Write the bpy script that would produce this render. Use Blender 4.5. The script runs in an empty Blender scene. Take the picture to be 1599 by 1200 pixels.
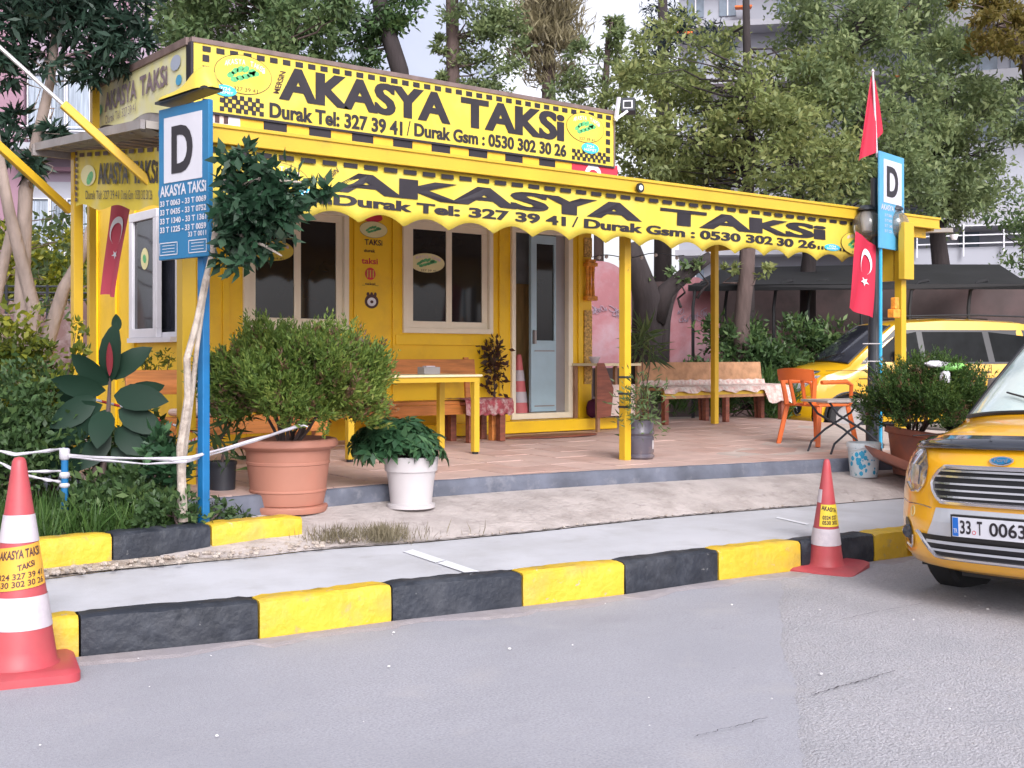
import bpy, bmesh, math, random
import numpy as np
from mathutils import Vector, Matrix
R_ = math.radians
random.seed(7); RNG = np.random.default_rng(7)
SC = bpy.context.scene
COL = SC.collection
# ------------------------------------------------------------------ camera, sky, sun, exposure
FPX = 1882.0; CX = 799.5; HY = 560.0; CZ = 1.45
HEAD = R_(51.31)
cam_d = bpy.data.cameras.new('camera'); cam = bpy.data.objects.new('camera', cam_d); COL.objects.link(cam)
cam.location = (0, 0, CZ)
cam.rotation_euler = (R_(90), 0, HEAD - R_(90))
cam_d.sensor_width = 36.0; cam_d.lens = FPX / 1599 * 36.0
cam_d.shift_y = -(600 - HY) / 1599
cam_d.clip_start = 0.05; cam_d.clip_end = 800
SC.camera = cam
SUN_EL, SUN_AZ = R_(34), R_(250)      # azimuth of the sun seen from the place, from +X counter-clockwise
W = bpy.data.worlds.new('World'); SC.world = W; W.use_nodes = True
wn = W.node_tree.nodes; wl = W.node_tree.links
bg = wn['Background']; sky = wn.new('ShaderNodeTexSky'); sky.sky_type = 'NISHITA'; sky.sun_disc = False
sky.sun_elevation = SUN_EL; sky.sun_rotation = R_(90) - SUN_AZ; sky.air_density = 1.0; sky.dust_density = 3.0
hs = wn.new('ShaderNodeHueSaturation'); hs.inputs['Saturation'].default_value = 0.16
hs.inputs['Value'].default_value = 1.25
wl.new(sky.outputs[0], hs.inputs['Color'])
tint = wn.new('ShaderNodeMix'); tint.data_type = 'RGBA'; tint.blend_type = 'MULTIPLY'; tint.inputs[0].default_value = 1
tint.inputs[7].default_value = (1.0, 0.985, 1.05, 1)
wl.new(hs.outputs[0], tint.inputs[6]); wl.new(tint.outputs[2], bg.inputs['Color'])
bg.inputs['Strength'].default_value = 0.12
sun_d = bpy.data.lights.new('sun', 'SUN'); sun_d.energy = 1.35; sun_d.angle = R_(28); sun_d.color = (1.0, 0.97, 0.94)
sun = bpy.data.objects.new('sun', sun_d); COL.objects.link(sun)
_sd = Vector((math.cos(SUN_EL) * math.cos(SUN_AZ), math.cos(SUN_EL) * math.sin(SUN_AZ), math.sin(SUN_EL)))
sun.rotation_euler = _sd.to_track_quat('Z', 'Y').to_euler()
SC.view_settings.view_transform = 'Standard'
try: SC.view_settings.look = 'None'
except Exception: pass
SC.view_settings.gamma = 1.0; SC.view_settings.use_curve_mapping = False
SC.view_settings.exposure = 0.80

# ------------------------------------------------------------------ placing helpers (real planes, real distances)
FW = Vector((math.cos(HEAD), math.sin(HEAD), 0)); RT = Vector((math.sin(HEAD), -math.cos(HEAD), 0)); UP = Vector((0, 0, 1))
CAM = Vector((0, 0, CZ))
def ray(px, py): return FW + RT * ((px - CX) / FPX) + UP * ((HY - py) / FPX)
def at(px, py, t): return CAM + ray(px, py) * t
def onZ(px, py, z):
    return at(px, py, (z - CZ) / ray(px, py).z)
def onY(px, py, y): d = ray(px, py); return at(px, py, y / d.y)
def onX(px, py, x): d = ray(px, py); return at(px, py, x / d.x)
def V(*a): return Vector(a)

# ------------------------------------------------------------------ materials
MATS = {}
def P(name, col, rough=0.6, metal=0.0, var=0.12, scale=6.0, bump=0.0, bscale=60.0, col2=None, c2amt=0.5, c2scale=3.0, coat=0.0, spec=0.5, alpha=1.0, trans=0.0, emit=None, c2edge=0.12, det=4.0, stretch=None):
    m = bpy.data.materials.new(name); m.use_nodes = True; nt = m.node_tree; n = nt.nodes; l = nt.links
    b = n['Principled BSDF']; tc = n.new('ShaderNodeTexCoord')
    src = tc.outputs['Object']
    if stretch:
        mp = n.new('ShaderNodeMapping'); mp.inputs['Scale'].default_value = stretch; l.new(src, mp.inputs[0]); src = mp.outputs[0]
    nz = n.new('ShaderNodeTexNoise'); nz.inputs['Scale'].default_value = scale; nz.inputs['Detail'].default_value = det; l.new(src, nz.inputs['Vector'])
    mx = n.new('ShaderNodeMix'); mx.data_type = 'RGBA'
    cr = n.new('ShaderNodeMapRange'); cr.inputs[1].default_value = 0.3; cr.inputs[2].default_value = 0.7; l.new(nz.outputs['Fac'], cr.inputs[0]); l.new(cr.outputs[0], mx.inputs[0])
    mx.inputs[6].default_value = tuple(max(0, c * (1 - var)) for c in col) + (1,)
    mx.inputs[7].default_value = tuple(min(1, c * (1 + var)) for c in col) + (1,)
    out = mx.outputs[2]
    if col2:
        n2 = n.new('ShaderNodeTexNoise'); n2.inputs['Scale'].default_value = c2scale; n2.inputs['Detail'].default_value = 8; n2.inputs['Roughness'].default_value = 0.65; l.new(src, n2.inputs['Vector'])
        r2 = n.new('ShaderNodeMapRange'); th = 1 - c2amt
        r2.inputs[1].default_value = th - c2edge; r2.inputs[2].default_value = th + c2edge; l.new(n2.outputs['Fac'], r2.inputs[0])
        m2 = n.new('ShaderNodeMix'); m2.data_type = 'RGBA'; l.new(r2.outputs[0], m2.inputs[0]); l.new(out, m2.inputs[6]); m2.inputs[7].default_value = tuple(col2) + (1,); out = m2.outputs[2]
    l.new(out, b.inputs['Base Color'])
    b.inputs['Roughness'].default_value = rough; b.inputs['Metallic'].default_value = metal
    b.inputs['Specular IOR Level'].default_value = spec; b.inputs['Coat Weight'].default_value = coat; b.inputs['Coat Roughness'].default_value = 0.05
    b.inputs['Alpha'].default_value = alpha; b.inputs['Transmission Weight'].default_value = trans
    if bump:
        n3 = n.new('ShaderNodeTexNoise'); n3.inputs['Scale'].default_value = bscale; n3.inputs['Detail'].default_value = 6; l.new(src, n3.inputs['Vector'])
        bp = n.new('ShaderNodeBump'); bp.inputs['Strength'].default_value = bump; bp.inputs['Distance'].default_value = 0.02
        l.new(n3.outputs['Fac'], bp.inputs['Height']); l.new(bp.outputs[0], b.inputs['Normal'])
    MATS[name] = m; return m
def LEAF(name, cols, trl=0.35, rough=0.5, pos=None, spec=0.4):
    m = bpy.data.materials.new(name); m.use_nodes = True; nt = m.node_tree; n = nt.nodes; l = nt.links
    b = n['Principled BSDF']; g = n.new('ShaderNodeNewGeometry'); rp = n.new('ShaderNodeValToRGB')
    els = rp.color_ramp.elements; k = len(cols)
    els[0].position = 0; els[0].color = tuple(cols[0]) + (1,); els[1].position = 1; els[1].color = tuple(cols[-1]) + (1,)
    for i in range(1, k - 1):
        e = els.new(pos[i] if pos else i / (k - 1)); e.color = tuple(cols[i]) + (1,)
    tc = n.new('ShaderNodeTexCoord'); nz = n.new('ShaderNodeTexNoise'); nz.inputs['Scale'].default_value = 1.3; l.new(tc.outputs['Object'], nz.inputs['Vector'])
    ad = n.new('ShaderNodeMath'); ad.operation = 'MULTIPLY_ADD'; ad.inputs[1].default_value = 0.6; l.new(g.outputs['Random Per Island'], ad.inputs[0])
    sb = n.new('ShaderNodeMath'); sb.operation = 'MULTIPLY_ADD'; sb.inputs[1].default_value = 1.2; sb.inputs[2].default_value = -0.4; l.new(nz.outputs['Fac'], sb.inputs[0])
    l.new(sb.outputs[0], ad.inputs[2]); l.new(ad.outputs[0], rp.inputs[0])
    l.new(rp.outputs[0], b.inputs['Base Color']); b.inputs['Roughness'].default_value = rough
    b.inputs['Specular IOR Level'].default_value = spec
    tr = n.new('ShaderNodeBsdfTranslucent'); l.new(rp.outputs[0], tr.inputs['Color']); mx = n.new('ShaderNodeMixShader'); mx.inputs[0].default_value = trl
    l.new(b.outputs[0], mx.inputs[1]); l.new(tr.outputs[0], mx.inputs[2]); l.new(mx.outputs[0], n['Material Output'].inputs['Surface'])
    MATS[name] = m; return m
M = MATS
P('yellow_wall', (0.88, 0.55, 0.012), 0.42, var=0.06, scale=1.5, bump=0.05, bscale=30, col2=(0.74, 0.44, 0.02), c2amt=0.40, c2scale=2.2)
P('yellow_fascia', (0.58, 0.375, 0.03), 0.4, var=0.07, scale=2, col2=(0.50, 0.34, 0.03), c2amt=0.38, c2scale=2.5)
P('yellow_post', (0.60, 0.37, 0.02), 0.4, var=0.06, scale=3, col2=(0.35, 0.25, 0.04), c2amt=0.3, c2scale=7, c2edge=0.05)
P('banner_yellow', (0.66, 0.51, 0.06), 0.5, var=0.05, scale=2, bump=0.35, bscale=5, col2=(0.60, 0.48, 0.09), c2amt=0.42, c2scale=2)
P('banner_side', (0.66, 0.50, 0.03), 0.6, var=0.08, scale=2, col2=(0.6, 0.5, 0.2), c2amt=0.4)
P('banner_faded', (0.66, 0.62, 0.26), 0.6, var=0.08, scale=3, col2=(0.62, 0.6, 0.42), c2amt=0.5, c2scale=4)
P('print_black', (0.018, 0.014, 0.02), 0.5, var=0.2)
P('print_faded', (0.20, 0.15, 0.17), 0.6, var=0.3, scale=20)
P('print_brown', (0.07, 0.03, 0.03), 0.5, var=0.2)
P('print_white', (0.75, 0.75, 0.8), 0.5, var=0.05)
P('print_lilac', (0.62, 0.52, 0.66), 0.5, var=0.15, scale=30)
P('print_green', (0.10, 0.42, 0.16), 0.5, var=0.3, scale=30)
P('print_cream', (0.74, 0.68, 0.36), 0.5, var=0.05)
P('print_orange', (0.78, 0.43, 0.03), 0.5, var=0.06)
P('print_red', (0.62, 0.03, 0.06), 0.5, var=0.1)
P('sign_blue', (0.012, 0.15, 0.32), 0.4, var=0.1, scale=4)
P('sign_blue_pale', (0.08, 0.33, 0.53), 0.4, var=0.1, scale=4)
P('sky_blue', (0.05, 0.45, 0.68), 0.5, var=0.1)
P('sign_white', (0.58, 0.57, 0.63), 0.45, var=0.04)
P('roof_grey', (0.27, 0.25, 0.25), 0.6, var=0.15, scale=4, col2=(0.18, 0.14, 0.12), c2amt=0.4)
P('trim_brown', (0.17, 0.12, 0.11), 0.5, var=0.2, scale=8)
P('soffit', (0.34, 0.31, 0.28), 0.7, var=0.1, scale=2)
P('cream', (0.84, 0.76, 0.60), 0.4, var=0.04)
P('white_frame', (0.68, 0.67, 0.72), 0.35, var=0.05)
P('glass_dark', (0.016, 0.017, 0.019), 0.05, var=0.3, scale=1, spec=0.5)
P('glass_side', (0.035, 0.037, 0.05), 0.08, var=0.5, scale=2)
P('door_blue', (0.36, 0.50, 0.58), 0.35, var=0.05)
P('grey_alu', (0.30, 0.28, 0.28), 0.4, 0.2, var=0.05)
P('wood_panel', (0.55, 0.37, 0.16), 0.5, var=0.25, scale=5, stretch=(6, 6, 0.6))
P('interior_dark', (0.10, 0.10, 0.11), 0.8, var=0.2)
P('interior_wall', (0.45, 0.48, 0.50), 0.8, var=0.1)
P('pine_wood', (0.55, 0.20, 0.05), 0.42, var=0.28, scale=3, stretch=(1, 6, 10), col2=(0.22, 0.06, 0.02), c2amt=0.3, c2scale=3)
P('dark_wood', (0.20, 0.06, 0.035), 0.5, var=0.3, scale=4, stretch=(1, 6, 8))
P('table_wood', (0.30, 0.16, 0.09), 0.6, var=0.25, scale=5)
P('bench_cloth', (0.44, 0.24, 0.13), 0.9, var=0.25, scale=9, bump=0.4, bscale=25)
P('rug', (0.26, 0.05, 0.06), 0.95, var=0.3, scale=14, col2=(0.45, 0.36, 0.34), c2amt=0.42, c2scale=16, bump=0.5, bscale=60)
P('blanket', (0.55, 0.34, 0.30), 0.95, var=0.3, scale=14, col2=(0.66, 0.60, 0.55), c2amt=0.5, c2scale=18, bump=0.5, bscale=40)
P('tile', (0.56, 0.40, 0.355), 0.55, var=0.12, scale=4, col2=(0.52, 0.38, 0.34), c2amt=0.42, c2scale=3, bump=0.06, bscale=40)
P('tile_b', (0.50, 0.335, 0.29), 0.55, var=0.15, scale=5, col2=(0.50, 0.36, 0.32), c2amt=0.40, c2scale=2, bump=0.06, bscale=40)
P('grout', (0.50, 0.42, 0.38), 0.8, var=0.15)
P('platform_edge', (0.105, 0.115, 0.15), 0.7, var=0.3, scale=4, col2=(0.24, 0.24, 0.27), c2amt=0.34, c2scale=5, bump=0.4, bscale=18)
P('kerb_yellow', (0.62, 0.405, 0.03), 0.55, var=0.10, scale=3, col2=(0.40, 0.30, 0.12), c2amt=0.34, c2scale=9, c2edge=0.06, bump=0.7, bscale=16)
P('kerb_black', (0.016, 0.020, 0.030), 0.6, var=0.25, scale=4, col2=(0.04, 0.046, 0.06), c2amt=0.38, c2scale=7, bump=0.7, bscale=16)
P('sidewalk', (0.50, 0.505, 0.545), 0.85, var=0.06, scale=1.2, col2=(0.42, 0.42, 0.445), c2amt=0.45, c2scale=1.6, bump=0.15, bscale=70)
P('apron', (0.45, 0.40, 0.385), 0.9, var=0.12, scale=2.5, col2=(0.31, 0.27, 0.255), c2amt=0.44, c2scale=3.2, bump=0.7, bscale=26)
P('asphalt', (0.365, 0.365, 0.41), 0.85, var=0.22, scale=85, col2=(0.325, 0.327, 0.37), c2amt=0.49, c2scale=0.8, c2edge=0.16, bump=0.35, bscale=170, det=10)
P('asphalt_old', (0.43, 0.42, 0.455), 0.88, var=0.18, scale=45, col2=(0.36, 0.36, 0.395), c2amt=0.45, c2scale=1.3, c2edge=0.18, bump=0.9, bscale=90, det=10)
P('gutter_dust', (0.345, 0.31, 0.32), 0.9, var=0.12, scale=14, col2=(0.31, 0.285, 0.31), c2amt=0.5, c2scale=3, bump=0.4, bscale=120)
P('crack', (0.07, 0.065, 0.07), 0.95, var=0.2)
P('road_paint', (0.74, 0.75, 0.80), 0.6, var=0.05, scale=8)
P('soil', (0.17, 0.13, 0.10), 0.95, var=0.3, scale=6, bump=0.6, bscale=20)
P('gravel', (0.34, 0.28, 0.24), 0.95, var=0.35, scale=18, col2=(0.5, 0.45, 0.4), c2amt=0.45, c2scale=12, bump=1.0, bscale=40)
P('ground_back', (0.22, 0.20, 0.17), 0.95, var=0.3, scale=2)
P('terracotta', (0.38, 0.165, 0.115), 0.6, var=0.07, scale=4, col2=(0.42, 0.16, 0.11), c2amt=0.36, c2scale=3)
P('terracotta_dark', (0.40, 0.15, 0.10), 0.65, var=0.12, scale=5, col2=(0.26, 0.13, 0.11), c2amt=0.45, c2scale=4)
P('pot_white', (0.50, 0.47, 0.48), 0.5, var=0.04, scale=4, col2=(0.52, 0.47, 0.45), c2amt=0.3, c2scale=4)
P('pot_black', (0.025, 0.027, 0.035), 0.5, var=0.2)
P('bottle_plastic', (0.095, 0.085, 0.11), 0.4, var=0.15, col2=(0.26, 0.20, 0.17), c2amt=0.35, c2scale=4, coat=0.3)
P('bucket_white', (0.64, 0.70, 0.74), 0.45, var=0.05, col2=(0.08, 0.30, 0.36), c2amt=0.37, c2scale=22, c2edge=0.03)
P('bucket_blue', (0.03, 0.33, 0.55), 0.45, var=0.1)
P('bark_pale', (0.24, 0.19, 0.165), 0.9, var=0.3, scale=7, bump=0.8, bscale=24, stretch=(1, 1, 0.35))
P('bark_ficus', (0.42, 0.36, 0.31), 0.85, var=0.3, scale=12, bump=0.6, bscale=30, col2=(0.2, 0.15, 0.12), c2amt=0.4, c2scale=9)
P('bark_dark', (0.035, 0.027, 0.028), 0.95, var=0.35, scale=5, bump=0.8, bscale=20, stretch=(1, 1, 0.3))
P('bark_brown', (0.095, 0.066, 0.06), 0.95, var=0.35, scale=5, bump=0.8, bscale=20, stretch=(1, 1, 0.3))
P('pole_blue', (0.008, 0.13, 0.32), 0.4, var=0.15, scale=6, col2=(0.02, 0.08, 0.18), c2amt=0.3, c2scale=5)
P('pole_blue_light', (0.03, 0.35, 0.60), 0.4, var=0.1)
P('pole_dark', (0.03, 0.035, 0.045), 0.4, var=0.2, scale=8)
P('metal_silver', (0.55, 0.53, 0.53), 0.35, 0.5, var=0.1)
P('cone_red', (0.42, 0.07, 0.08), 0.5, var=0.10, scale=7, col2=(0.45, 0.05, 0.07), c2amt=0.4, c2scale=5)
P('cone_red_faded', (0.66, 0.16, 0.17), 0.6, var=0.08, scale=7, col2=(0.52, 0.20, 0.2), c2amt=0.35, c2scale=7)
P('cone_white', (0.54, 0.49, 0.53), 0.55, var=0.07, scale=7, col2=(0.40, 0.36, 0.42), c2amt=0.34, c2scale=8)
P('cone_label', (0.68, 0.36, 0.04), 0.55, var=0.06, scale=7, col2=(0.5, 0.3, 0.08), c2amt=0.35, c2scale=6)
P('cone_label_yellow', (0.72, 0.55, 0.05), 0.55, var=0.06, scale=7)
P('flag_red', (0.44, 0.012, 0.042), 0.75, var=0.06, scale=3)
P('flag_pink', (0.52, 0.07, 0.11), 0.75, var=0.06, scale=3)
P('orange_plastic', (0.66, 0.14, 0.03), 0.4, var=0.05, col2=(0.5, 0.10, 0.03), c2amt=0.3)
P('tape_white', (0.50, 0.48, 0.53), 0.5, var=0.12, scale=20)
P('tape_red', (0.5, 0.04, 0.05), 0.5, var=0.1)
P('tabletop_cream', (0.72, 0.62, 0.40), 0.4, var=0.05)
P('tabletop_grey', (0.36, 0.31, 0.29), 0.7, var=0.15, scale=8)
P('lamp_globe', (0.62, 0.60, 0.58), 0.08, var=0.05, trans=0.88, spec=0.6)
P('lamp_inner', (0.8, 0.8, 0.82), 0.5, var=0.02)
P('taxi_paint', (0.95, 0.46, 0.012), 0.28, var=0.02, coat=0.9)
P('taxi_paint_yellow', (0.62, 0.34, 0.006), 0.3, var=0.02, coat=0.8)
P('car_black', (0.012, 0.012, 0.015), 0.35, var=0.2)
P('car_gloss_black', (0.035, 0.04, 0.055), 0.1, var=0.1, coat=0.9)
P('chrome', (0.72, 0.70, 0.72), 0.18, 0.95, var=0.03)
P('silver_plastic', (0.62, 0.64, 0.70), 0.35, 0.3, var=0.03)
P('headlamp', (0.62, 0.62, 0.65), 0.12, 0.75, var=0.45, scale=22, coat=1.0)
P('headlamp_clear', (0.7, 0.7, 0.74), 0.06, 0.5, var=0.2, scale=30, coat=1.0)
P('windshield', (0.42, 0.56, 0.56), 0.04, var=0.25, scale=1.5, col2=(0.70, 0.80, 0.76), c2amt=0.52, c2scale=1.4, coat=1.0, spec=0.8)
P('car_glass', (0.008, 0.009, 0.010), 0.25, var=0.3, spec=0.06)
P('rubber', (0.02, 0.02, 0.022), 0.8, var=0.3)
P('plate_white', (0.66, 0.66, 0.72), 0.4, var=0.02)
P('plate_blue', (0.01, 0.13, 0.50), 0.4, var=0.05)
P('pink_wall', (0.36, 0.15, 0.17), 0.85, var=0.18, scale=1.5, col2=(0.40, 0.28, 0.32), c2amt=0.42, c2scale=1.4, bump=0.3, bscale=10)
P('brown_wall', (0.10, 0.075, 0.075), 0.9, var=0.25, scale=1.5, col2=(0.15, 0.10, 0.10), c2amt=0.45, c2scale=1.2)
P('low_wall', (0.17, 0.10, 0.095), 0.9, var=0.25, scale=1.2, col2=(0.34, 0.28, 0.28), c2amt=0.4)
P('shade_black', (0.012, 0.012, 0.014), 0.75, var=0.3, scale=2)
P('mauve_wall', (0.28, 0.165, 0.215), 0.85, var=0.08, scale=0.5)
P('lilac_wall', (0.34, 0.27, 0.34), 0.85, var=0.08, scale=0.5)
P('block_white', (0.36, 0.37, 0.42), 0.8, var=0.06, scale=0.4)
P('block_blue', (0.33, 0.37, 0.46), 0.8, var=0.05, scale=0.3)
P('block_grey', (0.36, 0.36, 0.40), 0.8, var=0.10, scale=0.4)
P('block_dark', (0.20, 0.20, 0.22), 0.8, var=0.15, scale=0.4)
P('window_far', (0.16, 0.20, 0.25), 0.15, var=0.4, scale=1.5)
P('curtain', (0.30, 0.35, 0.42), 0.6, var=0.3, scale=6, stretch=(4, 4, 0.2))
P('awning_orange', (0.75, 0.16, 0.03), 0.7, var=0.1)
P('rail_white', (0.66, 0.66, 0.70), 0.5, var=0.05)
P('pale_cloth', (0.62, 0.50, 0.45), 0.9, var=0.1)
P('purple_bag', (0.10, 0.015, 0.06), 0.85, var=0.2, bump=0.4, bscale=30)
P('ornament', (0.70, 0.28, 0.03), 0.5, var=0.3, scale=25, bump=0.4, bscale=40)
P('strip_pattern', (0.50, 0.30, 0.08), 0.6, var=0.6, scale=45, bump=0.3)
P('pebble_white', (0.66, 0.65, 0.66), 0.7, var=0.1)
P('bag_green', (0.22, 0.55, 0.12), 0.35, var=0.2, bump=0.5, bscale=18)
P('bag_white', (0.68, 0.66, 0.72), 0.35, var=0.15, bump=0.5, bscale=18)
P('stove_red', (0.35, 0.03, 0.05), 0.5, var=0.1)
LEAF('leaf_dark', [(0.011, 0.025, 0.018), (0.023, 0.052, 0.034), (0.052, 0.098, 0.069)], 0.25)
LEAF('leaf_mid', [(0.062, 0.112, 0.050), (0.125, 0.194, 0.075), (0.213, 0.275, 0.112)], 0.4)
LEAF('leaf_olive', [(0.134, 0.171, 0.073), (0.232, 0.281, 0.098), (0.366, 0.378, 0.146)], 0.45)
LEAF('leaf_olive2', [(0.110, 0.159, 0.085), (0.201, 0.262, 0.110), (0.305, 0.354, 0.159)], 0.45)
LEAF('leaf_rust', [(0.09, 0.075, 0.02), (0.17, 0.14, 0.03), (0.24, 0.17, 0.05)], 0.45)
LEAF('leaf_blue', [(0.008, 0.018, 0.022), (0.022, 0.040, 0.045), (0.06, 0.09, 0.09)], 0.2)
LEAF('leaf_tan', [(0.149, 0.127, 0.086), (0.253, 0.218, 0.127), (0.391, 0.345, 0.207)], 0.35)
LEAF('leaf_ficus', [(0.012, 0.035, 0.018), (0.03, 0.075, 0.04), (0.10, 0.17, 0.11)], 0.3, 0.28)
LEAF('leaf_thuja', [(0.061, 0.108, 0.024), (0.115, 0.189, 0.035), (0.216, 0.270, 0.054), (0.351, 0.270, 0.068)], 0.35, 0.6, [0, 0.4, 0.85, 1])
LEAF('leaf_thuja_dark', [(0.029, 0.058, 0.018), (0.058, 0.117, 0.026), (0.117, 0.182, 0.039), (0.286, 0.169, 0.039)], 0.35, 0.6, [0, 0.45, 0.9, 1])
LEAF('leaf_dry', [(0.09, 0.055, 0.035), (0.16, 0.10, 0.06), (0.24, 0.13, 0.05)], 0.3)
LEAF('leaf_yellow', [(0.05, 0.09, 0.02), (0.17, 0.20, 0.025), (0.48, 0.44, 0.04)], 0.45)
LEAF('leaf_shrub', [(0.030, 0.060, 0.024), (0.066, 0.126, 0.043), (0.156, 0.228, 0.072)], 0.35)
LEAF('leaf_rubber', [(0.009, 0.021, 0.013), (0.013, 0.033, 0.021), (0.021, 0.051, 0.033)], 0.05, 0.45, None, 0.22)
LEAF('leaf_scheff', [(0.017, 0.049, 0.022), (0.042, 0.105, 0.049), (0.098, 0.196, 0.084), (0.588, 0.588, 0.084)], 0.25, 0.3, [0, 0.5, 0.88, 1])
LEAF('grass_green', [(0.03, 0.07, 0.015), (0.06, 0.13, 0.03), (0.12, 0.20, 0.05)], 0.4)
LEAF('grass_dry', [(0.14, 0.12, 0.08), (0.22, 0.19, 0.12), (0.30, 0.26, 0.18)], 0.3)
LEAF('leaf_red', [(0.20, 0.02, 0.03), (0.26, 0.03, 0.04)], 0.3)
LEAF('leaf_creeper', [(0.04, 0.02, 0.02), (0.09, 0.04, 0.03), (0.06, 0.09, 0.03)], 0.3)

def layer(mat, col, scale, lo, hi, det=6.0, amt=1.0, kind='noise', stretch=None):
    """another colour laid over a material where a noise or cell pattern passes a threshold"""
    nt = M[mat].node_tree; n = nt.nodes; l = nt.links; b = n['Principled BSDF']; src = b.inputs['Base Color'].links[0].from_socket
    tc = n.new('ShaderNodeTexCoord'); v = tc.outputs['Object']
    if stretch: mp = n.new('ShaderNodeMapping'); mp.inputs['Scale'].default_value = stretch; l.new(v, mp.inputs[0]); v = mp.outputs[0]
    if kind == 'noise':
        t = n.new('ShaderNodeTexNoise'); t.inputs['Detail'].default_value = det; t.inputs['Roughness'].default_value = .6; f = t.outputs['Fac']
    else: t = n.new('ShaderNodeTexVoronoi'); f = t.outputs['Color']; 
    t.inputs['Scale'].default_value = scale; l.new(v, t.inputs['Vector'])
    r = n.new('ShaderNodeMapRange'); r.inputs[1].default_value = lo; r.inputs[2].default_value = hi; r.inputs[4].default_value = amt; l.new(f, r.inputs[0])
    m = n.new('ShaderNodeMix'); m.data_type = 'RGBA'; l.new(r.outputs[0], m.inputs[0]); l.new(src, m.inputs[6]); m.inputs[7].default_value = tuple(col) + (1,); l.new(m.outputs[2], b.inputs['Base Color'])
for a_ in ('asphalt', 'asphalt_old'):
    layer(a_, (0.16, 0.16, 0.18), 130, .60, 1.0, amt=.28, kind='cell'); layer(a_, (0.52, 0.50, 0.52), 210, .72, 1.0, amt=.35, kind='cell')
    layer(a_, (0.20, 0.20, 0.22), 0.55, .52, .72, 9, .28, stretch=(1, 1.8, 1)); layer(a_, (0.42, 0.40, 0.41), 2.2, .56, .72, 10, .4)
layer('asphalt', (0.15, 0.15, 0.17), 7, .68, .74, 4, .25); layer('asphalt_old', (0.22, 0.22, 0.23), 9, .66, .76, 6, .35)
layer('kerb_yellow', (0.36, 0.33, 0.29), 13, .655, .68, 9, .85); layer('kerb_yellow', (0.36, 0.27, 0.10), 3.2, .50, .68, 10, .5)
layer('kerb_black', (0.22, 0.22, 0.22), 15, .68, .70, 9, .6); layer('kerb_black', (0.085, 0.09, 0.105), 3.0, .52, .72, 10, .5)
layer('sidewalk', (0.33, 0.32, 0.32), 3.5, .60, .72, 10, .4); layer('sidewalk', (0.36, 0.34, 0.32), 30, .68, .76, 4, .4); layer('apron', (0.22, 0.19, 0.18), 8, .60, .70, 8, .55)
layer('yellow_post', (0.20, 0.13, 0.05), 9, .68, .72, 8, .6); layer('yellow_fascia', (0.35, 0.24, 0.05), 5, .62, .74, 8, .4); layer('banner_yellow', (0.48, 0.40, 0.14), 3, .60, .78, 8, .35)
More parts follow.
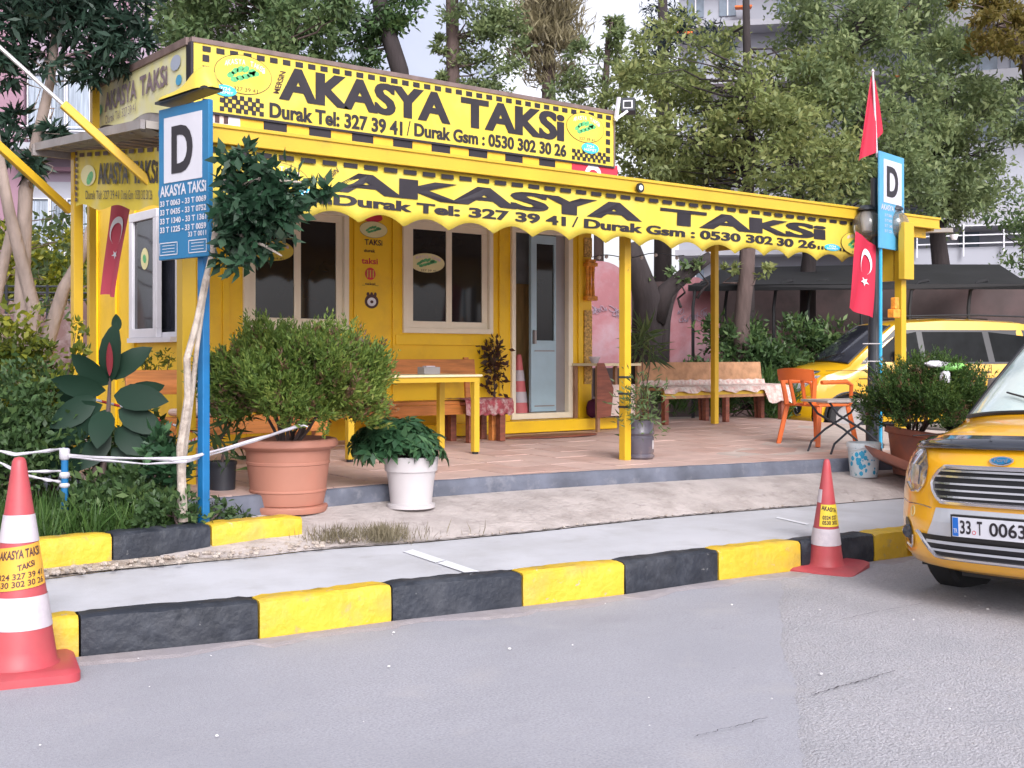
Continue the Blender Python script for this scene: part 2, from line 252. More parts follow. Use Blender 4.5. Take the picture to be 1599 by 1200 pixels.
# ------------------------------------------------------------------ objects
def tag(o, label=None, cat=None, group=None, kind=None):
    if label: o['label'] = label
    if cat: o['category'] = cat
    if group: o['group'] = group
    if kind: o['kind'] = kind
    return o
def thing(name, label, cat, loc=(0, 0, 0), rot=(0, 0, 0), group=None):
    o = bpy.data.objects.new(name, None); o.empty_display_size = 0.1; COL.objects.link(o)
    o.location = loc; o.rotation_euler = rot
    return tag(o, label, cat, group)
class MB:
    """collects faces; build() links them as one mesh object"""
    def __init__(s): s.v = []; s.f = []; s.m = []; s.cur = 0
    def add(s, vs, fs, mi=None):
        b = len(s.v); s.v += [tuple(x) for x in vs]; s.f += [tuple(b + i for i in f) for f in fs]; s.m += [s.cur if mi is None else mi] * len(fs); return s
    def box(s, a, b, mi=None, fr=None):
        x0, y0, z0 = a; x1, y1, z1 = b
        vs = [V(x, y, z) for z in (z0, z1) for x, y in ((x0, y0), (x1, y0), (x1, y1), (x0, y1))]
        if fr: vs = [fr @ v for v in vs]
        return s.add(vs, [(0, 3, 2, 1), (4, 5, 6, 7), (0, 1, 5, 4), (1, 2, 6, 5), (2, 3, 7, 6), (3, 0, 4, 7)], mi)
    def bar(s, p, q, w, h, mi=None, up=UP):
        p = Vector(p); q = Vector(q); d = (q - p).normalized()
        if abs(d.dot(up)) > 0.98: up = V(1, 0, 0)
        sx = d.cross(up).normalized(); sy = sx.cross(d)
        vs = [c + sx * (w / 2 * i) + sy * (h / 2 * j) for c in (p, q) for i, j in ((-1, -1), (1, -1), (1, 1), (-1, 1))]
        return s.add(vs, [(0, 1, 2, 3), (7, 6, 5, 4), (0, 4, 5, 1), (1, 5, 6, 2), (2, 6, 7, 3), (3, 7, 4, 0)], mi)
    def tube(s, path, rad, n=8, mi=None, cap=True):
        path = [Vector(p) for p in path]; k = len(path)
        if not hasattr(rad, '__len__'): rad = [rad] * k
        rings = []; ref = None
        for i, p in enumerate(path):
            d = (path[min(i + 1, k - 1)] - path[max(i - 1, 0)]).normalized()
            if ref is None: ref = V(1, 0, 0) if abs(d.x) < 0.9 else V(0, 1, 0)
            a = (ref - d * ref.dot(d)).normalized(); b = d.cross(a); ref = a
            rings.append([p + (a * math.cos(2 * math.pi * j / n) + b * math.sin(2 * math.pi * j / n)) * rad[i] for j in range(n)])
        vs = [v for r in rings for v in r]; fs = []
        for i in range(k - 1):
            for j in range(n):
                fs.append((i * n + j, i * n + (j + 1) % n, (i + 1) * n + (j + 1) % n, (i + 1) * n + j))
        if cap: fs += [tuple(range(n - 1, -1, -1)), tuple((k - 1) * n + j for j in range(n))]
        return s.add(vs, fs, mi)
    def lathe(s, prof, c=(0, 0, 0), n=28, mi=None, fr=None):
        c = Vector(c); vs = []; fs = []
        for r, z in prof:
            for j in range(n):
                a = 2 * math.pi * j / n; v = V(r * math.cos(a), r * math.sin(a), z); vs.append((fr @ v if fr else v) + c)
        for i in range(len(prof) - 1):
            for j in range(n): fs.append((i * n + j, i * n + (j + 1) % n, (i + 1) * n + (j + 1) % n, (i + 1) * n + j))
        return s.add(vs, fs, mi)
    def poly(s, pts, mi=None): return s.add(pts, [tuple(range(len(pts)))], mi)
    def prism(s, pts, d, mi=None):
        n = len(pts); d = Vector(d); vs = [Vector(p) for p in pts] + [Vector(p) + d for p in pts]
        fs = [tuple(range(n)), tuple(range(2 * n - 1, n - 1, -1))] + [(i, i + n, (i + 1) % n + n, (i + 1) % n) for i in range(n)]
        return s.add(vs, fs, mi)
    def build(s, name, mats, parent=None, smooth=False, bevel=0, label=None, cat=None, group=None, kind=None, seg=2, local=False):
        me = bpy.data.meshes.new(name); vs = s.v
        if parent is not None and not local:
            inv = root_inv(parent); vs = [tuple(inv @ Vector(v)) for v in vs]
        me.from_pydata(vs, [], s.f)
        if not isinstance(mats, (list, tuple)): mats = [mats]
        for m in mats: me.materials.append(M[m] if isinstance(m, str) else m)
        if len(mats) > 1: me.polygons.foreach_set('material_index', s.m)
        if smooth: me.polygons.foreach_set('use_smooth', [True] * len(me.polygons))
        me.update(); o = bpy.data.objects.new(name, me); COL.objects.link(o)
        if parent is not None: o.parent = parent
        if bevel:
            b = o.modifiers.new('bevel', 'BEVEL'); b.width = bevel; b.segments = seg; b.limit_method = 'ANGLE'; b.angle_limit = R_(35)
        if smooth and smooth != 'all':
            try: me.set_sharp_from_angle(angle=R_(38))
            except Exception: pass
        return tag(o, label, cat, group, kind)
def root_inv(o):
    m = Matrix.LocRotScale(o.location, o.rotation_euler, (1, 1, 1))
    if o.parent is not None: return m.inverted() @ root_inv(o.parent)
    return m.inverted()
_TXT = {}
def text2d(s, bold=0.02):
    k = (s, bold)
    if k in _TXT: return _TXT[k]
    c = bpy.data.curves.new('t', 'FONT'); c.body = s; c.offset = bold; c.resolution_u = 4
    o = bpy.data.objects.new('t', c); COL.objects.link(o); dg = bpy.context.evaluated_depsgraph_get()
    me = o.evaluated_get(dg).to_mesh(); vs = np.array([v.co[:2] for v in me.vertices]); fs = [tuple(p.vertices) for p in me.polygons]
    o.evaluated_get(dg).to_mesh_clear(); bpy.data.objects.remove(o); bpy.data.curves.remove(c)
    lo = vs.min(0); hi = vs.max(0); vs = (vs - lo) / (hi - lo)
    _TXT[k] = (vs, fs, (hi - lo)); return _TXT[k]
def put_text(mb, s, fn, bold=0.02, mi=None):
    if bold > 0.03:
        vs, fs, dim = text2d(s, 0.03); k = (bold - 0.03) * 0.7 / dim[0]
        for j, o in enumerate((-k, 0.0, k)):
            sh_ = (CAM - Vector(fn(.5, .5))).normalized() * (0.0007 * j); mb.add([Vector(fn(o + a * (1 - 2 * 0), b)) + sh_ for a, b in vs], fs, mi)
        return
    """fn maps unit box coords (a, b) of the text to a 3-D point"""
    vs, fs, _ = text2d(s, bold); mb.add([fn(a, b) for a, b in vs], fs, mi)
class Pl:
    """a plane: point = o + u*a + v*b + n*d"""
    def __init__(s, o, u, v, n=None): s.o = Vector(o); s.u = Vector(u).normalized(); s.v = Vector(v).normalized(); s.n = Vector(n).normalized() if n is not None else s.u.cross(s.v)
    def __call__(s, a, b, d=0.0): return s.o + s.u * a + s.v * b + s.n * d
    def rect(s, mb, a0, b0, a1, b1, d, mi=None): mb.poly([s(a0, b0, d), s(a1, b0, d), s(a1, b1, d), s(a0, b1, d)], mi)
    def slab(s, mb, a0, b0, a1, b1, d0, d1, mi=None):
        mb.prism([s(a0, b0, d0), s(a1, b0, d0), s(a1, b1, d0), s(a0, b1, d0)], s.n * (d1 - d0), mi)
    def text(s, mb, t, a0, b0, a1, b1, d, mi=None, bold=0.02, shear=0.0):
        put_text(mb, t, lambda a, b: s(a0 + (a1 - a0) * a, b0 + (b1 - b0) * b + shear * a, d), bold, mi)
    def ell(s, mb, a, b, ra, rb, d, mi=None, n=28, rot=0.0):
        ca, sa = math.cos(rot), math.sin(rot)
        mb.poly([s(a + ra * math.cos(t) * ca - rb * math.sin(t) * sa, b + ra * math.cos(t) * sa + rb * math.sin(t) * ca, d) for t in [2 * math.pi * i / n for i in range(n)]], mi)
# ------------------------------------------------------------------ foliage
def leaf_obj(name, Pn, D, S, L, Wd, mats, parent=None, mi=None, **kw):
    """one rhombic leaf blade per row: base Pn, direction D, side S, length L, width Wd"""
    n = len(Pn); L = np.asarray(L).reshape(-1, 1) * np.ones((n, 1)); Wd = np.asarray(Wd).reshape(-1, 1) * np.ones((n, 1))
    if parent is not None:
        inv = np.array(root_inv(parent)); Pn = Pn @ inv[:3, :3].T + inv[:3, 3]; D = D @ inv[:3, :3].T; S = S @ inv[:3, :3].T
    v = np.empty((n, 4, 3)); v[:, 0] = Pn; v[:, 1] = Pn + D * L * 0.45 + S * Wd * 0.5; v[:, 2] = Pn + D * L; v[:, 3] = Pn + D * L * 0.45 - S * Wd * 0.5
    N = np.cross(D, S); v[:, 2] -= N * L * 0.12; v[:, 0] -= N * L * 0.06
    me = bpy.data.meshes.new(name); me.vertices.add(4 * n); me.vertices.foreach_set('co', v.ravel())
    me.loops.add(4 * n); me.loops.foreach_set('vertex_index', np.arange(4 * n, dtype=np.int32))
    me.polygons.add(n); me.polygons.foreach_set('loop_start', np.arange(0, 4 * n, 4, dtype=np.int32)); me.polygons.foreach_set('loop_total', np.full(n, 4, dtype=np.int32))
    if not isinstance(mats, (list, tuple)): mats = [mats]
    for m in mats: me.materials.append(M[m])
    if mi is not None: me.polygons.foreach_set('material_index', np.asarray(mi, dtype=np.int32))
    me.update(calc_edges=True)
    o = bpy.data.objects.new(name, me); COL.objects.link(o)
    if parent is not None: o.parent = parent
    return tag(o, **kw)
def unit(a): return a / np.maximum(1e-9, np.linalg.norm(a, axis=1, keepdims=True))
def rand_dirs(n): return unit(RNG.normal(size=(n, 3)))
def side_of(D):
    r = rand_dirs(len(D)); return unit(np.cross(D, r))
def clumped(blobs, per_m3, clump_n, sig=0.16, shell=2.4, flat=1.0):
    """blobs: (centre, radius); returns leaf points and outward vectors"""
    Ps = []; Os = []
    for c, r in blobs:
        c = np.array(c); k = max(3, int(per_m3 * r ** 2.3)); d = rand_dirs(k); rr = r * RNG.random(k) ** (1 / shell)
        cc = c + d * rr[:, None] * np.array([1, 1, flat])
        m = RNG.poisson(clump_n, k) + 3; idx = np.repeat(np.arange(k), m)
        p = cc[idx] + RNG.normal(size=(len(idx), 3)) * (sig * r) * np.array([1, 1, 0.65])
        Ps.append(p); Os.append(unit(p - c))
    return np.vstack(Ps), np.vstack(Os)
def crown(name, blobs, mat, parent, per_m3, clump_n, L, Wd, sig=0.16, droop=0.0, up=0.2, shell=2.4, flat=1.0, **kw):
    p, o = clumped(blobs, per_m3, clump_n, sig, shell, flat); n = len(p)
    D = unit(o * 0.5 + rand_dirs(n) + np.array([0, 0, up - droop])); S = side_of(D)
    l = L * RNG.uniform(0.6, 1.3, n)
    return leaf_obj(name, p, D, S, l, l * Wd / L, mat, parent, **kw)
def wiggle(p, q, n, amp):
    p = Vector(p); q = Vector(q); out = []
    for i in range(n + 1):
        t = i / n; k = amp * math.sin(math.pi * t); out.append(p.lerp(q, t) + V(random.uniform(-k, k), random.uniform(-k, k), random.uniform(-k, k) * 0.4))
    return out
# ================================================================== SETTING
def struct(o): o['kind'] = 'structure'; return o
# kerb line (front foot on the road), from left to right
kpx = [(-330, 1090), (-120, 1058), (125, 1028), (405, 1000), (613, 972), (817, 949), (977, 930), (1123, 908), (1252, 892), (1366, 878), (1490, 861)]
K = [onZ(x, y, 0.0) for x, y in kpx]
d_ = (K[-1] - K[-3]).normalized()
for i in range(5): K.append(K[-1] + d_ * 0.95)
K.insert(0, K[0] + (K[0] - K[1]).normalized() * 0.95)
def knorm(i):
    a = K[max(0, i - 1)]; b = K[min(len(K) - 1, i + 1)]; d = (b - a).normalized(); return V(-d.y, d.x, 0)
KB = [K[i] + knorm(i) * 0.15 for i in range(len(K))]
def grid_poly(name, pts, mat, z=None):
    mb = MB(); mb.poly(pts); return struct(mb.build(name, mat))
# base ground to the horizon, road
mb = MB(); mb.poly([V(-300, -300, -0.06), V(400, -300, -0.06), V(400, 400, -0.06), V(-300, 400, -0.06)]); struct(mb.build('ground', 'ground_back'))
mb = MB()
far_l = K[0] + (K[0] - K[1]).normalized() * 40; far_r = K[-1] + (K[-1] - K[-2]).normalized() * 60
rd = [V(-60, -60, 0), V(90, -60, 0), V(90, far_r.y, 0), far_r] + K[::-1] + [far_l, V(-60, far_l.y, 0)]
mb.poly([V(p.x, p.y, 0) for p in rd]); road = struct(mb.build('road', 'asphalt'))
# older paler asphalt on the right with a ragged edge
edge = [(1222, 893), (1230, 905), (1236, 925), (1229, 945), (1238, 975), (1233, 1005), (1247, 1040), (1262, 1072), (1258, 1090), (1270, 1110), (1266, 1150), (1277, 1185), (1283, 1260), (1300, 1500)]
pts = [onZ(x, y, 0.004) for x, y in edge]; rag = []
for a, b in zip(pts, pts[1:]):
    for i in range(9):
        p = a.lerp(b, i / 9); rag.append(p + RT * random.uniform(-0.010, 0.010))
rag.append(pts[-1])
mb = MB(); mb.poly([V(p.x, p.y, 0.004) for p in rag] + [V(60, -60, 0.004), V(80, far_r.y, 0.004), V(far_r.x, far_r.y - .01, 0.004)] + [V(K[i].x, K[i].y, 0.004) - knorm(i) * 0.01 for i in range(len(K) - 1, 9, -1)] )
[mb.poly([V(p.x, p.y, .004), V(q.x, q.y, .004), V(q.x, q.y, .0004) - RT * .05, V(p.x, p.y, .0004) - RT * .05]) for p, q in zip(rag, rag[1:])]
struct(mb.build('old_asphalt', 'asphalt_old'))
# dusty gutter strip along the kerb
mb = MB(); o_ = []; i_ = []
for i in range(len(K) - 1):
    for j in range(12):
        t = j / 12; p = K[i].lerp(K[i + 1], t); n_ = knorm(i).lerp(knorm(i + 1), t)
        o_.append(V(p.x, p.y, 0.008) - n_ * 0.004); i_.append(V(p.x, p.y, 0.008) - n_ * (0.10 + 0.05 * math.sin(i * 2.1 + t * 5) + random.uniform(-0.02, 0.02)))
for a in range(len(o_) - 1): mb.poly([o_[a], i_[a], i_[a + 1], o_[a + 1]]); mb.poly([i_[a], V(i_[a].x, i_[a].y - .05, .0004), V(i_[a + 1].x, i_[a + 1].y - .05, .0004), i_[a + 1]])
struct(mb.build('gutter', 'gutter_dust'))
# crack in the road
def ribbon(mb, path, w, z=None):
    path = [Vector(p) for p in path]
    L_ = []; R2 = []
    for i, p in enumerate(path):
        d = (path[min(i + 1, len(path) - 1)] - path[max(0, i - 1)]).normalized(); s = V(-d.y, d.x, 0); ww = w * random.uniform(0.4, 1.5) * (0.35 if i in (0, len(path) - 1) else 1)
        L_.append(p + s * ww); R2.append(p - s * ww)
    for i in range(len(path) - 1): mb.poly([L_[i], R2[i], R2[i + 1], L_[i + 1]])
def jag(pxs, z, n, amp):
    out = []
    for (a, b) in zip(pxs, pxs[1:]):
        for i in range(n):
            t = i / n; p = onZ(a[0] + (b[0] - a[0]) * t, a[1] + (b[1] - a[1]) * t, z); out.append(p + V(random.uniform(-amp, amp), random.uniform(-amp, amp), 0))
    out.append(onZ(pxs[-1][0], pxs[-1][1], z)); return out
mb = MB(); ribbon(mb, jag([(1268, 1085), (1310, 1072), (1355, 1060), (1398, 1047)], 0.014, 14, 0.006), 0.0035)
ribbon(mb, jag([(1310, 968), (1370, 955), (1440, 942)], 0.016, 12, 0.006), 0.0018)
ribbon(mb, jag([(1085, 1150), (1130, 1138), (1200, 1120)], 0.016, 12, 0.008), 0.0018)
struct(mb.build('road_crack', 'crack'))
# kerb stones
kerb = struct(thing('kerb', None, None)); del kerb['kind']; kerb['kind'] = 'structure'
def kerb_block(p, q, np_, nq, h, w, mat, parent, seed, name='kerb_stone', z0=-0.02):
    rg = random.Random(seed); mb = MB(); nx, nz, ny = 14, 5, 3
    d = (q - p).normalized(); p = p + d * 0.006; q = q - d * 0.006
    prof = [(0, z0), (0.0, h * 0.35), (0.003, h * 0.7), (0.010, h * 0.93), (0.028, h), (w * 0.55, h), (w * 0.97, h), (w, h * 0.97), (w, z0)]
    vs = []
    for i in range(nx + 1):
        t = i / nx; c = p.lerp(q, t); n_ = np_.lerp(nq, t).normalized()
        e = 0.012 if i in (0, nx) else 0
        for j, (a, z) in enumerate(prof):
            k = 0.0035
            vs.append(c + n_ * (a + rg.uniform(-k, k) + (e * 0.5 if a < 0.01 else (-e * 0.3 if j > 6 else 0))) + UP * (z + (rg.uniform(-k, k) - e * 0.6 if z > 0.05 else 0)))
    m = len(prof); fs = []
    for i in range(nx):
        for j in range(m - 1): fs.append((i * m + j, (i + 1) * m + j, (i + 1) * m + j + 1, i * m + j + 1))
    fs += [tuple(range(m)), tuple(nx * m + j for j in range(m - 1, -1, -1))]
    mb.add(vs, fs); return mb.build(name, mat, parent, smooth=True)
for i in range(len(K) - 1):
    kerb_block(K[i], K[i + 1], knorm(i), knorm(i + 1), 0.205, 0.15, 'kerb_yellow' if i % 2 == 0 else 'kerb_black', kerb, 100 + i)
# sidewalk: from the back of the kerb to the cracked joint
cpx = [(-500, 960), (-250, 935), (75, 905), (250, 882), (400, 871), (480, 861), (560, 855), (650, 849), (800, 835), (860, 829), (900, 824), (1000, 813), (1100, 804), (1200, 796), (1300, 788), (1420, 778), (1700, 760), (2300, 735)]
CRK = [onZ(x, y, 0.225) for x, y in cpx]
def strip(mb, A, B, n=1):
    m = len(A)
    for i in range(m - 1):
        for j in range(n):
            q = lambda P0, P1, t: P0.lerp(P1, t)
            mb.poly([q(A[i], B[i], j / n), q(A[i + 1], B[i + 1], j / n), q(A[i + 1], B[i + 1], (j + 1) / n), q(A[i], B[i], (j + 1) / n)])
def resample(pts, n):
    L_ = [0]
    for a, b in zip(pts, pts[1:]): L_.append(L_[-1] + (b - a).length)
    out = []
    for k in range(n + 1):
        s = L_[-1] * k / n; i = max(0, min(len(pts) - 2, next((j for j in range(len(L_) - 1) if L_[j + 1] >= s - 1e-9), len(pts) - 2)))
        out.append(pts[i].lerp(pts[i + 1], (s - L_[i]) / max(1e-9, L_[i + 1] - L_[i])))
    return out
KBz = [V(p.x, p.y, 0.198) + knorm(i) * -0.004 for i, p in enumerate(KB)]
mb = MB(); strip(mb, resample(KBz, 60), resample([V(p.x, p.y, 0.225) for p in CRK], 60), 2); struct(mb.build('sidewalk', 'sidewalk', smooth='all'))
# platform outline (top front edge) and its foot
plpx = [(330, 779), (500, 766), (640, 754), (800, 743), (960, 734), (1200, 722), (1330, 716), (1440, 712), (1560, 709)]
ZP = 0.52
PL = [onZ(x, y, ZP) for x, y in plpx]
PL[0].x = 3.15
ZA = 0.40
apx = CRK[3:]
foot = [V(3.1, PL[0].y, 0.36)] + [V(p.x, p.y - 0.012, ZA) for p in PL[1:]] + [V(PL[-1].x + 3, PL[-1].y - .4, ZA), V(PL[-1].x + 12, PL[-1].y - 2, ZA)]
na = resample([V(p.x, p.y, 0.231) for p in CRK[3:]], 50); fb = resample(foot, 50)
mb = MB(); vs = []
for i in range(51):
    for j in range(7):
        t = j / 6; p = na[i].lerp(fb[i], t); p.z += 0.02 * math.sin(math.pi * t) + random.uniform(-0.004, 0.004) * (0 < j < 6)
        vs.append(p)
mb.add(vs, [(i * 7 + j, (i + 1) * 7 + j, (i + 1) * 7 + j + 1, i * 7 + j + 1) for i in range(50) for j in range(6)]); struct(mb.build('concrete_apron', 'apron', smooth='all'))
def gz(x, y):
    best = None
    for a, b in zip(na, fb):
        d = b - a; L2 = d.x * d.x + d.y * d.y; t = max(0, min(1, ((x - a.x) * d.x + (y - a.y) * d.y) / L2)); e = (x - a.x - d.x * t) ** 2 + (y - a.y - d.y * t) ** 2
        if best is None or e < best[0]: best = (e, a.z + d.z * t + 0.02 * math.sin(math.pi * t))
    return best[1]
def onG(px, py):
    z = .3
    for _ in range(12): p = onZ(px, py, z); z = .5 * z + .5 * gz(p.x, p.y)
    return V(p.x, p.y, gz(p.x, p.y) - .004)
mb = MB(); ribbon(mb, [p + V(0, 0, 0.006) for p in [V(q.x, q.y, q.z) + V(random.uniform(-.012, .012), random.uniform(-.012, .012), 0) for q in resample([V(p.x, p.y, 0.233) for p in CRK[5:15]], 130)]], 0.007); struct(mb.build('joint_crack', 'crack'))
# painted bay marks on the sidewalk
def zsw(p): return 0.214
mb = MB()
for a, b in (((637, 860), (688, 877)), ((690, 877.5), (742, 895))):
    zz = lambda y: .2285 - .027 * (y - 849) / 50; p = onZ(*a, zz(a[1])); q = onZ(*b, zz(b[1])); s = V(0.05, 0.02, 0); mb.poly([p - s, p + s, q + s, q - s])
p = onZ(1213, 808, 0.220); q = onZ(1262, 819, 0.213); s = V(0.03, 0.012, 0); mb.poly([p - s, p + s, q + s, q - s]); struct(mb.build('bay_marking', 'road_paint'))
# ground behind and beside the platform
mb = MB(); mb.poly([V(3.2, 7.6, 0.36), V(3.2, 60, 0.36), V(-60, 60, 0.30), V(-60, 7.0, 0.30), V(-10, 7.1, 0.32), V(3.2, 7.1, 0.36)]); struct(mb.build('planting_bed', 'soil'))
mb = MB(); mb.poly([V(3.2, 10.9, 0.25), V(11.9, 10.9, 0.25), V(12.6, 5.2, 0.25), V(80, -5, 0.25), V(140, 90, 0.25), V(3.2, 140, 0.25)]); struct(mb.build('yard', 'gravel'))
mb = MB(); strip(mb, resample([V(p.x, p.y, 0.229) for p in CRK[:7]], 30), resample([V(-14, 7.03, 0.26), V(2.2, 7.02, 0.262), V(3.6, 7.02, 0.262), V(4.3, 7.35, 0.30)], 30), 2); struct(mb.build('gravel_strip', 'gravel'))
# planter kerb
pk = struct(thing('planter_kerb', None, None)); 
xs = [-9.2, -6.1, -4.2, -2.6, -1.0, 0.1, 1.0, 1.85, 2.60, 3.22, 3.86]
for i in range(len(xs) - 1):
    a = V(xs[i], 7.0 - (0.02 * (2.6 - xs[i]) if xs[i] < 2.6 else 0), 0.22); b = V(xs[i + 1], 7.0 - (0.02 * (2.6 - xs[i + 1]) if xs[i + 1] < 2.6 else 0), 0.22)
    o = kerb_block(a, b, V(0, 1, 0), V(0, 1, 0), 0.20, 0.16, 'kerb_yellow' if i % 2 else 'kerb_black', pk, 300 + i, z0=-0.04)
# platform body + tiles
plat = struct(thing('platform', None, None))
back_y = 11.6
PR = [V(3.15, back_y, ZP)] + PL + [V(13.6, PL[-1].y, ZP), V(13.6, back_y, ZP)]
# keep the right end at x<=13.6
PR = [V(min(p.x, 13.6), p.y, p.z) for p in PR]
def zfl(y): return ZP + max(0.0, y - 7.6) * 0.0235
body = MB(); top = [V(p.x, p.y, zfl(p.y) - 0.012) for p in PR]; bot = [V(p.x, p.y, 0.2) for p in PR]
body.add(top + bot, [tuple(range(len(PR)))]); n_ = len(PR)
body.build('mortar_bed', 'grout', plat)
edgeb = MB()
ee = resample([V(min(p.x, 13.6), p.y, p.z) for p in PL], 70); vs = []
for p in ee:
    r = random.uniform(-0.006, 0.006)
    for dy, dz in ((0.05, 0.0), (0.012, 0.0), (0.0, -0.012), (-0.004 + r, -0.07), (-0.006 + r * .6, -0.22)): vs.append(V(p.x, p.y + dy, p.z + dz + random.uniform(-.002, .002)))
edgeb.add(vs, [(i * 5 + j, (i + 1) * 5 + j, (i + 1) * 5 + j + 1, i * 5 + j + 1) for i in range(70) for j in range(4)])
edgeb.box((3.15, PL[0].y, 0.2), (3.20, back_y, ZP))
edgeb.build('edge_band', 'platform_edge', plat, smooth='all')
def clip(poly, a, b, c):   # keep a*x+b*y>=c
    out = []
    for i in range(len(poly)):
        p, q = poly[i], poly[(i + 1) % len(poly)]; dp = a * p[0] + b * p[1] - c; dq = a * q[0] + b * q[1] - c
        if dp >= 0: out.append(p)
        if dp * dq < 0: t = dp / (dp - dq); out.append((p[0] + (q[0] - p[0]) * t, p[1] + (q[1] - p[1]) * t))
    return out
TS = 0.40; g = 0.005
hull = [(PL[0], PL[1]), (PL[1], PL[3]), (PL[3], PL[5]), (PL[5], PL[-1])]
for i in range(26):
    for j in range(13):
        x0 = 3.22 + i * TS; y0 = back_y - 0.03 - (j + 1) * TS
        if x0 > 13.5: continue
        pg = [(x0 + g, y0 + g), (x0 + TS - g, y0 + g), (x0 + TS - g, y0 + TS - g), (x0 + g, y0 + TS - g)]
        pg = clip(pg, -1, 0, -13.58)
        xm = x0 + TS / 2
        for k in range(len(PL) - 1):     # front edge, local segment
            if PL[k].x <= xm + 1e-6 and PL[k + 1].x > xm:
                a, b = PL[k], PL[k + 1]; nx, ny = -(b.y - a.y), (b.x - a.x); L_ = math.hypot(nx, ny); nx /= L_; ny /= L_
                pg = clip(pg, nx, ny, nx * a.x + ny * a.y + 0.052)
        if len(pg) < 3: continue
        if 4.75 < xm < 9.95 and y0 > 10.7: continue
        mb = MB(); dz = random.uniform(-0.0015, 0.0015); mb.prism([V(x, y, zfl(y) - 0.011 + dz) for x, y in pg], V(0, 0, 0.011 + dz))
        mb.build('tile', 'tile' if random.random() < 0.55 else 'tile_b', plat)
# scattered bits on the road
mb = MB(); rg = random.Random(5)
for i in range(26):
    px = rg.uniform(60, 1590); py = rg.uniform(985, 1190) - (px - 60) * 0.05
    p = onZ(px, py, 0.012); r = rg.choice([0.003, 0.004, 0.006, 0.009]) * rg.uniform(0.7, 1.3); mb.lathe([(0.001, -r * .4), (r, -r * .2), (r * .8, r * .4), (0.001, r * .6)], p, 6)
o = mb.build('road_grit', 'pebble_white', kind='stuff')
mb = MB()
for i in range(420):
    x = rg.uniform(-1.0, 4.4); y = 6.92 - rg.random() ** 1.5 * 0.22; p = V(x, y, 0.265); r = rg.uniform(0.006, 0.022); mb.lathe([(0.001, -r), (r, -r * .2), (r * .8, r * .4), (0.001, r * .6)], p, 6)
for i in range(260):
    q = onZ(rg.uniform(470, 900), 0, 0.3) if False else na[int(rg.uniform(6, 24))] + V(rg.uniform(-.1, .2), rg.uniform(0, .22), 0.012); r = rg.uniform(0.004, 0.013); mb.lathe([(0.001, -r), (r, -r * .2), (r * .8, r * .4), (0.001, r * .6)], q, 6)
mb.build('loose_gravel', 'gravel', kind='stuff')
# ================================================================== KIOSK
FY = 10.84; XL = 4.80; XR = 9.92; YB = 13.45
def zF(y_): return 0
kiosk = thing('taxi_kiosk', 'yellow painted taxi office cabin with cream windows under the canopy', 'kiosk', (XL, FY, 0.55))
Fp = Pl((0, FY, 0), (1, 0, 0), (0, 0, 1), (0, -1, 0))     # facade plane, d towards the street
def fx(px, py=560): return onY(px, py, FY).x
def fz(px, py): return onY(px, py, FY).z
zbase = 0.60; ztopw = 3.86
win1 = (fx(379), fx(543)); win2 = (fx(628), fx(768)); dr = (fx(797), fx(892))
sill = fz(628, 520); z_head = 2.98
d_bot = fz(845, 654)
# facade wall built round its openings
mb = MB(); T = 0.10
def wallseg(x0, x1, z0, z1, mi=0): Fp.slab(mb, x0, z0, x1, z1, -T, 0, mi)
wallseg(XL, win1[0], zbase, ztopw); wallseg(win1[0], win1[1], zbase, sill); wallseg(win1[0], win1[1], z_head, ztopw)
wallseg(win1[1], win2[0], zbase, ztopw); wallseg(win2[0], win2[1], zbase, sill); wallseg(win2[0], win2[1], z_head, ztopw)
wallseg(win2[1], dr[0], zbase, ztopw); wallseg(dr[0], dr[1], z_head, ztopw); wallseg(dr[1], XR, zbase, ztopw)
mb.build('front_wall', 'yellow_wall', kiosk)
# raised panels / battens of the cabin skin
mb = MB()
for px in (352, 556, 616, 782, 905):
    x = fx(px); Fp.slab(mb, x - 0.035, zbase + 0.13, x + 0.035, z_head + .1, 0.002, 0.022)
Fp.slab(mb, win2[0] - 0.10, sill - 0.13, win2[1] + 0.12, sill - 0.02, 0.0025, 0.035)
Fp.slab(mb, win1[0] - 0.10, sill - 0.13, win1[1] + 0.06, sill - 0.02, 0.0025, 0.035)
mb.build('wall_batten', 'yellow_wall', kiosk, bevel=0.004)
mb = MB(); Fp.slab(mb, fx(560), zbase, fx(963), zbase + 0.01, 0, 0.02)
# side walls: left with a window opening, right, back, roof, floor
SX = Pl((XL, 0, 0), (0, 1, 0), (0, 0, 1), (-1, 0, 0))
def sy(px, py=560): return onX(px, py, XL).y
w0, w1 = sy(290), sy(216); 
sw0, sw1 = 11.15, sy(216); szb, szt = 1.66, 2.94
mb = MB()
def sseg(y0, y1, z0, z1): SX.slab(mb, y0, z0, y1, z1, -T, 0)
sseg(FY + 0.001, sw0, zbase, ztopw); sseg(sw0, sw1, zbase, szb); sseg(sw0, sw1, szt, ztopw); sseg(sw1, YB, zbase, ztopw)
for yy in (sw0 - 0.06, sw1 + 0.08, sw1 + 0.62, YB - 0.05): SX.slab(mb, yy - 0.03, zbase, yy + 0.03, 3.1, 0.002, 0.025)
mb.build('side_wall', 'yellow_wall', kiosk)
mb = MB(); mb.box((XR - T, FY + .001, zbase), (XR, YB, ztopw)); mb.box((XL + .001, YB, zbase), (XR, YB + T, ztopw)); mb.build('rear_wall', 'yellow_wall', kiosk)
mb = MB(); mb.box((XL - 0.02, FY - 0.02, ztopw + 0.002), (XR + 0.02, YB + 0.05, ztopw + 0.06)); mb.build('roof', 'roof_grey', kiosk)
mb = MB(); mb.box((XL + .02, FY - 0.005 + .01, zbase + 0.08), (XR - .02, YB, zbase + 0.12)); mb.build('interior_floor', 'interior_dark', kiosk)
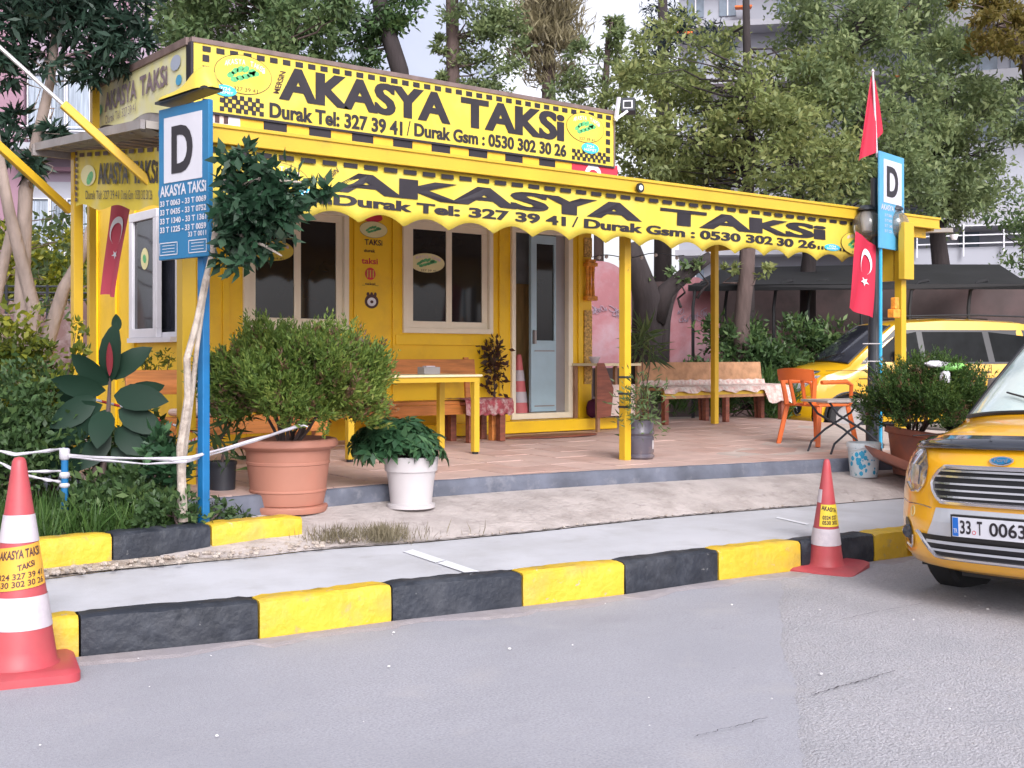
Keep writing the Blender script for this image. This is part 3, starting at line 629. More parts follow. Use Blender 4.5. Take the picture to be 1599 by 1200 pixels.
mb = MB(); mb.box((XL, FY - 0.05, 0.3), (XR, YB, zbase)); mb.build('plinth', 'tile', kiosk)
# yellow step in front
mb = MB(); mb.box((fx(560), FY - 0.22, 0.60), (fx(963) - 0.2, FY - 0.051, 0.735)); mb.build('step', 'yellow_wall', kiosk, bevel=0.008)
# windows
def window(x0, x1, z0, z1, pl, ymat, gmat, parent, mull=0.5, sash_left=True):
    m = MB(); fw = 0.055
    for a in ((x0, z0, x1, z0 + fw), (x0, z1 - fw, x1, z1), (x0, z0 + fw, x0 + fw, z1 - fw), (x1 - fw, z0 + fw, x1, z1 - fw)): pl.slab(m, *a, -0.05, 0.03)
    w = m.build('window', ymat, parent, bevel=0.004)
    xm = x0 + (x1 - x0) * mull; sw = 0.075
    for k, (a, b, d) in enumerate(((x0 + fw, xm + sw / 2, 0.018), (xm - sw / 2, x1 - fw, -0.012))):
        m = MB()
        for r in ((a, z0 + fw, b, z0 + fw + sw), (a, z1 - fw - sw, b, z1 - fw), (a, z0 + fw + sw, a + sw, z1 - fw - sw), (b - sw, z0 + fw + sw, b, z1 - fw - sw)): pl.slab(m, *r, d - 0.03, d)
        m.build('sash', ymat, w, bevel=0.004)
        m = MB(); pl.slab(m, a + sw - 0.004, z0 + fw + sw - 0.004, b - sw + 0.004, z1 - fw - sw + 0.004, d - 0.022, d - 0.014); m.build('pane', gmat, w)
    return w
window(win1[0], win1[1], sill, z_head, Fp, 'cream', 'glass_dark', kiosk)
window(win2[0], win2[1], sill, z_head, Fp, 'cream', 'glass_dark', kiosk)
# side window: frame plus white sash pushed open
m = MB()
for r in ((sw0, szb, sw1, szb + 0.05), (sw0, szt - 0.05, sw1, szt), (sw0, szb + 0.05, sw0 + 0.05, szt - 0.05), (sw1 - 0.05, szb + 0.05, sw1, szt - 0.05)): SX.slab(m, *r, -0.05, 0.03)
sw_ = m.build('window', 'white_frame', kiosk, bevel=0.004)
m = MB(); SX.slab(m, sw0 + 0.05, szb + 0.05, sw1 - 0.05, szt - 0.05, -0.04, -0.03); m.build('pane', 'glass_side', sw_)
yo0, yo1 = sw1 - 0.70, sw1 + 0.02
m = MB(); s_ = 0.09
for r in ((yo0, szb, yo1, szb + s_), (yo0, szt - s_, yo1, szt), (yo0, szb + s_, yo0 + s_, szt - s_), (yo1 - s_, szb + s_, yo1, szt - s_)): SX.slab(m, *r, 0.035, 0.095)
m.build('sash', 'white_frame', sw_, bevel=0.006)
m = MB(); SX.slab(m, yo0 + s_ - .003, szb + s_ - .003, yo1 - s_ + .003, szt - s_ + .003, 0.055, 0.065); m.build('pane', 'glass_side', sw_)
m = MB(); SX.slab(m, sw0 - 0.02, szb - 0.05, sw1 + 0.03, szb - 0.002, 0.0, 0.11); m.build('window_sill', 'white_frame', sw_)
# door: frame, open doorway, room behind, blue-grey leaf
m = MB(); x0, x1 = dr; fw = 0.07
for r in ((x0, d_bot, x1, d_bot + fw), (x0, z_head - fw, x1, z_head), (x0, d_bot + fw, x0 + fw * .8, z_head - fw), (x1 - fw, d_bot + fw, x1, z_head - fw)): Fp.slab(m, *r, -0.06, 0.035)
doorf = m.build('door_frame', 'cream', kiosk, bevel=0.005)
m = MB(); Fp.slab(m, x0 + .01, zbase, x1, d_bot - .002, -0.09, 0.0); m.build('threshold', 'yellow_wall', kiosk)
lx0, lx1 = fx(832), fx(871); m = MB(); zb = d_bot + fw + 0.01; zt = z_head - fw - 0.01; zm = fz(850, 532)
for r in ((lx0, zb, lx1, zm), (lx0, zt - 0.10, lx1, zt), (lx0, zm, lx0 + 0.085, zt - 0.10), (lx1 - 0.03, zm, lx1, zt - 0.10)): Fp.slab(m, *r, -0.075, -0.03)
leaf = m.build('door', 'door_blue', kiosk, bevel=0.004)
m = MB(); Fp.slab(m, lx0 + .05, zm - 0.13, lx1 - 0.03, zm - 0.115, -0.029, -0.024); Fp.slab(m, lx0 + .05, zb + 0.06, lx1 - .03, zb + 0.075, -0.029, -0.024); m.build('rail', 'grey_alu', leaf)
m = MB(); Fp.slab(m, lx0 + .08, zm, lx1 - 0.03, zt - 0.1, -0.06, -0.05); m.build('pane', 'glass_dark', leaf)
m = MB(); Fp.slab(m, lx0 + .02, 1.62, lx0 + 0.05, 1.78, -0.03, 0.01); m.build('handle', 'grey_alu', leaf)
m = MB(); Fp.slab(m, lx1 + 0.002, zb - .01, x1 - fw - 0.002, zt + .01, -0.07, -0.035); m.build('side_panel', 'grey_alu', kiosk)
m = MB(); m.box((x0 - 0.1, FY + .45, 0.72), (x1 + 0.4, FY + .48, 2.35)); m.box((x0 - 0.13, FY + .12, 0.72), (x0 - 0.1, FY + .45, 2.35)); m.build('wood_panelling', 'wood_panel', kiosk)
m = MB(); m.box((x0 - 0.2, FY + .481, 0.72), (x1 + 0.6, FY + .50, 3.6)); m.build('interior_wall', 'interior_wall', kiosk)
# stickers on the wall strip and on windows
def emblem(pl, a, b, ra, rb, d, parent, name='emblem', ring=True, base=2, yel=False, small=False, text=True):
    """oval taxi-rank emblem: ring, leaves, lettering"""
    m = MB()
    pl.ell(m, a, b, ra * 1.02, rb * 1.035, d, 0); pl.ell(m, a, b, ra, rb, d + 0.0015, base)
    if text:
        for w_, c0 in (('AKASYA', -0.62), ('TAKSi', 0.28)):
            for i, ch in enumerate(w_):
                u = c0 + i * 0.125; th = math.pi / 2 - u * 1.25; ex = math.cos(th) * ra * 0.86; ez = math.sin(th) * rb * 0.66
                pl.text(m, ch, a + ex - ra * .055, b + ez - rb * .14, a + ex + ra * .055, b + ez + rb * .14, d + 0.003, 3, 0.01)
        pl.text(m, '327 39 41', a - ra * .35, b - rb * .88, a + ra * .5, b - rb * .68, d + 0.003, 1, 0.0)
    lv = [(-.45, -.1, .9), (-.3, .12, 1.1), (-.12, .25, 1.2), (.08, .3, 1.2), (-.32, -.32, .3), (-.12, -.2, .3), (.08, -.08, .3), (.26, .05, .4), (.3, .22, .5), (.42, .14, .1)]
    for x, z, r in lv: pl.ell(m, a + x * ra, b + z * rb, ra * .15, rb * .15, d + 0.003, 4, 8, r * (rb / ra))
    return m.build(name, ['print_brown', 'print_brown', 'banner_yellow' if yel else 'print_cream', 'print_lilac', 'print_green'], parent)
EM = lambda pl, px, py, ra, rb, d, parent, **k: None
def blue_oval(pl, a, b, ra, rb, d, parent):
    m = MB(); pl.ell(m, a, b, ra, rb, d, 0, 20); pl.text(m, '7/24', a - ra * .45, b + rb * .05, a + ra * .45, b + rb * .6, d + .002, 1, .02); pl.text(m, 'HiZMET', a - ra * .7, b - rb * .55, a + ra * .7, b - rb * .1, d + .002, 1, .02)
    return m.build('service_badge', ['sky_blue', 'print_white'], parent)
def fpt(px, py): p = onY(px, py, FY); return p.x, p.z
a, b = fpt(666, 411); emblem(Fp, a, b, 0.235, 0.105, 0.008, kiosk, 'window_sticker', base=2)
a, b = fpt(425, 391); emblem(Fp, a, b, 0.235, 0.105, 0.008, kiosk, 'window_sticker', yel=True)
for px, py, w, h, mt, tx in ((583, 359, .19, .085, None, None), (583, 379, .11, .03, 'print_brown', 'TAKSi'), (577, 392, .07, .016, 'print_brown', 'durak'), (577, 408, .10, .032, 'print_red', 'taksi'), (578, 444, .10, .016, 'print_brown', '_taksi_')):
    a, b = fpt(px, py); 
    if mt is None: emblem(Fp, a, b, .17, .085, 0.004, kiosk, 'wall_sticker', text=False)
    else:
        m = MB(); Fp.text(m, tx, a - w, b - h, a + w, b + h, 0.004, 0, 0.02); m.build('wall_sticker', mt, kiosk)
a, b = fpt(578, 428); m = MB(); Fp.ell(m, a, b, .065, .065, .004, 0); 
for k in (-1, 0, 1): Fp.rect(m, a + k * .035 - .008, b - .04, a + k * .035 + .008, b + .04, .006, 1)
m.build('wall_sticker', ['print_red', 'banner_yellow'], kiosk)
a, b = fpt(580, 471); m = MB(); Fp.ell(m, a, b, .085, .075, .004, 0); Fp.ell(m, a, b - .005, .055, .045, .006, 1); Fp.ell(m, a, b - .005, .02, .016, .008, 0)
for k in (-1, 0, 1): Fp.ell(m, a + k * .045, b + .075, .018, .022, .005, 0, 10)
m.build('wall_sticker', ['print_brown', 'print_white'], kiosk)
a, b = fpt(581, 340); m = MB(); Fp.ell(m, a, b, .13, .05, .004, 0); m.build('wall_sticker', 'print_red', kiosk)
# side window round sticker
p = onX(236, 405, XL); m = MB(); SX.ell(m, p.y, p.z, .1, .11, .068, 0); SX.ell(m, p.y, p.z, .05, .04, .070, 1, 10, .8); m.build('window_sticker', ['print_cream', 'print_green'], kiosk)
# checker band below the sign
x = fx(333); k = 0; widths = 0.385
zc0, zc1 = 3.40, 3.83
m = MB(); Fp.slab(m, XL, zc0, fx(349), zc1, 0.004, 0.012); m.build('checker_panel', 'pale_cloth', kiosk)
m = MB(); Fp.slab(m, fx(349) + .002, zc0, fx(374), zc1, 0.004, 0.012); m.build('checker_panel', 'print_white', kiosk)
m = MB(); p0 = onY(345, 182, FY); Fp.text(m, 'n', p0.x - .07, p0.z - .07, p0.x + .07, p0.z + .07, 0.016, 0, .03); m.build('lettering', 'print_brown', kiosk)
cx_ = [374, 411, 447, 482, 516, 549, 582, 613, 643, 673, 702, 731, 760, 788, 815, 841, 866, 892]
for i in range(len(cx_) - 1):
    m = MB(); Fp.slab(m, fx(cx_[i]) + .002, zc0, fx(cx_[i + 1]) - .002, zc1, 0.004, 0.012 + .002 * (i % 2)); m.build('checker_panel', 'print_orange' if i % 2 == 0 else 'print_black', kiosk)
m = MB(); Fp.slab(m, fx(892) + .002, zc0, fx(963), zc1, 0.004, 0.014); m.build('flag_panel', 'print_red', kiosk)
m = MB(); p0 = onY(925, 277, FY); Fp.ell(m, p0.x, p0.z, .14, .16, .017, 0); Fp.ell(m, p0.x, p0.z - .03, .10, .12, .019, 1); m.build('crescent', ['print_white', 'print_red'], kiosk)
# ---------------------------------------------------------------- roof sign box
sgn = thing('roof_sign', 'large yellow sign box with black lettering on the cabin roof', 'sign', (XL, FY, 3.85))
S0, S1 = 3.85, 4.45; XS = fx(960)
zb_ = 3.87
SP = Pl((0, FY - 0.03, 0), (1, 0, 0), (0, 0, 1), (0, -1, 0))
def spt(px, py): p = onY(px, py, FY - 0.03); return p.x, p.z
zt_, zl_ = spt(302, 68)[1], spt(302, 165)[1]
S0 = spt(800, 239)[1]; S1 = spt(800, 152)[1]
xs0 = spt(302, 100)[0]; xs1 = spt(958, 200)[0]
m = MB(); m.box((xs0, FY - 0.028, S0), (xs1, FY + 0.10, S1)); m.build('front_panel', 'banner_yellow', sgn)
m = MB(); SP.slab(m, xs0 - .02, S1, xs1 + .02, S1 + .045, -0.15, 0.012); SP.slab(m, xs1, S0 - .02, xs1 + .02, S1, -0.15, 0.01); m.build('top_trim', 'trim_brown', sgn)
m = MB(); SP.slab(m, xs0, S0 - .022, xs1, S0, -0.1, 0.008); SP.slab(m, xs0 - .03, S0 - .02, xs0 - .001, S1, -0.1, 0.008); m.build('black_edge', 'print_black', sgn)
def sign_art(pl, pt, parent, big, small, mers, em1, em2, bl1, bl2, bold=.035):
    for t, (ax, ay), (bx, by) in big:
        m = MB(); a0, b0 = pt(ax, ay); a1, b1 = pt(bx, by); pl.text(m, t, a0, b0, a1, b1, 0.0035, 0, bold); m.build('lettering', 'print_black', parent)
    for t, (ax, ay), (bx, by) in small:
        m = MB(); a0, b0 = pt(ax, ay); a1, b1 = pt(bx, by); pl.text(m, t, a0, b0, a1, b1, 0.0035, 0, .02); m.build('lettering', 'print_black', parent)
# AKASYA TAKSi over the phone line
def rowtext(pl, t, a0, a1, b0, b1, d, parent, bold, name='lettering', mat='print_black'):
    m = MB(); pl.text(m, t, a0, b0, a1, b1, d, 0, bold); return m.build(name, mat, parent)
H = S1 - S0
def sx_(px): return spt(px, 150)[0]
zA0 = spt(520, 160)[1]; 
bA0 = S0 + H * 0.335; bA1 = S0 + H * 0.86
rowtext(SP, 'AKASYA', sx_(437), sx_(702), bA0, bA1, 0.0035, sgn, .062)
rowtext(SP, 'TAKSi', sx_(721), sx_(880), bA0, bA1, 0.0035, sgn, .062)
rowtext(SP, 'Durak Tel: 327 39 41', sx_(421), sx_(628), S0 + H * .03, S0 + H * .27, 0.0035, sgn, .05)
rowtext(SP, '/', sx_(635), sx_(641), S0 + H * .05, S0 + H * .30, 0.0035, sgn, .0)
rowtext(SP, 'Durak Gsm : 0530 302 30 26', sx_(647), sx_(884), S0 + H * .055, S0 + H * .285, 0.0035, sgn, .05)
m = MB(); q0 = sx_(431); q1 = sx_(445)
put_text(m, 'MERSiN', lambda a, b: SP(q0 + 0.06 * a + (1 - b) * 0.09 * 0 + b * -0.035 + 0.02 * a, S0 + H * (.42 + .36 * a), .0035) + V(-0.03 * b + .03, 0, 0), 0.02, 0); m.build('lettering', 'print_brown', sgn)
emblem(SP, *spt(380, 117), 0.30, 0.185, 0.003, sgn, yel=True)
emblem(SP, *spt(914, 200), 0.30, 0.175, 0.003, sgn, yel=True)
blue_oval(SP, *spt(351, 142), 0.12, 0.055, 0.009, sgn); blue_oval(SP, *spt(921, 232), 0.14, 0.065, 0.009, sgn)
# black blocks round the edge, joined: far too small to pick apart one by one
m = MB(); nb = 38
for i in range(nb):
    a = xs0 + 0.09 + (xs1 - xs0 - 0.22) * i / (nb - 1); SP.rect(m, a, S1 - 0.075, a + 0.085, S1 - 0.022, .003)
for xx in (xs0 + .09, xs1 - .13):
    for i in range(5): b = S0 + 0.05 + i * 0.105; SP.rect(m, xx, b, xx + .07, b + .065, .0032)
def checker(pl, m, a, b, s, cols, rows, d, sh=0):
    for i in range(cols):
        for j in range(rows):
            if (i + j) % 2 == 0: pl.rect(m, a + i * s, b + j * s, a + (i + 1) * s + .004, b + (j + 1) * s + .004, d)
            elif (i * 3 + j) % 5 == 0: pl.rect(m, a + i * s, b + j * s, a + (i + .4) * s, b + (j + 1) * s, d)
a0, b0 = spt(343, 172); checker(SP, m, a0, S0 + .02, .042, 11, 4, .0034)
a0, b0 = spt(893, 245); checker(SP, m, a0, S0 + .02, .042, 13, 3, .0034)
m.build('checker_border', 'print_black', sgn, kind='stuff')
# left side of the sign box, faded print, sagging lower edge
m = MB(); SS = Pl((xs0 - 0.02, 0, 0), (0, -1, 0), (0, 0, 1), (-1, 0, 0)); ysb = onX(150, 150, xs0 - .02).y
vs = []; nn = 24
for i in range(nn + 1):
    t = i / nn; y = ysb + (FY + .02 - ysb) * t; zb = 3.98 - .10 * t + .03 * math.sin(t * 14); vs += [SS(-y, zb, .004 + .01 * math.sin(t * 9)), SS(-y, S1 - .02, .004)]
m.add(vs, [(2 * i, 2 * i + 2, 2 * i + 3, 2 * i + 1) for i in range(nn)]); m.build('side_banner', 'banner_faded', sgn)
m = MB(); m.box((xs0 - .012, FY, S0 - .02), (xs0 + .04, ysb, S1)); m.build('side_frame', 'roof_grey', sgn)
m = MB(); SS.slab(m, -ysb, S1 - .02, -FY - .03, S1 + .05, -0.1, .03); m.build('side_trim', 'trim_brown', sgn)
def ssy(px): return -onX(px, 150, xs0 - .02).y
rowtext(SS, 'AKASYA', ssy(166), ssy(216), 4.13, 4.34, .02, sgn, .03, mat='print_faded'); rowtext(SS, 'TAKSi', ssy(221), ssy(264), 4.13, 4.34, .02, sgn, .03, mat='print_faded')
rowtext(SS, 'Durak Tel: 327 39 41', ssy(168), ssy(215), 4.00, 4.09, .022, sgn, .0, mat='print_faded')
m = MB(); SS.ell(m, ssy(277), 4.31, .12, .075, .02, 0); SS.ell(m, ssy(282), 4.13, .07, .05, .02, 1); SS.ell(m, ssy(157), 4.18, .10, .07, .02, 2); m.build('emblem', ['block_blue', 'sign_blue_pale', 'print_green'], sgn)
m = MB(); m.bar(V(*onX(148, 120, xs0 - .1)), V(*onX(148, 205, xs0 - .1)), .08, .08)
m.build('corner_post', 'yellow_post', sgn)
# ================================================================== CANOPY
can = thing('canopy', 'flat yellow metal canopy on square posts round the taxi cabin', 'canopy', (3.5, 8.0, 0.52))
def zr(y): return 3.0 + 0.07 * (y - 7.6)
FXL = onY(262, 200, 7.6).x; FXR = onY(1461, 345, 7.6).x
m = MB()
def roofslab(m, x0, x1, y0, y1, t0, t1):
    vs = [V(x, y, zr(y) + t) for t in (t0, t1) for x, y in ((x0, y0), (x1, y0), (x1, y1), (x0, y1))]
    m.add(vs, [(0, 3, 2, 1), (4, 5, 6, 7), (0, 1, 5, 4), (1, 2, 6, 5), (2, 3, 7, 6), (3, 0, 4, 7)])
roofslab(m, FXL - 0.14, FXR, 7.62, 9.75, -0.05, 0.0); roofslab(m, XL - 0.5, FXR, 9.75, FY - 0.035, -0.05, 0.0); roofslab(m, XR + 0.05, FXR, FY - .035, 11.7, -0.05, 0.0)
m.build('roof_sheet', 'soffit', can)
m = MB()
for i in range(16):
    y = 7.75 + i * 0.2
    if y < 10.7: m.box((FXL - .12 if y < 9.7 else XL - .45, y, zr(y) - .062), (FXR, y + .012, zr(y) - .05))
m.build('sheet_rib', 'soffit', can)
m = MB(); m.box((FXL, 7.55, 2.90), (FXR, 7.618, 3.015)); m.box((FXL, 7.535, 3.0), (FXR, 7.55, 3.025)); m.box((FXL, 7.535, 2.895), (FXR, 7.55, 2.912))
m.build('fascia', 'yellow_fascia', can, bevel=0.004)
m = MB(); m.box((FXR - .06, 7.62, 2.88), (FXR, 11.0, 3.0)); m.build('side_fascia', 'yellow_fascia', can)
m = MB(); m.add([V(FXL - .02, 7.63, 2.92), V(FXL - .02, 9.76, 3.10), V(FXL - .17, 9.76, 3.11), V(FXL - .17, 7.63, 2.97)], [(0, 1, 2, 3)]); m.bar(V(FXL - .17, 7.6, 2.97), V(FXL - .17, 9.78, 3.12), .03, .06); m.box((FXL - .2, 9.76, 3.05), (FXL + .25, 9.80, 3.14)); m.build('gutter', 'roof_grey', can)
# round lamp-like disc on the fascia
p = onY(997, 294, 7.53); m = MB(); m.lathe([(0.0, .0), (.03, .0), (.042, .01), (.042, .03), (0.0, .03)], p, 16, 0, Matrix.Rotation(R_(90), 3, 'X')); m.lathe([(0.0, .032), (.024, .032)], p, 12, 1, Matrix.Rotation(R_(90), 3, 'X')); m.build('fascia_disc', ['car_black', 'bucket_white'], can)
def post(p, w, zt, name='post', z0=None, par=can):
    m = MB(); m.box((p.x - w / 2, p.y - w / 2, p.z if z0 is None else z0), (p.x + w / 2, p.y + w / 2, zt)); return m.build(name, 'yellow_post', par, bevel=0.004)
pA = onZ(291, 766, .52); pA.x = 3.50; pA = V(3.53, 7.95, .5)
q = onZ(291, 760, .52); post(V(q.x, q.y, .5), 0.105, zr(q.y) - .05)
for px, py, w in ((976, 719, .078), (1406, 698, .085)):
    q = onZ(px, py, .525); o = post(q, w, zr(q.y) - .05)
q = onZ(1116, 662, .60); post(q, .075, zr(q.y) - .05)
pL = V(3.31, 9.70, 0.36); post(pL, .075, zr(9.7) - .05); q = onX(143, 500, 3.6); post(V(q.x, q.y, .36), .06, zr(11) - .05)
m = MB(); 
for (a, b, d) in ((976, 640, .25), (977, 655, .2)): pass
q = onZ(976, 719, .525)
for z in (1.0, 1.12, 1.27): m.lathe([(.041, 0), (.045, .004), (.045, .01), (.041, .014)], V(q.x, q.y, z), 4, 0, Matrix.Rotation(R_(45), 3, 'Z') @ Matrix.Scale(1.42, 3))
m.build('wire_tie', 'pole_dark', can)
# beams
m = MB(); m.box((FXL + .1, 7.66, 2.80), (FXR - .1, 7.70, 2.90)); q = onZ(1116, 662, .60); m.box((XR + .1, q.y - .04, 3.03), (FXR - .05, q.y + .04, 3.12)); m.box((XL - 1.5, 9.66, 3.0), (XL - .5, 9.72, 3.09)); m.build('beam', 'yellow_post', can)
# yellow box at the right post
q = onZ(1406, 698, .525); m = MB(); m.box((q.x - .05, q.y + .055, 2.26), (q.x - .01, q.y + .50, 2.86)); m.box((q.x - .12, q.y - .13, 2.27), (q.x + .05, q.y - .055, 2.86)); m.build('side_box', 'yellow_fascia', can, bevel=.004)
# braces on the left: yellow tube with a silver inner tube
br = thing('brace_tube', 'long yellow tube with silver inner tube slanting down past the roof sign', 'pole', at(262, 312, 8.3))
m = MB(); m.bar(at(264, 313, 8.4), at(98, 163, 8.1), .058, .058); m.build('outer_tube', 'yellow_post', br, bevel=.006)
m = MB(); m.tube([at(100, 165, 8.1), at(-80, 2, 7.8)], .014, 8); m.build('inner_tube', 'metal_silver', br, smooth=True)
br = thing('brace_tube', 'short yellow brace running up left from the rear left canopy post', 'pole', at(110, 328, 9.8))
m = MB(); m.bar(at(110, 330, 9.85), at(-60, 176, 9.2), .062, .062); m.build('outer_tube', 'yellow_post', br, bevel=.006)
# ---------------------------------------------------------------- scalloped banner
ban = thing('awning_banner', 'long scalloped yellow banner with black lettering hanging under the canopy edge', 'banner', (FXL, 7.56, 2.9))
BY = 7.60; bx0 = FXL + .06; bx1 = onY(1372, 380, BY).x
BP = Pl((0, BY, 0), (1, 0, 0), (0, 0, 1), (0, -1, 0))
def wav(x, z): return 0.018 * math.sin(x * 3.1 + math.sin(x * 1.3) * 2) * (2.92 - z) / .45 + .004 * math.sin(x * 11 + z * 5)
def zlow(x):
    t = ((x - 5.885) / 0.4150) % 1.0
    return 2.437 + 0.078 * (math.sin(math.pi * t) ** 0.85)
m = MB(); nx = int((bx1 - bx0) / 0.0346); vs = []
for i in range(nx + 1):
    x = bx0 + (bx1 - bx0) * i / nx; zl = zlow(x)
    for j in range(6): z = zl + (2.895 - zl) * j / 5; vs.append(V(x, BY - wav(x, z), z))
m.add(vs, [(i * 6 + j, (i + 1) * 6 + j, (i + 1) * 6 + j + 1, i * 6 + j + 1) for i in range(nx) for j in range(5)])
o = m.build('cloth', 'banner_yellow', ban, smooth='all'); sm = o.modifiers.new('thickness', 'SOLIDIFY'); sm.thickness = .003
def bx(px): return onY(px, 330, BY).x
def btext(t, a0, a1, b0, b1, bold, mat='print_black', d=.006):
    m = MB(); put_text(m, t, lambda a, b: (lambda X, Z: V(X, BY - wav(X, Z) - d, Z))(bx(a0) + (bx(a1) - bx(a0)) * a, b0 + (b1 - b0) * b), bold); return m.build('lettering', mat, ban)
btext('AKASYA', 513, 1000, 2.655, 2.805, .065); btext('TAKSi', 1034, 1286, 2.655, 2.805, .065)
btext('Durak Tel: 327 39 41', 521, 883, 2.556, 2.636, .055); btext('/', 893, 903, 2.556, 2.645, .0); btext('Durak Gsm : 0530 302 30 26', 912, 1273, 2.556, 2.638, .055)
m = MB(); q0 = bx(507); put_text(m, 'MERSiN', lambda a, b: V(q0 - .02 + .13 * a - .02 * b, BY - .016, 2.70 + .10 * a + .03 * b), .02); m.build('lettering', 'print_brown', ban)
m = MB(); x = bx0 + .05
while x < bx1 - .15: BP.rect(m, x, 2.838, x + .118, 2.872, .014); x += .1735
for px0, px1 in ((452, 514), (1275, 1318)):
    x = bx(px0)
    while x < bx(px1): BP.rect(m, x, 2.556, x + .035, 2.59, .016); x += .06
m.build('checker_border', 'print_black', ban, kind='stuff')
p = onY(1336, 372, BY); emblem(BP, p.x, 2.65, 0.27, .12, .018, ban, yel=True); p = onY(420, 285, BY); emblem(BP, p.x, 2.70, 0.30, .12, .018, ban, yel=True)
p = onY(482, 305, BY); blue_oval(BP, p.x, 2.615, .14, .038, .022, ban); p = onY(1297, 387, BY); blue_oval(BP, p.x, 2.585, .13, .035, .022, ban)
# side banner (left end)
sb = thing('side_banner', 'weathered yellow banner facing the left side of the canopy', 'banner', (3.26, 9.0, 2.8))
SBX = 3.24; ya, yb = 7.72, 9.52
u_ = V(0, -1, -0.105).normalized(); L_ = (yb - ya) / abs(u_.y)
SBP = Pl((SBX, yb, 2.64), u_, (0, 0, 1), (-1, 0, 0))
hh = lambda a: .44 - .03 * a / L_
m = MB(); vs = []; nn = 40
for i in range(nn + 1):
    a = L_ * i / nn
    for j in range(5): vs.append(SBP(a, (0.02 * math.sin(a * 9) if j == 0 else 0) + hh(a) * j / 4, .006 * math.sin(a * 5)))
m.add(vs, [(i * 5 + j, (i + 1) * 5 + j, (i + 1) * 5 + j + 1, i * 5 + j + 1) for i in range(nn) for j in range(4)]); m.build('cloth', 'banner_side', sb, smooth='all')
def sba(px): p = onX(px, 270, SBX); return (yb - p.y) / abs(u_.y)
for t, x0, x1, b0, b1 in (('AKASYA', 155, 203, .17, .33), ('TAKSi', 209, 249, .17, .33), ('Durak Tel: 327 39 41', 136, 188, .06, .125), ('Durak Gsm : 0530 302 30 26', 192, 240, .06, .125)):
    m = MB(); SBP.text(m, t, sba(x0), b0, sba(x1), b1, .012, 0, .03 if b0 > .1 else .0); m.build('lettering', 'print_black', sb)
m = MB(); SBP.ell(m, sba(140), .24, .16, .08, .012, 0); SBP.ell(m, sba(143), .22, .08, .04, .014, 1, 10, .5); SBP.ell(m, sba(256), .10, .07, .05, .012, 2); SBP.ell(m, sba(259), .27, .09, .07, .012, 0); m.build('emblem', ['print_cream', 'print_green', 'sign_blue'], sb)
m = MB()
for i in range(9): SBP.rect(m, .02, .04 + i * .045, .07, .068 + i * .045, .013)
for i in range(14): SBP.rect(m, .12 + i * .17, .385, .22 + i * .17, .415, .013)
m.build('checker_border', 'print_brown', sb, kind='stuff')

# ================================================================== SIGNS, FLAGS, LAMP
def flagcloth(TL, TR, BL, BR, nu=10, nv=16, amp=.02, ph=0.0, hem=0.0):
    TL, TR, BL, BR = map(Vector, (TL, TR, BL, BR)); N = (TR - TL).cross(BL - TL).normalized()
    if N.dot(-FW) < 0: N = -N
    def f(u, v, d=0.0): return (TL.lerp(TR, u)).lerp(BL.lerp(BR, u), v) + N * (amp * math.sin(u * 7 + ph + v * 2) * (.3 + .7 * v) + d) + V(0, 0, hem * math.sin(u * 5) * v)
    m = MB(); m.add([f(i / nu, j / nv) for i in range(nu + 1) for j in range(nv + 1)], [(i * (nv + 1) + j, (i + 1) * (nv + 1) + j, (i + 1) * (nv + 1) + j + 1, i * (nv + 1) + j + 1) for i in range(nu) for j in range(nv)])
    return m, f
def crescent(m, f, cu, cv, ru, rv, open_ang, d=.004, mi=0):
    n = 22; pts = []
    for i in range(n + 1):
        t = open_ang + .45 + (2 * math.pi - .9) * i / n; pts.append((cu + ru * math.cos(t), cv + rv * math.sin(t)))
    ou, ov = math.cos(open_ang) * .25, math.sin(open_ang) * .25; inn = []
    for i in range(n + 1):
        t = open_ang + .62 + (2 * math.pi - 1.24) * i / n; inn.append((cu + ou * ru + ru * .8 * math.cos(t), cv + ov * rv + rv * .8 * math.sin(t)))
    for i in range(n): m.poly([f(*pts[i], d), f(*pts[i + 1], d), f(*inn[i + 1], d), f(*inn[i], d)], mi)
def star(m, f, cu, cv, ru, rv, d=.004, mi=0):
    pts = [(cu + ru * (1 if i % 2 == 0 else .4) * math.cos(math.pi / 2 + i * math.pi / 5), cv + rv * (1 if i % 2 == 0 else .4) * math.sin(math.pi / 2 + i * math.pi / 5)) for i in range(10)]
    c = f(cu, cv, d)
    for i in range(10): m.add([c, f(*pts[i], d), f(*pts[(i + 1) % 10], d)], [(0, 1, 2)], mi)
# left rank sign
t0 = 7.62; base = at(318, 800, t0); base.z = .34
rs = thing('rank_sign', 'tall blue rank sign with black D and plate list, left, beside the ficus', 'sign', base)
m = MB(); 
ax = (RT * .76 - FW * .65).normalized(); nv = V(-ax.y, ax.x, 0); nv = nv if nv.dot(FW) < 0 else -nv
m.box((-.03, -.027, -.1), (.03, .027, 2.6), None, Matrix.Translation(base) @ Matrix.Rotation(math.atan2(ax.y, ax.x), 4, 'Z'))
m.build('pole', 'pole_blue', rs, bevel=.006)
DP = Pl(V(base.x, base.y, 0) + nv * .035, ax, UP, nv); a0, a1, b0, b1 = -.392, .150, 2.085, 3.06
m = MB(); DP.slab(m, a0, b0, a1, b1, 0, .035); m.build('panel', 'sign_blue', rs, bevel=.004)
wd = a1 - a0; ht = b1 - b0
m = MB(); DP.slab(m, a0 + wd * .12, b1 - ht * .495, a1 - wd * .12, b1 - ht * .065, .036, .039); m.build('white_field', 'sign_white', rs)
m = MB(); DP.text(m, 'D', a0 + wd * .29, b1 - ht * .44, a0 + wd * .70, b1 - ht * .13, .042, 0, .05); m.build('letter', 'print_black', rs)
RS_ = rs
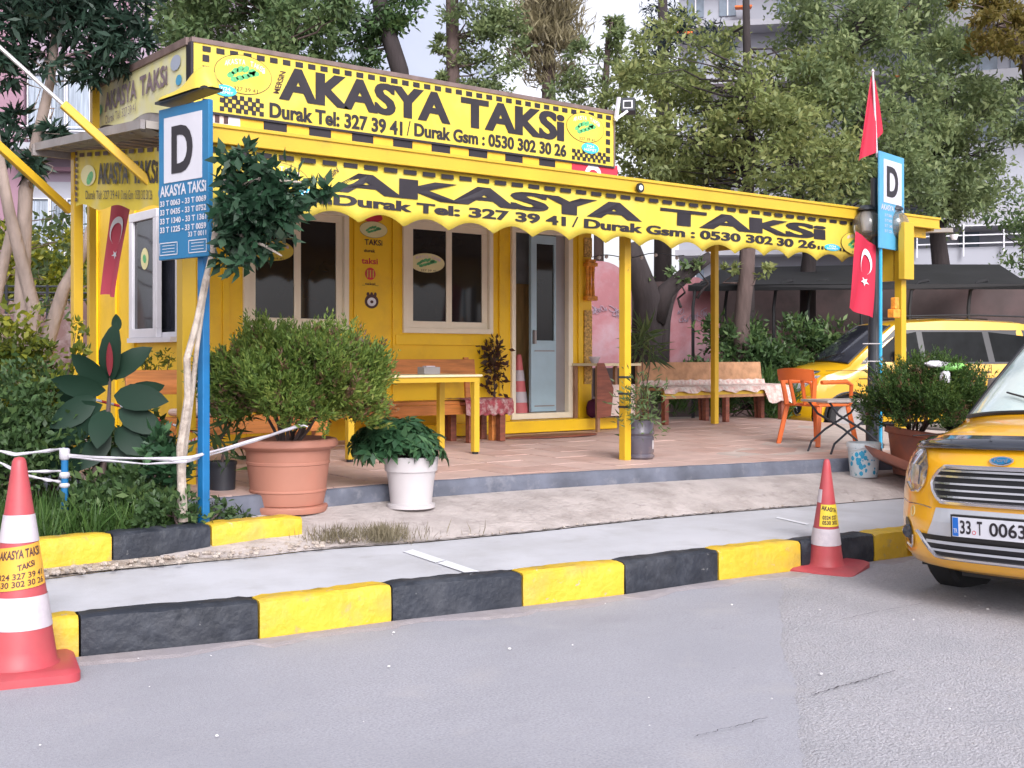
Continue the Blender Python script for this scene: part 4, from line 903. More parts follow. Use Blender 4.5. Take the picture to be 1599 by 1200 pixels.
m = MB(); DP.text(m, 'AKASYA TAKSi', a0 + .02, b1 - ht * .585, a1 - .02, b1 - ht * .51, .038, 0, .03)
m.build('lettering', 'sign_white', RS_)
for i, t in enumerate(('33 T 0063 - 33 T 0069', '33 T 0435 - 33 T 0752', '33 T 1340 - 33 T 1361', '33 T 1225 - 33 T 0059')): m = MB(); DP.text(m, t, a0 + .02, b1 - ht * (.648 + i * .058), a1 - .02, b1 - ht * (.609 + i * .058), .038, 0, .035); m.build('lettering', 'sign_white', RS_)
m = MB(); DP.text(m, '33 T 0011', a0 + .33, b1 - ht * .865, a1 - .02, b1 - ht * .832, .038, 0, .02)
for x0, x1 in ((a0 + .015, a0 + .215), (a0 + .335, a1 - .015)):
    z0, z1 = b1 - ht * .972, b1 - ht * .887
    for r in ((x0, z0, x1, z0 + .006), (x0, z1 - .006, x1, z1), (x0, z0, x0 + .006, z1), (x1 - .006, z0, x1, z1)): DP.rect(m, *r, .0385)
    for k in range(3): DP.rect(m, x0 + .03, z0 + .02 + k * .02, x1 - .03, z0 + .024 + k * .02, .0385)
m.build('lettering', 'sign_white', rs)
# loose yellow taxi roof light lying on top of the sign
tl = thing('taxi_roof_light', 'bright yellow plastic taxi roof light lying on top of the blue sign', 'roof light', DP(-.1, b1, .02))
m = MB(); vs = []; nn = 16
for i in range(nn + 1):
    t = i / nn; a = a0 + .02 + (wd + .03) * t; h = .03 + .095 * math.exp(-((t - .80) / .20) ** 2) + .035 * t; w = .085 * (.35 + .65 * min(1, min(t, 1 - t) * 7))
    h *= min(1, (1 - t) * 8 + .15)
    for k in range(9): th = math.pi * k / 8; vs.append(DP(a, b1 + .035 + .03 * t + h * math.sin(th) ** .8, .02 + w * math.cos(th)))
m.add(vs, [(i * 9 + k, (i + 1) * 9 + k, (i + 1) * 9 + k + 1, i * 9 + k + 1) for i in range(nn) for k in range(8)] + [tuple(range(9)), tuple(nn * 9 + k for k in range(8, -1, -1))]); m.build('cover', 'banner_yellow', tl, smooth=True)
m = MB(); m.prism([DP(a0 + .04, b1 + .038, .09), DP(a1 + .03, b1 + .07, .09), DP(a1 + .03, b1 + .07, -.05), DP(a0 + .04, b1 + .038, -.05)], V(0, 0, -.016)); m.build('base', 'car_black', tl)
# right rank sign, lamp post
t1 = 12.35; b2 = at(1375, 690, t1); b2.z = .5
rs2 = thing('rank_sign', 'pale blue rank sign with black D on thin pole at right, beside the lamp', 'sign', b2)
m = MB(); m.tube([V(b2.x, b2.y, .5), V(b2.x, b2.y, 2.75)], .018, 8); m.build('pole', 'pole_blue_light', rs2)
ax = (RT * math.sin(R_(40)) + FW * math.cos(R_(40))).normalized(); nv = V(-ax.y, ax.x, 0); nv = nv if nv.dot(FW) < 0 else -nv
DP = Pl(V(b2.x, b2.y, 0) + nv * .02, ax, UP, nv); a0, a1, b0, b1 = -.115, .515, 2.575, 3.56
m = MB(); DP.slab(m, a0, b0, a1, b1, 0, .02); m.build('panel', 'sign_blue_pale', rs2, bevel=.003)
wd = a1 - a0; ht = b1 - b0
m = MB(); DP.slab(m, a0 + wd * .15, b1 - ht * .52, a1 - wd * .12, b1 - ht * .07, .021, .024); m.build('white_field', 'sign_white', rs2)
m = MB(); DP.text(m, 'D', a0 + wd * .27, b1 - ht * .455, a0 + wd * .72, b1 - ht * .135, .027, 0, .05); m.build('letter', 'print_black', rs2)
RS_ = rs2
m = MB(); DP.text(m, 'AKASYA TAKSi', a0 + .03, b1 - ht * .60, a1 - .03, b1 - ht * .54, .023, 0, .02)
m.build('lettering', 'sign_white', RS_)
for i, t in enumerate(('33 T 0063 - 33 T 0069', '33 T 0435 - 33 T 0752', '33 T 1340 - 33 T 1361', '33 T 1225 - 33 T 0059')): m = MB(); DP.text(m, t, a0 + .12, b1 - ht * (.665 + i * .055), a1 - .10, b1 - ht * (.635 + i * .055), .023, 0, .01); m.build('lettering', 'sign_white', RS_)
for z in (1.42, 1.60): m = MB(); m.tube([V(b2.x, b2.y, z) + RT * .03, V(b2.x, b2.y, z) - RT * .20 - FW * .06], .006, 6); m.build('clamp', 'metal_silver', rs2)
tb = 12.5; lb = at(1365, 700, tb); lb.z = .5
lp = thing('lamp_post', 'dark lamp post with clear round globes beside the right canopy corner', 'street lamp', lb)
m = MB(); m.tube([lb, lb + V(0, 0, .5), lb + V(0, 0, .52), lb + V(0, 0, 1.6), V(lb.x, lb.y, 3.32)], [.085, .085, .07, .055, .033], 14); m.lathe([(.1, 0), (.1, .06), (.085, .08)], lb, 14); m.build('pole', 'pole_dark', lp, smooth=True)
zc = 1.45 + (560 - 326) / 1882 * tb
for k, (px, dz) in enumerate(((1354, 0), (1396, 0))):
    c = at(px, 352, tb + (.0 if k == 0 else .12)); m = MB(); top = V(c.x, c.y, c.z + .155)
    m.bar(V(lb.x, lb.y, top.z + .03), V(top.x, top.y, top.z + .03) + RT * (.001 if k else -.001), .025, .025); m.lathe([(0.001, .05), (.05, .05), (.095, .02), (.095, 0), (0.001, 0)], top, 16); ar = m.build('lamp_arm', 'pole_dark', lp)
    m = MB(); m.lathe([(max(.001, .155 * math.sin(math.pi * i / 12)), -.155 * math.cos(math.pi * i / 12)) for i in range(13)], c, 20); m.build('globe', 'lamp_globe', ar, smooth='all')
    m = MB(); m.lathe([(.001, -.05), (.035, -.045), (.045, .05), (.03, .12), (.001, .12)], c, 12); m.build('bulb', 'lamp_inner', ar, smooth=True)
# flags
fl = thing('flag', 'red flag on a thin white staff above the right rank sign', 'flag', at(1368, 240, 12.3))
m = MB(); m.tube([at(1369.5, 246, 12.3), at(1363, 112, 12.3)], .011, 8); m.lathe([(.001, -.02), (.02, 0), (.001, .03)], at(1363, 112, 12.3), 8); m.build('staff', 'cone_white', fl)
m, f = flagcloth(at(1360, 119, 12.32), at(1364, 121, 12.34), at(1338, 252, 12.2), at(1367, 238, 12.28), amp=.025); m2, f2 = flagcloth(at(1364, 126, 12.36), at(1366, 126, 12.38), at(1369, 222, 12.38), at(1381, 197, 12.45), amp=.02, ph=2); m.add(m2.v, m2.f); m.build('cloth', 'flag_red', fl, smooth='all')
fl = thing('flag', 'red flag with white crescent hanging below the right lamp globe', 'flag', at(1350, 362, 12.1))
m, f = flagcloth(at(1336, 361, 12.15), at(1367, 384, 12.35), at(1323, 481, 12.1), at(1361, 497, 12.3), amp=.03); m.build('cloth', 'flag_red', fl, smooth='all')
m = MB(); crescent(m, f, .58, .30, .26, .17, math.pi / 2, .012); star(m, f, .62, .56, .14, .06, .012); m.build('emblem', 'print_white', fl)
fl = thing('flag', 'faded red flag with crescent and star hanging at the left side wall', 'flag', at(190, 318, 9.9))
m, f = flagcloth(at(174, 320, 9.95), at(206, 315, 9.7), at(160, 461, 9.95), at(180, 463, 9.8), amp=.022, hem=.01); m.build('cloth', 'flag_pink', fl, smooth='all')
m = MB(); crescent(m, f, .48, .30, .30, .155, math.pi / 2, .008); star(m, f, .48, .56, .15, .05, .008); m.build('emblem', 'print_white', fl)
# security camera on the roof sign corner
cc = onY(960, 185, FY - .1)
sc_ = thing('security_camera', 'small security camera on a white arm at the right end of the roof sign', 'camera', cc)
cb = at(981, 166, 15.0); m = MB(); m.bar(cc + V(0, 0, -.02), cc + V(.16, -.05, .10), .04, .03); m.bar(cc + V(.02, 0, .0), cc + V(.05, -.02, .26), .04, .03); m.build('bracket', 'white_frame', sc_)
fr = Matrix.Translation(cb) @ Matrix.Rotation(HEAD - R_(90) - .15, 4, 'Z'); m = MB(); m.box((-.085, -.10, -.075), (.085, .18, .085), 0, fr); m.box((-.06, -.107, -.05), (.06, -.101, .05), 1, fr); m.box((-.045, -.112, -.035), (.045, -.108, .035), 2, fr); m.build('housing', ['pole_dark', 'white_frame', 'glass_dark'], sc_, bevel=.006)

# ================================================================== CONES
def cone(label, base, h, bw, lean=(0, 0), rot=0.0, bands=(), colors=('cone_red', 'cone_white'), r0=None, r1=.028, group='traffic cones at the rank'):
    r0 = r0 or bw * .36; c = thing('traffic_cone', label, 'traffic cone', base, (lean[0], lean[1], rot), group)
    m = MB(); n = 10; k = bw / 2; hh = .035 * h / .75; ring = []
    for i in range(4):
        sx, sy = ((1, 1), (-1, 1), (-1, -1), (1, -1))[i]
        for j in range(4):
            a = math.pi / 2 * i + math.pi / 2 * j / 3; ring.append((sx * (k - k * .22) + k * .22 * math.cos(a), sy * (k - k * .22) + k * .22 * math.sin(a)))
    vs = [V(x, y, 0) for x, y in ring] + [V(x, y, hh * .8) for x, y in ring] + [V(x * .9, y * .9, hh * 1.15) for x, y in ring]; N = 16
    m.add(vs, [(i, (i + 1) % N, N + (i + 1) % N, N + i) for i in range(N)] + [(N + i, N + (i + 1) % N, 2 * N + (i + 1) % N, 2 * N + i) for i in range(N)] + [tuple(range(2 * N, 3 * N))])
    m.build('base', colors[0], c, smooth=True, local=True)
    def rr(t): return r0 * (1 - t) + r1 * t
    prof = [(rr(0) * 1.12, hh), (rr(0), hh + .02)] + [(rr(t), hh + .02 + (h - hh - .04) * t) for t in [i / 14 for i in range(1, 15)]] + [(r1 * .7, h - .005), (.001, h)]
    m = MB(); m.lathe(prof, (0, 0, 0), 32); m.build('body', colors[0], c, smooth='all', local=True)
    def sleeve(name, t0, t1, mat, off=.003, a0=None, a1=None, slant=0.0, n=32):
        m = MB(); fn = lambda a, t, o=off: V(math.cos(a) * (rr(t) + o), math.sin(a) * (rr(t) + o), hh + .02 + (h - hh - .04) * t)
        aa0, aa1 = (0, 2 * math.pi) if a0 is None else (a0, a1)
        vs = []; q = 6
        for i in range(n + 1):
            a = aa0 + (aa1 - aa0) * i / n
            for j in range(q + 1): t = t0 + (t1 - t0) * j / q + slant * (i / n - .5); vs.append(fn(a, t))
        m.add(vs, [(i * (q + 1) + j, (i + 1) * (q + 1) + j, (i + 1) * (q + 1) + j + 1, i * (q + 1) + j + 1) for i in range(n) for j in range(q)]); m.build(name, mat, c, smooth='all', local=True); return fn
    return c, sleeve, rr
def camang(base):   # angle towards the camera
    d = (CAM - Vector(base)); return math.atan2(d.y, d.x)
cb_ = onZ(30, 1054, 0.0)
c, sl, rr = cone('tall worn red and white traffic cone at the far left kerb', cb_, 1.0, .50, (0, 0), -.25, r0=.165, r1=.03)
ca = camang(cb_) + .25
sl('white_band', .175, .335, 'cone_white'); sl('white_band', .60, .735, 'cone_white'); 
fn = sl('label_sleeve', .375, .585, 'cone_label', .0045, ca - 1.25, ca + 1.25, .03)
m = MB()
def ctext(m, t, amid, aw, t0, t1, bold=.03, sl_=.012): put_text(m, t, lambda a, b: fn(amid - aw / 2 + aw * a, t0 + (t1 - t0) * b + sl_ * (a - .5) * 2, .0065), bold)
ctext(m, 'AKASYA TAKSi', ca + .05, 2.0, .525, .57); ctext(m, 'TAKSi', ca + .3, .75, .475, .505); ctext(m, '0324 327 39 41', ca + .0, 2.1, .425, .455, .02); ctext(m, '0530 302 30 26', ca + .0, 2.1, .388, .418, .02)
m.build('lettering', 'print_brown', c, local=True)
cb_ = onZ(1289, 889, 0.0)
c, sl, rr = cone('smaller red traffic cone with torn white band in front of the kerb at right', cb_, .765, .50, (0.03, -.06), .35, r0=.118, r1=.022)
ca = camang(cb_) - .35
sl('white_band', .18, .345, 'cone_white'); sl('white_band', .60, .73, 'cone_white', .0030, ca - 3.4, ca - .55, 0)
fn = sl('label_sleeve', .37, .585, 'cone_label_yellow', .0045, ca - .55, ca + 1.35, .0)
m = MB(); put_text(m, 'AKASYA', lambda a, b: fn(ca - .45 + 1.5 * a, .52 + .045 * b - .03 * (a - .5), .0065), .03); put_text(m, '0324 327', lambda a, b: fn(ca - .3 + 1.3 * a, .44 + .04 * b, .0065), .03); put_text(m, '0530 302', lambda a, b: fn(ca - .3 + 1.3 * a, .39 + .04 * b, .0065), .03); m.build('lettering', 'print_brown', c, local=True)
c, sl, rr = cone('faded traffic cone standing inside the open cabin doorway', V(fx(817) + .10, FY + .20, .72), .78, .36, (0, 0), .1, r0=.12, r1=.03, colors=('cone_red_faded', 'cone_white'))
sl('white_band', .22, .40, 'cone_white'); sl('white_band', .58, .76, 'cone_white')
# ================================================================== FURNITURE
def zt_at(p): return zfl(p.y)
# yellow table
A = V(6.76, 9.04, 0); tabz = zfl(9.1)
tb_ = thing('table', 'yellow square legged table with cream top in front of the cabin bench', 'table', (6.1, 9.35, tabz))
x0, x1, y0, y1, th_ = 5.40, 6.82, 9.0, 9.62, tabz + .745
m = MB(); m.box((x0 - .02, y0 - .02, th_ - .022), (x1 + .02, y1 + .02, th_)); m.build('tabletop', 'tabletop_cream', tb_, bevel=.005)
m = MB(); 
for r in (((x0, y0, th_ - .07), (x1, y0 + .03, th_ - .023)), ((x0, y1 - .03, th_ - .07), (x1, y1, th_ - .023)), ((x0, y0 + .03, th_ - .07), (x0 + .03, y1 - .03, th_ - .023)), ((x1 - .03, y0 + .03, th_ - .07), (x1, y1 - .03, th_ - .023))): m.box(*r)
m.build('apron_frame', 'yellow_fascia', tb_)
for x, y in ((x0 + .03, y0 + .03), (x1 - .03, y0 + .03), (x1 - .03, y1 - .03), (x0 + .03, y1 - .03)):
    m = MB(); m.box((x - .03, y - .03, tabz + .02), (x + .03, y + .03, th_ - .0705)); lg = m.build('leg', 'yellow_fascia', tb_, bevel=.004)
    m = MB(); m.lathe([(.001, 0), (.028, 0), (.03, .02), (.001, .022)], V(x, y, tabz), 10); m.build('foot', 'rubber', lg)
q = V(6.45, 9.3, th_); bx_ = thing('napkin_box', 'small grey box standing on the yellow table', 'box', q)
m = MB(); m.box((q.x - .09, q.y - .06, q.z), (q.x + .09, q.y + .06, q.z + .07)); m.build('case', 'grey_alu', bx_, bevel=.006); m = MB(); m.box((q.x - .05, q.y - .03, q.z + .071), (q.x + .05, q.y + .03, q.z + .08)); m.build('lid', 'cone_white', bx_)
def bench(label, xa, xb, y, z, depth, bh, boards, wood='pine_wood', sh=.45, legs=True, group='wooden benches', backdirs=1, leg_mat=None, rot=0):
    """faces the street (-Y); the backrest stands at the rear"""
    b = thing('bench', label, 'bench', (xa, y, z), (0, 0, rot), group); Lx = xb - xa; lm = leg_mat or wood
    nb = 3
    for i in range(nb):
        m = MB(); d0 = depth * i / nb; m.box((0, d0 + .006, sh - .035), (Lx, d0 + depth / nb - .006, sh)); m.build('seat_board', wood, b, bevel=.004, local=True)
    m = MB(); m.box((.0, .0, sh - .14), (Lx, .028, sh - .037)); m.build('front_rail', wood, b, bevel=.004, local=True)
    for i, (b0, b1) in enumerate(boards):
        m = MB(); tz = lambda z_: depth + .01 + (z_ - sh) * .12
        m.add([V(0, tz(b0), b0), V(Lx, tz(b0), b0), V(Lx, tz(b1), b1), V(0, tz(b1), b1), V(0, tz(b0) + .03, b0), V(Lx, tz(b0) + .03, b0), V(Lx, tz(b1) + .03, b1), V(0, tz(b1) + .03, b1)], [(0, 1, 2, 3), (7, 6, 5, 4), (0, 4, 5, 1), (1, 5, 6, 2), (2, 6, 7, 3), (3, 7, 4, 0)]); m.build('back_board', wood, b, bevel=.004, local=True)
    for x in (.08, Lx - .08) if Lx < 2 else (.08, Lx * .5, Lx - .08):
        for yy, hgt in ((.05, sh - .036), (depth - .03, sh - .036)):
            m = MB(); m.box((x - .035, yy - .035, 0), (x + .035, yy + .035, hgt)); m.build('leg', lm, b, bevel=.004, local=True)
        m = MB(); m.bar(V(x, depth + .045, .0), V(x, depth + .06 + (bh - sh) * .12, bh - .02), .06, .03, None, V(0, 1, 0)); m.build('back_post', lm, b, local=True)
    return b
yb2 = 10.05; z2 = zfl(10.2)
xe = onY(735, 570, 10.6).x
bench('pine bench with low plank back against the cabin wall behind the yellow table', 5.4, xe, yb2, z2, .42, .9, ((.66, .86),), sh=.43)
b = bench('short dark bench end covered by a red patterned rug beside the door', xe - 0.55, onY(785, 620, yb2).x, yb2 - .12, z2, .40, .44, (), wood='dark_wood', sh=.42)
m = MB(); Lx = onY(785, 620, yb2).x - xe + .55; vs = []
for i in range(19):
    x = -.03 + (Lx + .06) * i / 18
    for (yy, zz) in ((-.035, .30), (-.03, .40), (-.01, .447), (.15, .455), (.3, .45), (.40, .447)): vs.append(V(x, yy, zz + .006 * math.sin(i * 1.9 + yy * 20) - (.03 * abs(math.sin(i * 2.1)) if yy == -.035 else 0)))
rg_ = thing('rug', 'red and grey patterned rug spread over the bench by the door', 'rug', b.location)
m.add(vs, [(i * 6 + j, (i + 1) * 6 + j, (i + 1) * 6 + j + 1, i * 6 + j + 1) for i in range(18) for j in range(5)]); m.build('cloth', 'rug', rg_, smooth='all', local=True)
# left bench with cushion
b = bench('orange brown bench at the left end behind the front canopy post', 3.62, 5.2, 9.0, zfl(9.1), .42, .82, ((.60, .80),), sh=.42)
cu = thing('cushion', 'pale cushion leaning on the left bench behind the canopy post', 'cushion', (3.95, 9.1, zfl(9.1) + .43))
m = MB(); fr = Matrix.Translation(V(4.02, 9.2, zfl(9.1) + .43)); m.box((0, 0, 0), (.42, .08, .30), 0, fr @ Matrix.Rotation(-.25, 4, 'X')); m.box((-.12, -.18, .0), (.5, .12, .06), 0, fr); m.build('cushion_pad', 'pale_cloth', cu, bevel=.03, seg=3)
# bench under the right side of the canopy
z3 = zfl(11.0); xa3, xb3 = onY(1014, 600, 11.0).x, onY(1208, 600, 11.0).x
b3 = bench('long bench with cloth covered back and blanket under the right side of the canopy', xa3, xb3, 10.75, z3, .44, .82, ((.55, .80),), wood='bench_cloth', sh=.47, leg_mat='dark_wood')
m = MB(); m.box((0, -.002, .37), (xb3 - xa3 - .3, .03, .432)); m.build('yellow_rail', 'yellow_fascia', b3, local=True)
bl = thing('blanket', 'pinkish brown blanket along the long bench hanging over its right end', 'blanket', b3.location); Lx = xb3 - xa3
m = MB(); vs = []; N_ = 30
for i in range(N_ + 1):
    x = -.02 + (Lx + .05) * i / N_; hang = .06 + (.16 if i > N_ * .78 else 0) + .02 * math.sin(i * 1.3)
    for (yy, zz) in ((-.05, .47 - hang), (-.045, .42), (-.02, .478), (.12, .492), (.28, .488), (.43, .5), (.445, .56)): vs.append(V(x, yy + .008 * math.sin(i * 2.3), zz + .008 * math.sin(i * 2.7 + yy * 30)))
m.add(vs, [(i * 7 + j, (i + 1) * 7 + j, (i + 1) * 7 + j + 1, i * 7 + j + 1) for i in range(N_) for j in range(6)]); m.add([V(Lx + .03, y, z) for y, z in ((-.05, .25), (.40, .27), (.43, .48), (-.03, .48))], [(0, 1, 2, 3)]); m.build('cloth', 'blanket', bl, smooth='all', local=True)
# side table near the door
xs_, xe_ = onY(924, 560, 10.45).x, onY(992, 560, 10.45).x; zt3 = 1.45 - (565 - 560) / 1882 * 14.6 - .02; zq = zfl(10.5)
st = thing('side_table', 'small table with brown cloth and lower shelf right of the cabin door', 'table', (xs_, 10.4, zq))
m = MB(); m.box((xs_, 10.35, zt3 - .03), (xe_, 10.80, zt3)); m.build('tabletop', 'tabletop_cream', st)
for x in (xs_ + .03, xe_ - .03):
    for y in (10.38, 10.77): m = MB(); m.box((x - .02, y - .02, zq), (x + .02, y + .02, zt3 - .031)); m.build('leg', 'table_wood', st)
m = MB(); m.box((xs_ + .25, 10.40, zq + .18), (xe_ - .05, 10.42, zq + .55)); m.build('shelf_cloth', 'pale_cloth', st); 
m = MB(); m.add([V(xs_ - .015, 10.34, zt3 + .004), V(xs_ + .10, 10.34, zt3 + .004), V(xs_ + .24, 10.33, zt3 - .30), V(xs_ + .20, 10.335, zt3 - .62), V(xs_ - .02, 10.34, zt3 - .64)], [(0, 4, 3, 2, 1)]); m.build('cloth', 'dark_wood', st)
bw = thing('bowl', 'white bowl on the small table right of the cabin door', 'bowl', (xs_ + .09, 10.5, zt3)); m = MB(); m.lathe([(.001, .002), (.03, .002), (.04, .01), (.07, .08), (.065, .08), (.036, .018), (.001, .015)], V(xs_ + .09, 10.5, zt3), 18); m.build('vessel', 'cone_white', bw, smooth=True)
pb = thing('bag', 'dark purple cloth bag on the yellow step right of the door', 'bag', (fx(922), FY - .12, .735))
m = MB(); vs = []; 
for j, (r, z) in enumerate(((.10, 0), (.15, .04), (.15, .12), (.13, .19), (.05, .215), (.01, .21))):
    for i in range(16): a = 2 * math.pi * i / 16; vs.append(V(fx(922) + (r + .012 * math.sin(i * 3 + j)) * math.cos(a), FY - .115 + r * .62 * math.sin(a), .74 + z + .01 * math.sin(i * 2)))
m.add(vs, [(j * 16 + i, j * 16 + (i + 1) % 16, (j + 1) * 16 + (i + 1) % 16, (j + 1) * 16 + i) for j in range(5) for i in range(16)]); m.build('fabric', 'purple_bag', pb, smooth='all')
mt = thing('doormat', 'thin dark oval doormat on the tiles before the door step', 'doormat', onZ(862, 683, .58)); q = onZ(862, 682, zfl(10.3)); m = MB(); m.lathe([(.001, .014), (.60, .014), (.62, .008), (.62, .0)], (0, 0, 0), 36); m.v = [(q.x + v[0] * 1.05, q.y + v[1] * .34, q.z + .003 + v[2]) for v in m.v]; m.build('mat', 'dark_wood', mt, smooth=True)
# ornament strip and lantern at the cabin's right corner
oc = thing('wall_ornament', 'orange pillared ornament and patterned strip hanging at the right cabin corner', 'ornament', (fx(914), FY - .03, 1.0))
ox0, ox1 = fx(911), fx(923)
m = MB(); Fp.slab(m, ox0, fz(917, 600), ox1, fz(917, 485), .004, .02, 0); m.build('patterned_strip', 'strip_pattern', oc); m = MB(); Fp.slab(m, ox0, fz(917, 402), ox1, fz(917, 372), .004, .02, 0); m.build('patterned_strip', 'strip_pattern', oc)
zc = fz(917, 440)
def fl_(px): return fx(px)
for r_ in ((909, 417, 925, 411, .02, .10), (909, 470, 925, 463, .02, .10), (911, 410.8, 923, 406, .03, .09)): m = MB(); Fp.slab(m, fl_(r_[0]), fz(917, r_[1]), fl_(r_[2]), fz(917, r_[3]), r_[4], r_[5]); m.build('cap', 'ornament', oc, bevel=.006)
for px in (912, 916.5, 921): m = MB(); x = fx(px); m.tube([V(x, FY - .06, fz(917, 463)), V(x, FY - .06, fz(917, 440)), V(x, FY - .06, fz(917, 417))], [.022, .014, .022], 8); m.build('pillar', 'ornament', oc, smooth=True)
# string of small lights
sl_ = thing('string_lights', 'string of small white lights under the canopy roof', 'string lights', onY(925, 402, 10.6))
pts = [onY(925 + i * 11, 402 - 3 * math.sin(i * .9) - i * .4, 10.6) for i in range(14)]; m = MB(); m.tube(pts, .006, 5); m.build('cable', 'pole_dark', sl_)
for i in (1, 2, 4, 7, 9, 12): m = MB(); m.lathe([(.001, -.035), (.022, -.02), (.022, .005), (.001, .015)], pts[i] - V(0, 0, .015), 8); m.build('bulb', 'lamp_inner', sl_, smooth=True)
# orange plastic chairs
def chair(label, loc, rz):
    c = thing('plastic_chair', label, 'chair', loc, (0, 0, rz), None); w, d, sh, bh = .25, .22, .44, .82
    m = MB(); m.box((-w, -d, sh - .025), (w, d, sh)); m.build('seat', 'orange_plastic', c, bevel=.012, local=True)
    for sx in (-1, 1):
        for sy in (-1, 1):
            m = MB(); top = V(sx * (w - .03), sy * (d - .03), sh - .02); ft = V(sx * (w + .02), sy * (d + .04), 0); m.bar(ft, top, .045, .045); m.build('leg', 'orange_plastic', c, bevel=.008, local=True)
        m = MB(); m.tube([V(sx * (w), -d + .02, sh), V(sx * (w + .02), -d + .03, sh + .20), V(sx * (w + .02), -d + .10, sh + .235), V(sx * (w + .01), d - .02, sh + .23)], [.018, .02, .026, .022], 8); m.build('armrest', 'orange_plastic', c, smooth=True, local=True)
    m = MB(); vs = []
    for i in range(11):
        u = -1 + 2 * i / 10
        for z in (bh - .12 - .02 * abs(u), bh - .02 * u * u): vs.append(V(u * (w - .01), d + .06 + (z - sh) * .15 - .05 * abs(u) ** 2, z))
    n0 = len(vs); vs += [v + V(0, .022, 0) for v in vs]
    fs = [(2 * i, 2 * i + 2, 2 * i + 3, 2 * i + 1) for i in range(10)] + [(n0 + 2 * i + 1, n0 + 2 * i + 3, n0 + 2 * i + 2, n0 + 2 * i) for i in range(10)] + [(2 * i + 1, 2 * i + 3, n0 + 2 * i + 3, n0 + 2 * i + 1) for i in range(10)] + [(2 * i, n0 + 2 * i, n0 + 2 * i + 2, 2 * i + 2) for i in range(10)]
    m.add(vs, fs); m.build('backrest', 'orange_plastic', c, smooth=True, local=True)
    for u in (-.9, -.35, .35, .9):
        m = MB(); m.bar(V(u * w * .8, d + .01, sh - .01), V(u * w, d + .075 - .05 * u * u, bh - .11), .05 if abs(u) > .5 else .035, .016, None, V(1, 0, 0)); m.build('back_slat', 'orange_plastic', c, local=True)
    return c
p = onZ(1276, 694, zfl(8.2)); ch_ = chair('orange plastic armchair between the long bench and the folding table', (p.x, p.y, zfl(p.y)), R_(82)); ch_.scale = (1.08, 1.08, 1.0)
p = onZ(1320, 705, zfl(8.0)); ft = thing('folding_table', 'small grey topped folding table with thin black legs by the lamp post', 'table', (p.x, p.y, zfl(p.y)), (0, 0, R_(-20)))
m = MB(); m.box((-.36, -.24, .50), (.36, .24, .525)); m.build('tabletop', 'tabletop_grey', ft, bevel=.006, local=True)
for s in (-1, 1):
    m = MB(); m.tube([V(-.30, s * .2, 0), V(-.26, s * .2, .10), V(-.1, s * .2, .22), V(.2, s * .2, .38), V(.3, s * .2, .50)], .012, 6); m.build('leg', 'pole_dark', ft, smooth=True, local=True)
    m = MB(); m.tube([V(.30, s * .18, 0), V(.26, s * .18, .10), V(.1, s * .18, .22), V(-.2, s * .18, .38), V(-.3, s * .18, .50)], .012, 6); m.build('leg', 'pole_dark', ft, smooth=True, local=True)
# ================================================================== POTS
def pot(name, label, cat, c, prof, mat, n=36, sub=None, rot=(0, 0, 0), inner='soil', zi=None, ri=None):
    t = thing(name, label, cat, c, rot); m = MB(); m.lathe(prof, (0, 0, 0), n); m.build('pot_body', mat, t, smooth=True, local=True)
    if zi: m = MB(); m.lathe([(.001, zi + .01), (ri, zi)], (0, 0, 0), n); m.build('potting_soil', inner, t, local=True)
    return t
c1 = onG(450, 797); H1, R1 = .51, .325
P1 = pot('plant_pot', 'big terracotta pot on the pavement holding the large feathery bush', 'plant pot', c1, [(.001, .0), (.265, .0), (.275, .03), (.272, .045), (.235, .05), (.245, .055), (.262, .14), (.268, .145), (.268, .155), (.263, .16), (.284, .33), (.290, .335), (.290, .35), (.286, .355), (.295, .43), (.33, .445), (.345, .46), (.345, .49), (.335, .505), (.315, .51), (.305, .49), (.295, .42), (.001, .42)], 'terracotta', zi=.455, ri=.30)
c2 = onG(642, 792)
P2 = pot('plant_pot', 'pale plastic pot on the pavement holding the green umbrella plant', 'plant pot', c2, [(.001, 0), (.165, 0), (.175, .005), (.175, .03), (.150, .035), (.165, .18), (.178, .26), (.182, .27), (.190, .27), (.200, .36), (.205, .37), (.195, .375), (.185, .36), (.175, .3), (.001, .3)], 'pot_white', zi=.335, ri=.18)
c3 = onZ(998, 716, .53)
P3 = pot('plant_pot', 'cut dark water bottle used as a pot by the middle canopy post', 'plant pot', c3, [(.001, 0), (.125, 0), (.14, .015), (.14, .03), (.128, .045), (.136, .06), (.136, .195), (.128, .205), (.128, .215), (.14, .23), (.14, .25), (.134, .26), (.138, .35), (.133, .35), (.128, .26), (.001, .26)], 'bottle_plastic', 24, zi=.30, ri=.13)
m = MB(); fr = camang(c3)
for i in range(4): a = fr + 1.05 + i * .08; m.add([V(.1375 * math.cos(a), .1375 * math.sin(a), .09), V(.1375 * math.cos(a + .08), .1375 * math.sin(a + .08), .09), V(.1375 * math.cos(a + .08), .1375 * math.sin(a + .08), .17), V(.1375 * math.cos(a), .1375 * math.sin(a), .17)], [(0, 1, 2, 3)])
m.build('sticker', 'pot_white', P3, local=True)
c4 = onZ(347, 770, .50); P4 = pot('plant_pot', 'black plastic pot with a thin leafy plant behind the terracotta pot', 'plant pot', c4, [(.001, 0), (.088, 0), (.098, .20), (.104, .20), (.104, .225), (.095, .225), (.09, .18), (.001, .18)], 'pot_black', 24, zi=.2, ri=.095)
